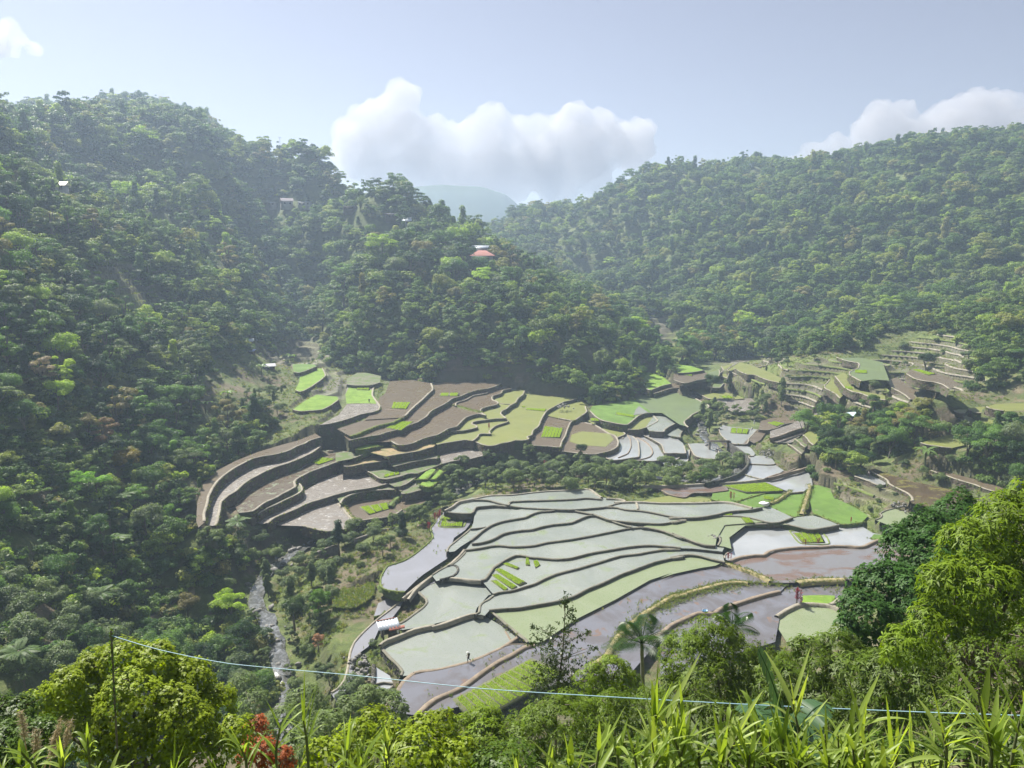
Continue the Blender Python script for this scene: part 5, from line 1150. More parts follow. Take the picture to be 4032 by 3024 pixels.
for i, (a, b, d, s, lab) in enumerate([(300, 1215, 0, 1.3, 'banana plant on the left slope beneath the narrow green field'), (620, 1215, 0, 1.2, 'banana plant in the middle of the left slope with silvery leaves'),
    (690, 1245, 0, 1.3, 'banana plant above the palm stems on the left slope'), (480, 1330, 0, 1.2, 'banana plant low on the left slope in a cluster of leaves'),
    (1030, 1450, 0, 1.35, 'banana plant with a bright upright leaf beside the grey tarp'), (1145, 1400, 0, 1.2, 'banana plant standing alone above the tarp on the meadow'),
    (1030, 1690, 0, 1.2, 'banana plant with one white leaf over the left terraces'), (1270, 1380, 0, 1.2, 'banana plant against the dark hill edge'),
    (3640, 1820, 0, 1.5, 'banana plant standing on the overgrown bank at right'), (380, 1030, 0, 1.4, 'banana plant above the narrow green field at upper left'),
    (980, 1620, 0, 1.3, 'banana plant in the dark grove left of the green meadow'), (900, 1560, 0, 1.3, 'leftmost banana plant in the dark grove'), (810, 1600, 0, 1.2, 'banana plant half hidden in shrubs left of the meadow'), (1010, 1320, 0, 1.2, 'banana plant behind the small white-roofed hut'),
    (440, 1035, 0, 1.2, 'second banana plant above the narrow green field')]):
    o = BAN if i == 0 else copy_tree(BAN); put(o, hit(a, b+28)-np.array((0, 0, .1)), i*1.3, s*1.25, lab, 'banana plant', 'banana plants')
FERN = fern(2)
for i, (a, b, s, lab) in enumerate([(452, 2230, 1.15, 'large tree fern spreading pale fronds on the lower left slope'), (492, 2030, .95, 'silvery tree fern on the left slope'), (385, 1985, 1.0, 'dark tree fern in the left forest'),
    (1640-700, 2130, 1.0, 'tree fern just below the end of the sweeping wall'), (400, 2430, .9, 'tree fern in the shaded hollow at lower left'), (90, 2690, .9, 'tree fern behind the vine mound'), (3290, 1850, 1.15, 'pale tree fern above the green terraced bank at right'), (500, 2440, .8, 'dim tree fern by the contour path')]):
    o = FERN if i == 0 else copy_tree(FERN); put(o, hit(a, b)+np.array((0, 0, 1.2)), i*.9, s*1.2, lab, 'tree fern', 'tree ferns')
COCO = palm(11, 4.3, 15, 5, 'coconut_palm', .09, 1.0, 22, (-.1, 1.3), rmat('coconut_leaf', (.06, .085, .035), .3))
put(COCO, hit(2045, 1090)+np.array((0, 0, 0)), 0, 1.0, 'coconut palm standing above the crest of the central hill', 'coconut palm')
for i, (a, b, s, lab) in enumerate([(1985, 1080, .8, 'coconut palm close to the red-roofed house'), (2160, 1120, .75, 'small coconut palm on the descending crest'), (1000, 1500, .62, 'spiky palm in the grove left of the meadow'), (1060, 1530, .55, 'second spiky palm in the grove left of the meadow'), (3790, 1760, .62, 'palm on the far right among the ochre pools'), (3380, 1660, .3, 'tiny palm by the blue-roofed hut'), (3520, 1690, .5, 'palm in the right-hand thicket')]):
    o = copy_tree(COCO); put(o, hit(a, b), i*1.1, s, lab, 'palm', 'palms on the slopes')
BET = palm(12, 1.9, 8, 8, 'betel_palm', .06, .5, 12, (.2, 1.2), palm_leaf)
for i, (a, b, s) in enumerate([(555, 1110, .9), (562, 1115, 1.0), (600, 1140, .85), (470, 1115, .8), (710, 1330, .8), (725, 1345, .95), (735, 1350, .85), (700, 1335, .9), (430, 1130, .8), (590, 1150, .9)]):
    o = BET if i == 0 else copy_tree(BET); put(o, hit(a, b), i*2.1, s, None, 'betel palm', 'slim betel palms on the left slope'); 
number([(o.location.x, o) for o in bpy.data.objects if o.name.startswith('betel_palm')], 'slim pale-stemmed betel palm on the left slope', 'slim betel palms on the left slope', 'betel palm')
BAM = bamboo(3)
for i, (a, b, y, s, lab) in enumerate([(1565, 770, 0, 1.05, 'tall bamboo clump against the clouds on the ridge'), (1790, 925, 0, 1.0, 'bamboo clump on the central ridge, left one of the pair'), (1860, 960, 0, .85, 'drooping bamboo clump on the central ridge, right one of the pair'),
    (1165, 640, 0, .95, 'bamboo clump on the back ridge next to the pole'), (1480, 1010, 0, .9, 'pale bamboo arching below the ridge'), (2200, 1160, 0, .6, 'small bamboo on the descending crest'), (1545, 1000, 0, .9, 'second pale bamboo arching below the ridge'), (1420, 800, 0, .8, 'rounded bamboo beside the ridge clearing')]):
    o = BAM if i == 0 else copy_tree(BAM); p = hit(a, b+40); put(o, p, i*1.7, s*1.1, lab, 'bamboo', 'bamboo clumps on the ridges')
BARE = bare_tree(6)
for i, (a, b, s) in enumerate([(400, 345, .9), (430, 345, 1.0), (475, 340, 1.1), (640, 360, 1.1), (850, 490, 1.2), (885, 510, .8), (920, 520, .9), (2860, 720, 1.0), (2890, 725, 1.0), (2930, 730, .9), (2980, 725, .9), (3030, 715, .8), (160, 420, .8), (570, 350, 1.1), (690, 390, .9)]):
    o = BARE if i == 0 else copy_tree(BARE); y = 600 if a < 1000 else 770; g = gz(ray(a, b)[0]/ray(a, b)[1]*y, y)
    q = [hit(a, bb) for bb in range(b, b+90, 6)]; p = next((w for w in q if w[1] < 900), q[-1]); put(o, p, i*1.9, s*1.3, None, 'bare tree', 'bare trees on the skyline')
number([(o.location.x, o) for o in bpy.data.objects if o.name.startswith('bare_tree')], 'grey leafless tree on the skyline', 'bare trees on the skyline', 'bare tree')
TI = ti_plant(4)
for i, (a, b, z, s, lab) in enumerate([(3140, 2378, -.4, 1.35, 'tall red-leaved shrub on the bund beside the lush rice patch'), (2880, 1970, 2.1, 1.0, 'dark red shrub on the edge of the back green paddy'), (2870, 2207, .8, .75, 'pink-leaved shrub where the straw bund begins'),
    (1716, 2050, 1.2, .9, 'red shrub at the corner of the pond, upper left one'), (1732, 2040, 1.2, .9, 'red shrub at the corner of the pond, upper right one'), (1690, 2090, 1.1, .9, 'red shrub at the corner of the pond, lowest one'), (3168, 2146, .8, .6, 'small dark shrub at the left foot of the framed bed'), (3222, 2142, .8, .6, 'small red shrub at the foot of the framed bed'), (3350, 2058, 1.6, .6, 'brown-red shrub at the tip of the largest green paddy'), (1925, 1690, 8.3, .9, 'small twisted tree with reddish leaves on the pale rim'), (2145, 1705+130, 1.5, .8, 'yellowish leafy post plant by the dark round tree')]):
    o = TI if i == 0 else copy_tree(TI); put(o, atz(a, b, z), i*.7, s, lab, 'red-leaved shrub', 'red-leaved shrubs among the paddies')

# ------------------------------------------------------------------ shrubs of the stream banks and meadows
SHR = []
for i, (k, R, H) in enumerate([('round', 2.3, 4.2), ('bush', 2.2, 3.2), ('loose', 2.2, 4.6), ('tall', 1.7, 5.0), ('bush', 1.6, 2.0)]):
    me, lob = crown_mesh('shrub_crown', k, R, H, 3600, .24, river_leaf, 130+i); SHR.append((me, trunk_mesh('shrub_stem', lob, R, H, bark, 130+i, .02)))
sh_place = {}
def shrubs(poly, sp, kinds, smin, smax, place, cap=400):
    P_ = np.array(poly); n = 0
    a0, b0 = P_.min(0); a1, b1 = P_.max(0)
    got = []
    for tr in range(9000):
        a = rng.uniform(a0, a1); b = rng.uniform(b0, b1)
        if not inpoly(np.array([a]), np.array([b]), poly)[0]: continue
        p = hit_fast(a, b)
        if p is None or any((p[0]-g[0])**2+(p[1]-g[1])**2 < sp*sp for g in got): continue
        if bil(BLK, np.array([p[0]]), np.array([p[1]]), VX0, VY0, VS)[0] > .3: continue
        got.append(p); k = kinds[rng.randint(len(kinds))]; s = rng.uniform(smin, smax)
        root = empty('shrub', tuple(p-np.array((0, 0, .15))), rng.rand()*6.3, s)
        link('foliage', SHR[k][0], root); link('stem', SHR[k][1], root)
        sh_place.setdefault(place, []).append((a, root, ['rounded', 'low bushy', 'loose airy', 'upright', 'small low'][k])); n += 1
        if n >= cap: break
_hy = 70*(520/70)**np.linspace(0, 1, 520); _cache = {}
HG = land(*np.meshgrid(np.arange(-230, 300, 1.5), np.arange(70, 520, 1.5)))
def hit_fast(px, py):
    d = ray(px, py); t = _hy/d[1]; X_ = d[0]*t; Z_ = CAMZ+d[2]*t
    G = bil(HG, X_, _hy, -230, 70, 1.5); b = np.nonzero(Z_ < G)[0]
    return None if not len(b) else np.array((X_[b[0]], _hy[b[0]], G[b[0]]))
shrubs(RF("780,2090 1000,2150 1120,2180 1060,2230 900,2220 760,2160"), 4.0, [0, 1, 2], .8, 1.4, 'below the end of the sweeping wall')
shrubs(RF("0,2280 300,2380 480,2420 500,2560 420,2680 0,2760"), 4.2, [0, 1, 2], .9, 1.6, 'in the shaded hollow behind the vine mound')
shrubs(RF("1740,1925 1790,1850 2000,1800 2160,1800 2230,1850 2420,1880 2480,1930 2200,1935 1860,1930 1760,1985 1700,2000"), 4.9, [0, 1, 2, 2], 1.1, 1.75, 'beside the stream behind the silver paddies')
shrubs(RF("2420,1890 2760,1860 2900,1830 2960,1800 2900,1880 2700,1945 2440,1935"), 4.9, [0, 1, 2], 1.1, 1.7, 'on the stream bank near the foot bridge')
shrubs(RF("1560,2030 1730,1990 1640,2090 1560,2170 1440,2230 1290,2280 1240,2230 1300,2100 1480,2080"), 5.1, [1, 2, 4, 0], .7, 1.3, 'on the bank left of the mirror pond')
shrubs(RF("1040,2200 1240,2230 1330,2300 1290,2480 1230,2560 1180,2440 1040,2360"), 4.6, [0, 1, 2, 3], .8, 1.5, 'in the thicket beside the reed pool')
shrubs(RF("1000,2450 1060,2500 1100,2800 960,2900 900,2600"), 4.4, [0, 1, 2], .7, 1.2, 'along the left bank of the lower stream')
shrubs(RF("1150,2500 1290,2640 1320,2800 1250,2900 1150,2900 1130,2700"), 4.1, [1, 4, 2], .5, 1.0, 'along the right bank of the lower stream')
shrubs(RD("430,520 620,450 760,480 900,500 1000,420 1240,330 1269,480 1020,520 900,560 720,560 620,640 560,600"), 5.1, [0, 1, 2, 2, 3], 1.1, 1.8, 'in the riverside wood of the second valley')
shrubs(RD("300,150 500,190 620,200 760,250 980,290 1000,330 820,330 640,280 440,260 330,200"), 5.6, [2, 1, 3], .8, 1.2, 'in the thin wood further up the second valley')
shrubs(RF("830,1480 1060,1340 1240,1390 1220,1480 1040,1560 880,1640 830,1600"), 8.5, [0, 1, 4], .35, .75, 'on the sunny meadow left of the central hill')
shrubs(RF("860,1600 1110,1540 1130,1680 1000,1740 880,1790 830,1860"), 5.1, [0, 1, 2, 3], .6, 1.15, 'in the dark grove above the curved terraces')
shrubs(RF("1640,1985 1760,1950 1800,1990 1700,2090"), 3.9, [1, 4], .5, .9, 'behind the red shrubs at the pond corner')
shrubs(R7("1500,90 1720,80 2120,230 1860,400 1760,440 1500,250"), 4.4, [4, 1], .3, .65, 'on the green terraced bank at right')
shrubs(RF("3540,1840 3720,1760 3900,1900 3700,1930"), 5.1, [4, 1, 0], .5, 1.0, 'on the overgrown bank over the mirror pond')
shrubs(R4("0,240 560,260 980,520 1200,620 700,740 300,600 0,480"), 11.6, [4, 1, 0], .5, 1.1, 'on the stony right-hand terraces', cap=40)
shrubs(R4("1020,120 1700,60 1900,420 1500,340 1100,330"), 9.8, [4, 1, 0], .6, 1.4, 'on the upper right-hand terraces', cap=30)
shrubs(R4("260,860 560,800 900,760 1180,700 1180,960 900,1180 700,1240 480,1180 380,1100"), 5.4, [0, 2, 1, 3], .9, 1.7, 'in the thicket above the bare bank on the right')
shrubs(R5("540,1080 640,1090 640,1250 560,1330 480,1290"), 3.2, [4, 1], .3, .55, 'on the rocky bank below the hut')
shrubs(R5("380,1480 620,1560 900,1659 900,1850 300,1850"), 3.7, [1, 2, 4], .7, 1.1, 'at the near end of the canal')
shrubs(R7("-300,170 -100,130 100,170 60,220 -160,240"), 4.4, [4, 1], .3, .6, 'in the grass behind the silver paddies')
for place, it in sh_place.items():
    by = {}
    for a, r_, lk in it: by.setdefault(lk, []).append((a, r_))
    for lk, q in by.items(): number(q, lk+' shrub '+place, 'shrubs '+place, 'shrub')
# single remarkable trees
def lone(a, b, z, k, s, hue, name, lab, cat='tree'):
    root = empty(name, tuple(atz(a, b, z) if z is not None else hit(a, b)), a*.01, s); tag(root, lab, cat)
    c = link('crown', NEAR[k][0], root); c.color = (*hue, 1); link('trunk', NEAR[k][1], root)
lone(2285, 1800, 3.3, 0, .56, (.03, .065, .02), 'round_tree', 'dark round tree standing alone on the edge beside the striped paddy')
lone(2760, 1925, .5, 3, .72, (.08, .15, .022), 'streamside_tree', 'bright green tree in front of the square white water field')
lone(2800, 1540, 9, 0, .95, (.05, .09, .03), 'valley_tree', 'round tree at the forest edge behind the distant meadow')
lone(3645, 1460, None, 0, .95, (.03, .06, .022), 'round_tree', 'large dark round tree on the upper right terraces')
lone(3040, 1430, None, 0, .7, (.035, .07, .025), 'round_tree', 'dark round tree at the forest foot above the right terraces')
lone(245, 1500+50, None, 3, 1.0, (.32, .42, .03), 'lime_tree', 'small glowing lime-yellow tree beside the pinkish one, left slope')
lone(170, 1500+40, None, 3, 1.0, (.30, .24, .20), 'blossom_tree', 'pinkish grey blossoming tree on the left slope')
lone(70, 1130, None, 0, 1.25, (.12, .22, .03), 'bright_tree', 'bright green domed tree at the left edge')
lone(860, 1130, None, 0, .95, (.15, .24, .03), 'bright_tree', 'yellow-green rounded tree above the left valley')
lone(30, 1460, None, 3, 1.1, (.12, .21, .03), 'bright_tree', 'bright leafy tree low at the left edge')
lone(480, 800, None, 2, 2.0, (.11, .15, .04), 'spreading_tree', 'broad pale green spreading tree below the ridge houses')
lone(280, 960, None, 3, 1.5, (.09, .16, .03), 'tall_tree', 'tall sunlit tree with a visible trunk at upper left')
lone(1170, 480+130, None, 7, .8, (.10, .13, .05), 'ridge_tree', 'small tree on the back ridge')
lone(420, 1790, None, 3, 1.0, (.22, .15, .09), 'dry_tree', 'brown dry-crowned tree in the left forest')
lone(490, 1850, None, 7, 1.3, (.20, .16, .02), 'golden_shrub', 'golden brown domed tree in the left forest')
lone(1255, 2560, -3, 6, .38, (.35, .20, .13), 'dry_tree', 'pinkish dried shrub on the green strip by the stream')
lone(1265, 2440, -3, 6, .75, (.10, .19, .022), 'bright_tree', 'bright green small tree beside the reed pool')
lone(1160, 2470, -4, 0, .75, (.045, .08, .022), 'dark_tree', 'dark tree shading the grass right of the stream')
lone(1335, 2180, -1.5, 1, .85, (.045, .08, .045), 'conical_tree', 'tall dark feathery tree left of the stream retaining walls')
lone(1585, 2120, -.5, 1, .7, (.05, .085, .045), 'conical_tree', 'slim dark feathery tree by the dark paddy')
lone(1910, 1185, None, 3, 1.1, (.12, .19, .04), 'bright_tree', 'light green tree below the red-roofed house')
lone(1790, 1200, None, 0, 1.1, (.15, .15, .08), 'olive_tree', 'olive rounded tree on the face of the central hill')
lone(1880, 1230, None, 3, .6, (.26, .13, .09), 'rust_tree', 'rusty little tree on the face of the central hill')
lone(2270, 1330, None, 3, 1.2, (.17, .17, .08), 'olive_tree', 'yellowish ragged tree near the tip of the central hill')
lone(2190, 1270, None, 3, 1.1, (.12, .20, .04), 'bright_tree', 'bright ragged tree near the tip of the central hill')
lone(1620, 950, None, 3, 1.2, (.11, .19, .03), 'bright_tree', 'light green layered tree left on the central hill')
lone(1500, 1010, None, 1, 1.2, (.10, .19, .03), 'bright_tree', 'narrow bright tree left on the central hill')

# ------------------------------------------------------------------ grass tufts on the open ground and weeds in the ponds (uncountable)
grass_m = leaf_mat('grass_leaves', ((0, (.09, .13, .03)), (.5, (.15, .19, .045)), (.8, (.20, .20, .08)), (1, (.24, .20, .11))), .4, vs=2)
gcol = bpy.data.collections.new('tuft_templates')
for i in range(3):
    r = np.random.RandomState(50+i); m = MB()
    for k in range(26): strip(m, (r.randn()*.18, r.randn()*.18, 0), r.rand()*6.3, r.uniform(.4, .9), .07, r.uniform(.7, 1.4), r.uniform(.1, .5), 3, .1)
    gcol.objects.link(bpy.data.objects.new('tuft_%d' % i, m.mesh('tuft_%d' % i, grass_m)))
n = 60000; yy = 82+(rng.rand(n)**1.3)*330; xx = rng.uniform(-.75, .75, n)*yy
zz = land(xx, yy); pxx, pyy, _ = proj(xx, yy, zz)
cvv = bil(BLK, np.clip(xx, VX0, 258), np.clip(yy, VY0, 478), VX0, VY0, VS); k = (cvv < .01)
infor = np.ones(n, bool)
for poly in NOF: infor &= ~inpoly(pxx, pyy, poly)
rdd, _ = rivdist(xx, yy); k &= ~infor & (rdd > 3.5) & (fbm(xx, yy, s=14, o=3, seed=31) > -.35)
tu = gn_scatter('grass_tufts', np.stack((xx, yy, zz), 1)[k], rng.randint(0, 3, k.sum()), rng.rand(k.sum())*6.3, rng.uniform(.5, 1.4, k.sum()), gcol, .2)
tag(tu, 'rough grass and weeds covering the banks and meadows', 'grass', kind='stuff')
# weeds standing in the violet ponds, reeds in the reed pool
wp = []
for kind, z, rimw, backw, drop, desc, rw, wall in PADW:
    if kind in ('weed', 'reeds', 'pondsky'):
        po = np.vstack((rimw, backw)); (x0, y0), (x1, y1) = po[:, :2].min(0), po[:, :2].max(0)
        m_ = {'weed': 2600, 'reeds': 1500, 'pondsky': 350}[kind]; q = np.stack((rng.uniform(x0, x1, m_), rng.uniform(y0, y1, m_)), 1)
        ins = inpoly(q[:, 0], q[:, 1], po); edge = fbm(q[:, 0], q[:, 1], s=9, o=3, seed=91); ins &= (edge > (.35 if kind != 'reeds' else -.6))
        top = bil(TOP, q[:, 0], q[:, 1], VX0, VY0, VS); ins &= top < z+.15
        wp.append(np.column_stack((q[ins], np.full(ins.sum(), z-.03))))
wp = np.vstack(wp); n = len(wp)
wcol = bpy.data.collections.new('weed_templates')
for i in range(2):
    r = np.random.RandomState(70+i); m = MB()
    for k in range(9): strip(m, (r.randn()*.12, r.randn()*.12, 0), r.rand()*6.3, r.uniform(.4, .8), .05, r.uniform(1.1, 1.5), r.uniform(0, .3), 3, .1)
    wcol.objects.link(bpy.data.objects.new('weed_%d' % i, m.mesh('weed_%d' % i, grass_m)))
we = gn_scatter('pond_weeds', wp, rng.randint(0, 2, n), rng.rand(n)*6.3, rng.uniform(.5, 1.3, n), wcol, .15); tag(we, 'thin weeds and reeds standing in the near ponds', 'water weeds', kind='stuff')
# grass along the straw bunds
gb = []
for k, (pts, z, w, h, what, desc) in enumerate(BUND):
    if what not in ('straw bund', 'hedge bund', 'weedy bund'): continue
    z0 = z if not isinstance(z, tuple) else z[0]; L = smooth_line([atz(x, y, z0) for x, y in pts], .35)
    for s in range(5): gb.append(L+np.column_stack((rng.randn(len(L))*w*.55, rng.randn(len(L))*w*.55, np.full(len(L), h*.35))))
for kind, z, rimw, backw, drop, desc, rw, wall in PADW:
    if wall == 'hedge' and rw > .12:
        for s in range(3): gb.append(rimw+np.column_stack((rng.randn(len(rimw), 2)*.35, np.full(len(rimw), .0))))
for pl, z in ((R7("0,1190 100,1120 250,1070 400,1030 520,1000 640,980 900,990 1100,1005"), .1), (R7("0,1215 250,1100 520,1030 700,1000"), .0), (R7("100,1360 250,1300 350,1290"), -.4), (R6("1540,1500 1640,1380 1800,1230 1930,1160"), 0)):
    L = smooth_line([atz(x, y, z) for x, y in pl], .3)
    for s in range(4): gb.append(L+np.column_stack((rng.randn(len(L), 2)*.8, np.zeros(len(L)))))
wg = []
for kind, z, rimw, backw, drop, desc, rw, wall in PADW:
    if rw <= .12 or drop < 1.2: continue
    po = np.vstack((rimw, backw)); A = np.sum(po[:, 0]*np.roll(po[:, 1], -1)-np.roll(po[:, 0], -1)*po[:, 1]); L = rimw if A > 0 else rimw[::-1]
    T = np.gradient(L[:, :2], axis=0); T /= np.linalg.norm(T, axis=1)[:, None]+1e-9; O = np.stack((T[:, 1], -T[:, 0]), 1)
    for s in range(3):
        q = rng.rand(len(L))**1.3; m = rng.rand(len(L)) < .55; wg.append(np.column_stack((L[:, :2]+O*(.1+.14*drop*q)[:, None], z+.1-q*drop))[m])
wg = np.vstack(wg); n = len(wg); o = gn_scatter('wall_weeds', wg, rng.randint(0, 3, n), rng.rand(n)*6.3, rng.uniform(.3, .85, n), gcol, .5); tag(o, 'weeds and tufts growing out of the terrace walls', 'weeds', kind='stuff')
gb = np.vstack(gb); n = len(gb); bg_ = gn_scatter('bund_grass', gb, rng.randint(0, 3, n), rng.rand(n)*6.3, rng.uniform(.3, .75, n), gcol, .2); tag(bg_, 'grass growing along the bunds', 'grass', kind='stuff')

# ------------------------------------------------------------------ the stream and its boulders
wm, nt, out = newmat('stream_water'); v = pos(nt); nn = noise_n(nt, v, .9, 4, .6, 1)
principled(nt, out, ramp(nt, nn, ((.45, (.07, .07, .06)), (.74, (.24, .25, .26)))), .12, bump(nt, noise_n(nt, v, 2.5, 3), .4, .08), IOR=1.6)
L = RIVW; V, F = ribbon(L, [(1.6, -.14), (.6, 0), (-.6, 0), (-1.6, -.14)], jit=.35, base_jit=.6)
st = link('stream', mesh('stream', V, F, wm, smooth=True)); struct(st)
rock_m = objmat('rock', (.30, .29, .27), (.12, .115, .105), .9, 1.5, .8, .1)
IV, IF = ico(2); RK = []
for i in range(4):
    r = 1+.35*fbm(*(IV*1.3+i*5).T, s=1, o=3, seed=i)[:, None]; RK.append(mesh('boulder', IV*r*np.array((1, .8, .62)), IF, rock_m))
bo = []
for i in range(150):
    q = RIVW[rng.randint(8, len(RIVW))]+np.append(rng.uniform(-3.4, 3.4, 2), 0); o = link('boulder', RK[i % 4], None, tuple(q+np.array((0, 0, rng.uniform(-.25, .15)))), (rng.rand(), rng.rand()*.5, rng.rand()*6), tuple(rng.uniform(.25, .95)*rng.uniform(.8, 1.2, 3)))
    a, b, _ = proj(*[np.array([w]) for w in q]); bo.append((float(b[0]), float(a[0]), o))
for nm, lo, hi in (('in the stream near the foot bridge', 0, 1900), ('in the stream behind the shrubs', 1900, 2200), ('in the stream beside the thicket', 2200, 2480), ('in the lower stream below the thicket', 2480, 4000)):
    number([(t[1], t[2]) for t in bo if lo <= t[0] < hi], 'grey boulder '+nm, 'boulders '+nm, 'boulder')
# ------------------------------------------------------------------ buildings and small things
tin = objmat('roof_tin', (.62, .66, .70), (.45, .50, .55), .35, .8, .2, .02, .3)
rust = objmat('roof_rust', (.32, .11, .07), (.20, .07, .05), .8, 2.0)
redroof = objmat('roof_red', (.34, .13, .10), (.24, .09, .07), .8, 1.0)
plank = objmat('wall_planks', (.10, .08, .06), (.045, .035, .028), .9, 2.0)
plaster = objmat('wall_plaster', (.34, .34, .34), (.26, .26, .26), .9, .5)
glassm = objmat('window_dark', (.03, .035, .05), (.02, .02, .03), .2, 1)
white = objmat('white_cloth', (.78, .78, .76), (.6, .6, .6), .8, 3)
def sheet_roof(parent, name, mat, corners, th=.06, waves=0):
    a, b, c, d = [np.array(p, float) for p in corners]; m = MB(); n = max(1, waves*4)
    T = []; 
    for i in range(n+1):
        u = i/n; z = .03*sin(u*waves*2*pi) if waves else 0
        p = a+(b-a)*u; q = d+(c-d)*u; T += [p+(0, 0, z), q+(0, 0, z)]
    T = np.array(T); V = np.concatenate((T, T-np.array((0, 0, th)))); k = len(T); F = []
    for i in range(n):
        F += [(2*i, 2*i+2, 2*i+3, 2*i+1), (k+2*i, k+2*i+1, k+2*i+3, k+2*i+2), (2*i, k+2*i, k+2*i+2, 2*i+2), (2*i+1, 2*i+3, k+2*i+3, k+2*i+1)]
    F += [(0, 1, k+1, k), (2*n, k+2*n, k+2*n+1, 2*n+1)]
    m.add(V, F); return m.build(name, mat, parent)
# hut with a patched tin roof by the canal
p = atz(1537, 2502, -.3); hut = empty('hut', tuple(p-np.array((0, 0, .3))), radians(24)); tag(hut, 'small dark hut under a tin roof patched with rusty sheets, between canal and paddies', 'hut')
m = MB(); m.box((0, 1.2, 1.1), (3.1, .1, 2.2)); m.box((-1.5, 0, 1.1), (.1, 2.3, 2.2)); m.box((.4, -1.15, .6), (2.2, .1, 1.2)); m.build('wall', plank, hut)
for x in (-1.5, 1.5):
    for y in (-1.15, 1.15):
        q = MB(); q.tube([(x, y, -.6), (x, y, 2.35)], .07, 6); q.build('post', grey_stem, hut)
sheet_roof(hut, 'roof', tin, [(-2.3, -1.1, 2.25), (1.7, -1.1, 2.25), (1.7, 1.3, 3.0), (-2.3, 1.3, 3.0)], .05, 7)
sheet_roof(hut, 'rusty_sheet', rust, [(-2.2, 1.2, 3.08), (1.4, 1.2, 3.08), (1.5, 2.0, 2.75), (-2.3, 2.0, 2.75)], .05, 6)
sheet_roof(hut, 'rusty_sheet', rust, [(-.6, -1.5, 2.0), (2.4, -1.5, 2.0), (2.5, -.9, 2.33), (-.5, -.9, 2.33)], .05, 5)
q = MB(); strip(q, (1.1, -1.25, 2.0), -1.5, .9, .4, -1.3, .1, 5, .3); q.build('hanging_cloth', white, hut)
def house(name, pos_, w, d, h, rz, roofmat, wallmat, label, cat='house', roof='hip', wins=2, over=.8, rh=2.2, s=1, stories=1):
    r = empty(name, tuple(pos_), rz, s); tag(r, label, cat)
    m = MB(); m.box((0, 0, (h-3)/2), (w, d, h+3)); wl = m.build('wall', wallmat, r)
    W, D = w/2+over, d/2+over; m = MB()
    if roof == 'hip':
        k = min(W, D)*.95; V = [(-W, -D, h), (W, -D, h), (W, D, h), (-W, D, h), (-W+k, 0, h+rh), (W-k, 0, h+rh)]
        m.add(V, [(0, 1, 5, 4), (2, 3, 4, 5)]); m.add(V, [(1, 2, 5), (3, 0, 4)]); m.add([(x, y, z-.12) for x, y, z in V[:4]], [(3, 2, 1, 0)])
        m.add(V[:4]+[(x, y, z-.12) for x, y, z in V[:4]], [(0, 4, 5, 1), (1, 5, 6, 2), (2, 6, 7, 3), (3, 7, 4, 0)])
    elif roof == 'gable':
        V = [(-W, -D, h), (W, -D, h), (W, D, h), (-W, D, h), (-W, 0, h+rh), (W, 0, h+rh)]
        m.add(V, [(0, 1, 5, 4), (2, 3, 4, 5)]); m.add([(x, y, z-.1) for x, y, z in V], [(4, 5, 1, 0), (5, 4, 3, 2)]); m.add(V, [(1, 2, 5), (3, 0, 4)])
    else:
        V = [(-W, -D, h), (W, -D, h), (W, D, h+rh), (-W, D, h+rh)]; m.add(V+[(x, y, z-.12) for x, y, z in V], [(0, 1, 2, 3), (7, 6, 5, 4), (0, 4, 5, 1), (1, 5, 6, 2), (2, 6, 7, 3), (3, 7, 4, 0)])
    m.build('roof', roofmat, r)
    for f in range(stories):
        for i in range(wins):
            x = -w/2+w*(i+.5)/wins; z = h*(f+.55)/stories
            q = MB(); q.box((x, -d/2-.02, z), (1.3, .1, 1.2)); fr = q.build('window', glassm, r)
            q = MB()
            for dx, dz, sx, sz in ((-.68, 0, .1, 1.35), (.68, 0, .1, 1.35), (0, .65, 1.3, .1), (0, -.65, 1.3, .1), (0, 0, .07, 1.2)): q.box((x+dx, -d/2-.08, z+dz), (sx, .08, sz))
            q.build('frame', plank, fr)
    return r
def up(a, b, y, w=0): return aty(a, b, y)
def at_(k): return HS[k][0]+np.array((0, 0, HS[k][1]))
def clear_near(q, r):
    for o in list(bpy.data.objects):
        if o.name.startswith(('forest_tree',)) and o.parent is None and o.type == 'EMPTY':
            v_ = Vector(q)-o.location
            if v_.xy.length < r: 
                for ch in list(o.children): bpy.data.objects.remove(ch)
                bpy.data.objects.remove(o)
house('red_roofed_house', at_('red')+np.array((0, 0, 1.0)), 13.0, 9, 5.2, .05, redroof, plaster, 'red-roofed house with grey walls on the crest of the central hill', rh=3.2, over=1.3, wins=2)
house('white_roofed_house', at_('white')+np.array((0, 0, 1.5)), 9.5, 6, 3.8, -.1, tin, plaster, 'white-roofed house right behind the red-roofed one', roof='shed', rh=1.6, wins=2)
house('tin_roofed_house', at_('tin'), 4.6, 4.4, 2.6, .2, tin, plaster, 'small house with a gleaming roof on the ridge left of centre', roof='shed', rh=2.4, over=.9, wins=1)
house('ridge_house', at_('ridge'), 10, 5, 3.0, .05, objmat('roof_grey', (.2, .22, .26), (.14, .15, .18), .7), plank, 'long dark house under the tallest bamboo on the ridge', roof='shed', rh=.5, wins=5)
house('ridge_house', at_('gap'), 9, 5, 3, .05, objmat('roof_grey', (.2, .22, .26), (.14, .15, .18), .7), plank, 'low house showing in the ridge gap left of the tallest bamboo', roof='shed', rh=.4, wins=3)
house('village_house', at_('v1'), 8, 6, 3.4, .5, objmat('roof_purple', (.16, .13, .16), (.1, .09, .1), .8), plaster, 'house with a dark roof in the village at the foot of the back hill', roof='gable', rh=2.4, wins=2)
house('village_house', at_('v2'), 9, 6, 2.6, 0, tin, plaster, 'house with a long pale roof in the village at the foot of the back hill', roof='shed', rh=.8, wins=3)
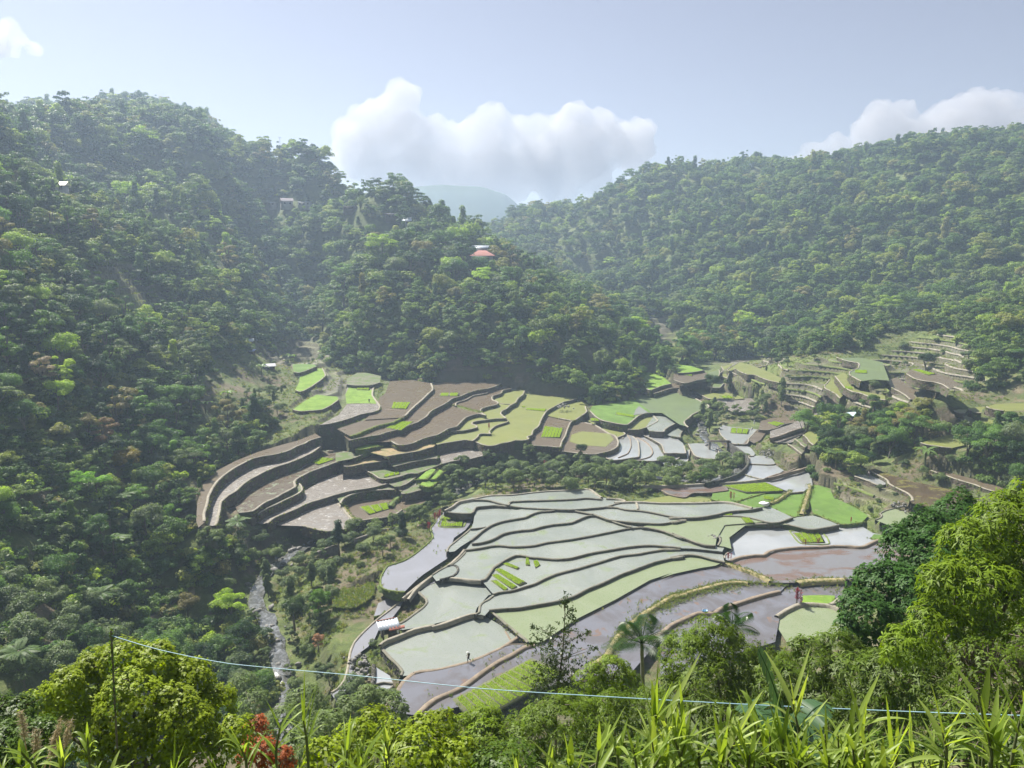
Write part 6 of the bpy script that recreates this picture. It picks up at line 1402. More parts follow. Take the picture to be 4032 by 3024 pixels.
house('village_house', at_('v3'), 4, 4, 2.2, 0, tin, plaster, 'tiny white-roofed house leftmost in the back village', roof='shed', rh=.8, wins=1)
house('yellow_roofed_house', at_('yel')-np.array((0, 0, 1.5)), 6, 4, 2.4, .1, objmat('roof_straw', (.72, .62, .42), (.5, .42, .28), .5), plaster, 'house with a glaring straw-yellow roof among the trees at upper left', roof='gable', rh=1.6, wins=2)
house('hill_house', at_('hill'), 6, 5, 3, 0, tin, plank, 'dark house with a thin white roof edge between the ridge trees', roof='shed', rh=.5, wins=2)
house('ridge_house', at_('gap2'), 7, 5, 2.6, 0, tin, plank, 'small house in the ridge gap between two bamboo clumps', roof='shed', rh=.6, wins=2)
g = hit(980, 1362); house('meadow_hut', g, 3.6, 3.2, 2.0, .2, tin, plank, 'white-roofed hut behind the tree on the sunny meadow', 'hut', 'gable', 1, .5, 1.0)
g = hit(990, 1395); house('meadow_hut', g, 2.6, 2.4, 1.5, 0, objmat('roof_blue', (.45, .5, .75), (.3, .35, .6), .5), plank, 'little hut with a bluish roof below the tree on the sunny meadow', 'hut', 'shed', 1, .4, .5)
g = hit(1060, 1452); house('tarp_shelter', g, 4.2, 3.0, 1.2, .5, objmat('tarp_grey', (.42, .43, .45), (.3, .3, .32), .6), plank, 'shelter under a grey tarp beside the banana plant', 'hut', 'gable', 1, .5, 1.0)
g = hit(3378, 1662); house('tin_hut', g, 6.2, 3.6, 1.8, .1, objmat('roof_palegreen', (.62, .78, .80), (.5, .66, .7), .5), plank, 'hut with a pale blue-green roof among the right-hand terraces', 'hut', 'gable', 1, .6, .9)
g = hit(1400, 1500); house('field_hut', g, 2.0, 1.6, 1.2, 0, tin, plank, 'tiny white roof at the foot of the dark hill', 'hut', 'shed', 1, .3, .4) if False else None
# foot bridge, curved wall
conc = plain_mat('old_concrete', (.20, .18, .15), (.10, .09, .075), .9, 1.2)
a_, b_ = atz(2793, 1737, 4.2), atz(2868, 1737, 4.2); dr = b_-a_; ln = np.linalg.norm(dr); br = empty('foot_bridge', tuple((a_+b_)/2), math.atan2(dr[1], dr[0])); tag(br, 'narrow dark concrete foot bridge across the stream at the curved wall', 'bridge')
m = MB(); m.box((0, 0, -.12), (ln+1.6, 1.3, .3)); m.build('deck', conc, br)
for x in (-ln/2+.2, ln/2-.2): m = MB(); m.box((x, 0, -2.2), (.5, 1.0, 4.0)); m.build('pier', conc, br)
for y in (-.62, .62): m = MB(); m.box((0, y, .12), (ln+1.2, .1, .18)); m.build('kerb', conc, br)
L = smooth_line([atz(x, y, 3.6) for x, y in R3("1480,750 1490,765 1540,800 1600,840 1640,880 1655,920 1640,965 1600,1005 1560,1035 1480,1068 1400,1090 1340,1098 1280,1112")], 1.2)
V, F = ribbon(L, [(-.35, -1.2), (-.3, .2), (.3, .2), (.36, 0), (.8, -5.4)], jit=.03, base_jit=.2); V2, F2 = ribbon(L[::-1], [(-.35, -1.2), (-.3, .2), (.3, .2), (.36, 0), (.8, -5.4)], jit=.03, base_jit=.2)
dk = wall_mat('wall_concrete', (.085, .08, .07), (.04, .04, .035), (.05, .06, .03))
tag(link('curved_wall', mesh('curved_wall', V, F, dk)), 'tall dark curved retaining wall between the stream and the mirror fields', 'retaining wall')
for q, lab in ((R5("420,165 520,130 620,95 720,68 790,62"), 'long weathered stone wall under shrubs, left of the mirror pond'), (R5("110,270 180,240 280,205"), 'short mossy stone wall by the upper stream'), (R3("600,585 670,590 700,600"), None)):
    if lab is None: continue
    L = smooth_line([atz(x, y, .2) for x, y in q], 1.0); V, F = ribbon(L[::1], [(-.4, -.5), (-.3, 0), (.3, 0), (.5, -2.6)], jit=.08, base_jit=.2); tag(link('bank_wall', mesh('bank_wall', V, F, conc)), lab, 'stone wall')
# contour path on the lower left slope
L = smooth_line([hit(x, y, 60)+np.array((0, 0, .25)) for x, y in ((440, 2505), (520, 2470), (600, 2430), (680, 2395), (720, 2370), (748, 2340), (752, 2320))], 1.0)
V, F = ribbon(L, [(-.9, -.8), (-.8, .1), (.8, .1), (1.1, -.9)], jit=.06); pth = link('path', mesh('path', V, F, plain_mat('path_earth', (.24, .19, .13), (.14, .13, .07), .95, 1))); struct(pth)
# poles
def pole(p_, H, lab, lamp=False, s=1.0):
    r = empty('utility_pole', tuple(p_), .2, s); tag(r, lab, 'utility pole', 'utility poles on the ridge'); m = MB(); m.tube([(0, 0, -3), (0, 0, H)], [.16, .11], 6); m.build('post', grey_stem, r)
    m = MB(); m.box((0, 0, H-.5), (2.2, .14, .16)); m.box((0, 0, H-1.6), (1.4, .12, .14)); m.build('crossarm', grey_stem, r)
    for x in (-1, -.4, .4, 1): m = MB(); m.tube([(x, 0, H-.42), (x, 0, H-.1)], .06, 5); m.build('insulator', white, r)
    if lamp: m = MB(); m.box((.8, -.3, H-.9), (.9, .35, .16)); m.build('lamp_head', tin, r)
pole(up(1105, 610, 640), 14, 'pole with crossarms standing against the sky on the back ridge'); pole(up(232, 735, 410), 7, 'pole beside the straw-yellow roof'); pole(up(708, 760, 470), 7, 'pole with a street lamp at the foot of the back hill', True); pole(up(1085, 760, 560), 5, 'pole in the back village')
# white cloth draped over a post, white cloths, a bag on a stick, a blue basin
def cloth(p_, w, h, lab, seed, name='white_cloth', cat='cloth', post=True):
    r = empty(name, tuple(p_)); tag(r, lab, cat, 'white cloths and markers on the bunds'); q = np.random.RandomState(seed); IVc, IFc = ico(3)
    n_ = fbm(*(IVc*1.5+seed).T, s=1, o=3, seed=seed)[:, None]; V = IVc*(1+.55*n_)*np.array((w/2, w*.35, h/2))+np.array((0, 0, h*.55)); link('cloth', mesh('cloth', V, IFc, white), r)
    if post: m = MB(); m.tube([(0, 0, -.4), (0, 0, h*1.1)], .05, 5); m.build('post', grey_stem, r)
cloth(atz(3012, 1992, 2.6), 2.9, 1.0, 'white plastic sheets draped over a post at the corner of the silver paddies', 1)
cloth(atz(1522, 1806, 6.0), 1.6, 1.1, 'white cloth hanging on the corner of the russet shelf', 2)
cloth(atz(3156, 2372, -.1), .5, 1.35, 'white upright cloth beside the tall red-leaved shrub', 3)
cloth(atz(3162, 2018, 1.9), .35, .8, 'small white marker at the edge of the largest green paddy', 4)
cloth(atz(2970, 1670, 5.5), .5, 1.5, 'small white scarecrow by the pale bund on the right bank', 5); cloth(atz(2960, 1695, 4.3), .5, 1.2, 'second small white scarecrow beside the square lime bed', 6)
p = atz(1553, 2790, .1); bag = empty('white_bag', tuple(p)); tag(bag, 'white square bag on a leaning stick beside the big lime seedling field', 'bag'); m = MB(); m.tube([(0, 0, -.3), (.1, 0, 2.3)], .025, 5); m.build('stick', grey_stem, bag)
IVc, IFc = ico(2); V = np.sign(IVc)*np.abs(IVc)**.45*np.array((.45, .12, .38))+np.array((.12, -.1, 1.75)); link('bag_body', mesh('bag_body', V, IFc, white), bag)
p = atz(2775, 2412, -.2); bas = empty('blue_basin', tuple(p), .3); tag(bas, 'light blue basin left on the bund among the violet ponds', 'basin'); m = MB(); t = np.arange(14)*2*pi/14
c_ = np.stack((np.cos(t), np.sin(t)), 1); rings = [(0, .0, .1), (1, .38, .1), (1, .55, .52), (1, .58, .52), (1, .50, .5), (1, .34, .16), (0, 0, .16)]; V = []; 
for k_, r_, z_ in rings: V.append(np.column_stack((c_*max(r_, .001), np.full(14, z_))))
V = np.vstack(V); F = [(i*14+j, i*14+(j+1) % 14, (i+1)*14+(j+1) % 14, (i+1)*14+j) for i in range(6) for j in range(14)]; m.add(V*np.array((1.15, .8, .9)), F); m.build('bowl', objmat('blue_plastic', (.16, .34, .55), (.13, .30, .5), .4), bas, True)
m = MB(); m.tube([(-.6, 0, .45), (-.5, 0, .8), (0, 0, .95), (.5, 0, .8), (.6, 0, .45)], .02, 5); m.build('handle', white, bas)
# frame of the seedling squares
def frame(pts, z, lab):
    L = smooth_line([atz(x, y, z) for x, y in pts+pts[:1]], .7); V, F = ribbon(L, [(-.22, -.2), (-.16, .12), (.16, .12), (.22, -.2)], jit=.05); tag(link('bed_border', mesh('bed_border', V, F, RM['grass'])), lab, 'bund', 'low borders round seedling beds')
frame(R6("92,288 288,290 275,388 64,386"), .9, 'low grassy border around the seedling square on the mirror pond'); frame(R7("1125,532 1390,535 1472,645 1220,640"), .75, 'thin border around the four slanting lime strips')
# loose stones heaps
def heap(p_, r, n, lab):
    e = empty('stone_heap', tuple(p_)); tag(e, lab, 'stone heap')
    for i in range(n):
        q = rng.randn(2)*r*.45; h = max(0, r*.5*(1-np.hypot(*q)/r)); o = link('stone', RK[i % 4], e, (q[0], q[1], h*rng.rand()+.1), (rng.rand()*3, 0, rng.rand()*6), rng.uniform(.22, .5))
heap(atz(2812, 2118, 1.9), 1.5, 14, 'grey stone heap beside the narrow greenish paddy'); heap(atz(2218, 1605, 6.8), 4.0, 30, 'pale rubble heap between two olive paddies, at the top of the tall wall')
heap(atz(1770, 2235, .9), 1.2, 10, 'stones around the sunken well'); heap(R5("450,1180")[0] and atz(*R5("470,1230")[0], -1), 2.5, 24, 'brown rocks on the bank below the hut'); heap(atz(*R5("520,1330")[0], -1.3), 2.0, 20, 'dark rocks between the canal and the small pools')
heap(atz(*R3("1830,860")[0], 3.4), 3.5, 26, 'bare rocks along the inlet on the right'); heap(atz(*R7("2100,330")[0], 3.8), 3.0, 24, 'brown rubble at the end of the mirror pond')

# ------------------------------------------------------------------ people
def person(p_, rz, pose, shirt, trousers, lab, hat=True, pack=False, s=1.0):
    r = empty('person', tuple(p_), rz, s); tag(r, lab, 'person', 'people on the bunds')
    # joints: pelvis first
    if pose == 'walk':
        J = {'pel': (0, 0, .95), 'hipL': (0, .1, .92), 'kneL': (.14, .11, .50), 'ankL': (.10, .11, .09), 'toeL': (.28, .11, .04), 'hipR': (0, -.1, .92), 'kneR': (-.02, -.11, .50), 'ankR': (-.36, -.11, .22), 'toeR': (-.30, -.11, .03),
             'waist': (.02, 0, 1.10), 'chest': (.06, 0, 1.33), 'neck': (.09, 0, 1.50), 'head': (.12, 0, 1.64), 'top': (.12, 0, 1.74), 'shL': (.06, .19, 1.42), 'elL': (.02, .25, 1.14), 'haL': (.16, .24, .92), 'shR': (.06, -.19, 1.42), 'elR': (.10, -.25, 1.14), 'haR': (.30, -.22, 1.0)}
    else:
        J = {'pel': (0, 0, .93), 'hipL': (0, .1, .9), 'kneL': (.03, .12, .48), 'ankL': (0, .12, .09), 'toeL': (.17, .13, .04), 'hipR': (0, -.1, .9), 'kneR': (.02, -.12, .48), 'ankR': (0, -.12, .09), 'toeR': (.17, -.13, .04),
             'waist': (.0, 0, 1.08), 'chest': (.03, 0, 1.31), 'neck': (.05, 0, 1.48), 'head': (.09, 0, 1.62), 'top': (.1, 0, 1.72), 'shL': (.02, .19, 1.40), 'elL': (.0, .26, 1.13), 'haL': (.10, .25, .90), 'shR': (.02, -.19, 1.40), 'elR': (.06, -.27, 1.13), 'haR': (.22, -.2, .98)}
    E = [('pel', 'hipL'), ('hipL', 'kneL'), ('kneL', 'ankL'), ('ankL', 'toeL'), ('pel', 'hipR'), ('hipR', 'kneR'), ('kneR', 'ankR'), ('ankR', 'toeR'), ('pel', 'waist'), ('waist', 'chest'), ('chest', 'neck'), ('neck', 'head'), ('head', 'top'), ('chest', 'shL'), ('shL', 'elL'), ('elL', 'haL'), ('chest', 'shR'), ('shR', 'elR'), ('elR', 'haR')]
    RAD = dict(pel=.14, hipL=.10, hipR=.10, kneL=.06, kneR=.06, ankL=.045, ankR=.045, toeL=.035, toeR=.035, waist=.13, chest=.15, neck=.055, head=.10, top=.075, shL=.065, shR=.065, elL=.045, elR=.045, haL=.035, haR=.035)
    def body(name, keys, grow, mat):
        ks = [k for k in J if k in keys]; ii = {k: i for i, k in enumerate(ks)}; me = bpy.data.meshes.new(name); me.from_pydata([J[k] for k in ks], [(ii[a], ii[b]) for a, b in E if a in ii and b in ii], [])
        o = link(name, me, r); md = o.modifiers.new('skin', 'SKIN'); me.materials.append(mat)
        for k in ks: sv = me.skin_vertices[0].data[ii[k]]; sv.radius = ((RAD[k]+grow),)*2; sv.use_root = (k == ks[0])
        sb = o.modifiers.new('sub', 'SUBSURF'); sb.levels = 2; sb.render_levels = 2; return o
    skin = objmat('skin', (.30, .17, .11), (.25, .14, .09), .6)
    body('body', set(J), 0, skin)
    body('shirt', {'pel', 'waist', 'chest', 'shL', 'elL', 'shR', 'elR'}, .018, objmat('shirt', shirt, None, .9)); body('trousers', {'pel', 'hipL', 'kneL', 'ankL', 'hipR', 'kneR', 'ankR'}, .02, objmat('trousers', trousers, None, .9))
    hx, hy, hz = J['head']
    for nm, sgn in (('L', 1), ('R', -1)):     # hands with fingers
        h = np.array(J['ha'+nm]); e = np.array(J['el'+nm]); d = (h-e)/np.linalg.norm(h-e); sd = np.cross(d, (0, 1., 0)); m = MB()
        m.tube([h, h+d*.08], [.03, .04], 6)
        for f in range(4): b = h+d*.08+sd*(-.03+.02*f); m.tube([b, b+d*(.04+.005*f), b+d*.075+np.array((.01, 0, -.015))], [.009, .008, .006], 5)
        b = h+d*.02+sd*.035; m.tube([b, b+sd*.03+d*.03, b+sd*.035+d*.06], [.01, .009, .007], 5); m.build('hand', skin, r)
    m = MB(); t = np.arange(16)*2*pi/16
    if hat:
        V = []; 
        for rr, zz_ in ((.20, .03), (.12, .05), (.105, .12), (.06, .16), (.001, .17)): V.append(np.column_stack((np.cos(t)*rr+hx, np.sin(t)*rr, np.full(16, hz+zz_))))
        V = np.vstack(V); m.add(V, [(i*16+j, i*16+(j+1) % 16, (i+1)*16+(j+1) % 16, (i+1)*16+j) for i in range(4) for j in range(16)]); m.build('hat', white, r)
    m = MB()
    for yy_ in (-.035, .035): m.tube([(hx+.085, yy_, hz+.01), (hx+.10, yy_, hz+.01)], .012, 6)
    m.tube([(hx+.095, -.025, hz-.055), (hx+.098, .025, hz-.055)], .008, 5); m.tube([(hx+.09, 0, hz+.0), (hx+.125, 0, hz-.025), (hx+.10, 0, hz-.035)], .012, 5); m.build('face', glassm, r)
    if pack: m = MB(); Vb = np.sign(IVc)*np.abs(IVc)**.6*np.array((.10, .15, .22))+np.array((-.15, 0, 1.28)); m.add(Vb, IFc); m.build('backpack', glassm, r, True)
person(atz(1845, 2606, .2)+np.array((0, 0, .0)), radians(180), 'walk', (.16, .15, .07), (.035, .035, .05), 'man in a white hat and dark backpack walking left along the mud bund', True, True, 1.1)
person(atz(3421, 1877, 6.3), radians(200), 'stand', (.5, .5, .5), (.05, .05, .07), 'man in a pale shirt standing by the small silver pool at right', False, False, 1.05)
person(atz(1454, 1586, 13.5), radians(120), 'stand', (.06, .07, .12), (.04, .04, .05), 'tiny figure standing in the grey wet field under the dark hill', False)

# ------------------------------------------------------------------ far mountain, beyond the saddle
u = np.linspace(1200, 2700, 160); prof = np.interp(u, [1200, 1500, 1640, 1760, 1900, 1990, 2040, 2080, 2120, 2200, 2280, 2420, 2700], [860, 760, 710, 700, 712, 745, 790, 786, 778, 800, 830, 850, 860])
D0 = 2100; rows = []
for j in range(14):
    t_ = j/13; y = D0+(1-t_)*-350+t_*450; zt = []
    for uu_, pp in zip(u, prof):
        top = aty(uu_, pp, D0)[2]; zt.append(top-abs(t_-.43)*1.6*(top+60))
    X_ = (u-2016)/FPX*D0*1.02; zt = np.array(zt)+fbm(X_, np.full_like(X_, y), s=200, o=5, seed=8)*18*(abs(t_-.43)*3+.15)
    rows.append(np.stack((X_, np.full_like(X_, y), zt), 1))
V = np.vstack(rows); F = [(j*160+i, j*160+i+1, (j+1)*160+i+1, (j+1)*160+i) for j in range(13) for i in range(159)]
mm = plain_mat('mountain_forest', (.05, .09, .03), (.03, .055, .02), .95, .01); struct(link('mountain', mesh('mountain', V, F, mm, smooth=True)))

# ------------------------------------------------------------------ cumulus clouds: lumpy bodies of scattering vapour
cm, nt, out = newmat('cloud_vapour'); pv = N(nt, 'VolumePrincipled'); pv.inputs['Color'].default_value = (.73, .735, .77, 1); pv.inputs['Density'].default_value = .0045; pv.inputs['Anisotropy'].default_value = .3; nt.links.new(pv.outputs[0], out.inputs[1])
def cloud(puffs, D, lab, seed, vox=20):
    r = np.random.RandomState(seed); m = MB(); IVs, IFs = ico(2); s = D/FPX
    for (a, b, rad) in puffs:
        n = 9
        for k in range(n):
            d = r.randn(3); d /= np.linalg.norm(d); f = 0 if k == 0 else .62; q = rad*(1 if k == 0 else r.uniform(.35, .6))
            c = aty(a+d[0]*rad*f, b-d[2]*rad*f*(.8 if d[2] > 0 else .35), D+d[1]*rad*s*f); m.add(IVs*q*s*np.array((1, 1, .9))+c, IFs)
    o = m.build('cloud', cm); rm = o.modifiers.new('fuse', 'REMESH'); rm.mode = 'VOXEL'; rm.voxel_size = vox
    for sz, st in ((420, 220), (170, 130), (70, 60), (34, 26)):
        tx = bpy.data.textures.new('billow', 'CLOUDS'); tx.noise_scale = sz; tx.noise_depth = 2; dm = o.modifiers.new('billow', 'DISPLACE'); dm.texture = tx; dm.texture_coords = 'GLOBAL'; dm.strength = st; dm.mid_level = .5
    rm = o.modifiers.new('fuse_again', 'REMESH'); rm.mode = 'VOXEL'; rm.voxel_size = vox
    tag(o, lab, 'cloud', 'cumulus clouds')
cloud([(1580, 370, 60), (1530, 430, 75), (1450, 460, 70), (1420, 540, 90), (1560, 520, 100), (1400, 640, 90), (1500, 660, 110), (1650, 640, 110), (1720, 520, 60), (1800, 560, 90), (1950, 470, 70), (1900, 540, 100), (2050, 520, 80), (2130, 500, 70), (2260, 440, 65), (2230, 520, 100), (2350, 520, 90), (2440, 550, 80), (2520, 520, 55), (2480, 600, 80), (2300, 640, 120), (2120, 640, 130), (1950, 660, 130), (1800, 680, 120), (2200, 740, 90), (2000, 740, 90), (2350, 730, 70), (1600, 730, 90)], 6500, 'large cumulus bank rising behind the central saddle', 3)
cloud([(3880, 410, 80), (3960, 430, 90), (3780, 440, 80), (3700, 480, 85), (3570, 420, 60), (3480, 460, 70), (3420, 530, 70), (3560, 540, 90), (3300, 590, 60), (3200, 600, 50), (3400, 620, 80), (3700, 600, 110), (3900, 540, 110), (4060, 480, 90), (3150, 640, 40)], 6500, 'cumulus cloud behind the right-hand ridge', 5)
cloud([(20, 110, 50), (70, 160, 50), (130, 190, 40), (30, 190, 55), (-40, 140, 70)], 6500, 'small cloud at the upper left edge of the sky', 9)
# ------------------------------------------------------------------ trees and grass growing on the near slope
def whorl_leaves(tips, dirs, nper, L, W, r, droop=.35, shape=.9):
    """tufts of long leaves round each twig tip: folded blades of two quads"""
    n = len(tips); T = np.repeat(tips, nper, 0); A = np.repeat(dirs, nper, 0); k = n*nper
    R_ = r.randn(k, 3); R_ -= (R_*A).sum(1)[:, None]*A; R_ /= np.linalg.norm(R_, axis=1)[:, None]
    D = R_*shape+A*.45*r.rand(k, 1)-np.array((0, 0, droop))*r.uniform(.3, 1.3, (k, 1)); D /= np.linalg.norm(D, axis=1)[:, None]
    l = (L*r.uniform(.65, 1.2, k))[:, None]; w = (W*r.uniform(.8, 1.2, k))[:, None]
    S = np.cross(D, A); S /= np.linalg.norm(S, axis=1)[:, None]+1e-9; U = np.cross(S, D)
    b = T+A*r.uniform(-.05, .05, (k, 1)); m1 = b+D*l*.45+U*l*.05; e = b+D*l-np.array((0, 0, .18))*l
    V = np.stack((b, m1+S*w*.5, e, m1-S*w*.5), 1).reshape(-1, 3); return V, np.arange(4*k).reshape(k, 4)
def near_tree(name, puffs, mat, L, W, nper, per_m2, seed, label, cat, ground=None, bark_=bark, droop=.35, group=None, twigs=1.0, sub=6, flat=1.0, trunkw=.16, shoots=0):
    """crown made of many twig tufts on lumpy masses; puffs: px, py, radius px, distance"""
    r = np.random.RandomState(seed); C = []
    for a, b, rp, d in puffs:
        R = rp*d*1.05/FPX; c = aty(a, b, d); C.append((c, R))
        for k in range(sub):
            v = r.randn(3); v /= np.linalg.norm(v); C.append((c+v*R*.72*np.array((1, 1, flat)), R*r.uniform(.32, .52)))
    cen = np.mean([c for c, R in C], 0); gz_ = gz(cen[0], cen[1]) if ground is None else ground
    root = empty(name, (cen[0], cen[1], gz_)); o0 = np.array((cen[0], cen[1], gz_)); tag(root, label, cat, group)
    tips = []; dirs = []
    for c, R in C:
        n = int(per_m2*1.7*4*pi*R*R*.6)+3; d = r.randn(n, 3); d /= np.linalg.norm(d, axis=1)[:, None]; d[:, 2] = np.where(d[:, 2] < -.45, -d[:, 2], d[:, 2])
        bm = 1+.30*noise(*(d*2.4+c).T, s=1, seed=3)[:, None]; tips.append(c+d*R*bm*(1-.3*r.rand(n, 1)**2)*np.array((1, 1, flat))); dirs.append(d+np.array((0, 0, .5)))
    tips = np.concatenate(tips); dirs = np.concatenate(dirs)
    keep = np.ones(len(tips), bool)
    for c, R in C:      # drop tufts buried deep inside other masses
        keep &= ~(np.linalg.norm((tips-c), axis=1) < R*.62)
    tips = tips[keep]; dirs = dirs[keep]; dirs /= np.linalg.norm(dirs, axis=1)[:, None]
    V, F = whorl_leaves(tips, dirs, nper, L, W, r, droop); o = link('foliage', mesh('foliage', V-o0, F, mat), root)
    m = MB(); big = sorted(C, key=lambda t: -t[1])[:max(4, len(puffs))]; base = np.array((0, 0, -.5)); fork = (cen-o0)*np.array((.3, .3, .55))
    m.tube([base, fork*.5+np.array((.1, .05, 0)), fork], [trunkw, trunkw*.85, trunkw*.7], 8)
    for c, R in big: e = c-o0; m.tube([fork, (fork+e)/2+r.randn(3)*.12, e], [trunkw*.55, trunkw*.35, trunkw*.12], 5, False)
    pick = r.choice(len(tips), min(len(tips), int(260*twigs)), replace=False)
    for i in pick:
        e = tips[i]-o0; c = min(C, key=lambda t: np.sum((t[0]-tips[i])**2))[0]-o0; m.tube([c+(e-c)*.35, e], [.02, .008], 3, False)
    m.build('branches', bark_, root); return root
mango = leaf_mat('mango_leaves', ((0, (.095, .15, .012)), (1, (.12, .175, .014))), .30, tint=(1, 1, .25), rough=.48, vs=.45, spread=.55)
mango2 = leaf_mat('lime_leaves', ((0, (.13, .20, .014)), (1, (.15, .22, .016))), .32, tint=(1, 1, .22), rough=.48, vs=.6, spread=.5)
glossy = leaf_mat('glossy_leaves', ((0, (.045, .105, .022)), (1, (.055, .125, .025))), .28, rough=.5, vs=.6, spread=.45)
olive_l = leaf_mat('olive_leaves', ((0, (.080, .125, .016)), (1, (.10, .15, .018))), .30, rough=.45, vs=.5, spread=.6)
vine_l = leaf_mat('vine_leaves', ((0, (.19, .25, .012)), (1, (.21, .27, .014))), .36, tint=(1, 1, .2), rough=.45, vs=.5, spread=.6)
vine_d = leaf_mat('vine_leaves_dark', ((0, (.07, .12, .018)), (1, (.08, .13, .02))), .35, rough=.4, vs=.5, spread=.5)
G = 'trees on the near slope'
near_tree('glossy_tree', [(3650, 2120, 110, 40), (3760, 2060, 120, 42), (3560, 2180, 100, 39), (3680, 2250, 150, 38), (3500, 2330, 130, 37), (3420, 2420, 110, 36), (3600, 2420, 160, 36), (3350, 2480, 60, 36), (3800, 2300, 150, 39), (3880, 2150, 120, 41), (3480, 2520, 110, 36)], glossy, .17, .10, 7, 17, 1, 'dark glossy-leaved tree overhanging the ponds at right', 'tree', group=G, droop=.15)
near_tree('lime_tree', [(3980, 2080, 150, 23), (3850, 2180, 130, 23), (4050, 2220, 170, 23), (3750, 2330, 120, 22), (3900, 2350, 170, 22), (3680, 2470, 110, 22), (4000, 2450, 170, 22), (3800, 2520, 140, 22), (3560, 2560, 90, 22), (4120, 2020, 130, 23)], mango2, .26, .055, 8, 11, 2, 'big light green tree with long drooping leaves at the right edge', 'tree', group=G)
near_tree('mango_tree', [(3300, 2560, 90, 26), (3200, 2620, 120, 26), (3350, 2680, 140, 25), (3520, 2700, 150, 24), (3700, 2720, 150, 23), (3450, 2820, 150, 24), (3250, 2780, 130, 25), (3650, 2850, 150, 23), (3100, 2740, 120, 26)], olive_l, .22, .048, 8, 12, 3, 'olive-leaved tree filling the lower right below the light green tree', 'tree', group=G)
near_tree('mango_tree', [(2800, 2520, 100, 31), (2720, 2600, 120, 31), (2900, 2620, 130, 31), (3040, 2680, 120, 30), (2780, 2720, 140, 30), (2950, 2780, 140, 30), (2650, 2720, 80, 31), (2860, 2860, 150, 29), (3090, 2840, 120, 29)], mango, .22, .045, 8, 12, 4, 'yellow-green mango-like tree right of the betel palm', 'tree', group=G)
near_tree('mango_tree', [(2330, 2680, 70, 32), (2420, 2650, 75, 32), (2380, 2740, 90, 32), (2460, 2720, 75, 32), (2350, 2810, 90, 31)], mango2, .21, .045, 8, 12, 5, 'small bright yellow-green tree left of the betel palm', 'tree', group=G)
near_tree('mango_tree', [(2110, 2870, 85, 27), (2260, 2820, 100, 27), (2020, 2920, 90, 27), (2200, 2880, 140, 26), (2420, 2860, 130, 27), (2560, 2830, 110, 28), (2330, 2960, 150, 26), (2080, 2960, 140, 26), (2600, 2950, 140, 26)], mango, .20, .042, 8, 13, 6, 'broad mango-like tree at the bottom centre, under the cable', 'tree', group=G)
near_tree('mango_tree', [(1900, 2850, 70, 27), (1830, 2900, 90, 27), (1920, 2940, 100, 26), (1850, 3010, 110, 26)], mango2, .20, .05, 8, 13, 7, 'bright leafy treetop beside the white bag', 'tree', group=G)
near_tree('twiggy_shrub', [(3900, 2650, 140, 16), (4020, 2700, 150, 16), (3960, 2820, 150, 16), (3780, 2850, 120, 17), (4080, 2560, 110, 17)], olive_l, .12, .045, 6, 17, 8, 'twiggy brown-green shrub at the lower right edge', 'shrub', twigs=3)
near_tree('broadleaf_shrub', [(1700, 2900, 110, 20), (1560, 2920, 90, 20), (1480, 2860, 80, 24), (1640, 3000, 130, 19), (1400, 2950, 100, 22), (1800, 3010, 100, 19), (1300, 3010, 110, 19)], vine_l, .13, .10, 5, 22, 9, 'bright heart-leaved climber massed at the bottom, left of centre', 'shrub', droop=.1)
near_tree('grey_shrub', [(1450, 2760, 70, 60), (1540, 2800, 70, 60), (1380, 2820, 70, 55), (1300, 2880, 80, 50), (1500, 2890, 80, 50)], river_leaf, .26, .12, 6, 7, 10, 'grey-green shrubs below the mud bund at the bottom', 'shrub')
near_tree('vine_mound', [(480, 2630, 105, 19), (370, 2670, 100, 19), (620, 2640, 105, 19), (740, 2700, 100, 19), (260, 2730, 90, 18), (830, 2790, 100, 19), (170, 2820, 100, 18), (520, 2800, 160, 18), (700, 2850, 150, 18), (350, 2880, 150, 18), (930, 2900, 80, 18), (560, 2960, 170, 18), (780, 2980, 150, 18)], vine_l, .085, .07, 5, 70, 11, 'rounded yellow-green mound of vines at lower left', 'vine mound', droop=.1, twigs=.5, sub=4)
near_tree('vine_mound', [(60, 2860, 110, 16), (150, 2950, 120, 15), (20, 2980, 130, 15), (-60, 2850, 120, 16)], vine_d, .08, .06, 5, 60, 12, 'darker leafy mound in the bottom left corner', 'vine mound', droop=.1)
near_tree('russet_shrub', [(1010, 2880, 55, 22), (1040, 2960, 60, 21), (1110, 2990, 50, 21), (985, 2960, 50, 21)], rmat('russet_leaves', (.26, .08, .025), .35, tint=(1, .6, .3)), .13, .05, 7, 26, 13, 'russet-leaved shrub right of the vine mound', 'shrub')
near_tree('slope_shrub', [(1200, 2780, 90, 60), (1120, 2850, 80, 55), (1250, 2900, 90, 45), (1180, 2980, 90, 40), (960, 2700, 60, 90), (1000, 2780, 70, 80)], river_leaf, .24, .11, 6, 6, 14, 'dark green shrubs hiding the lower end of the stream', 'shrub')
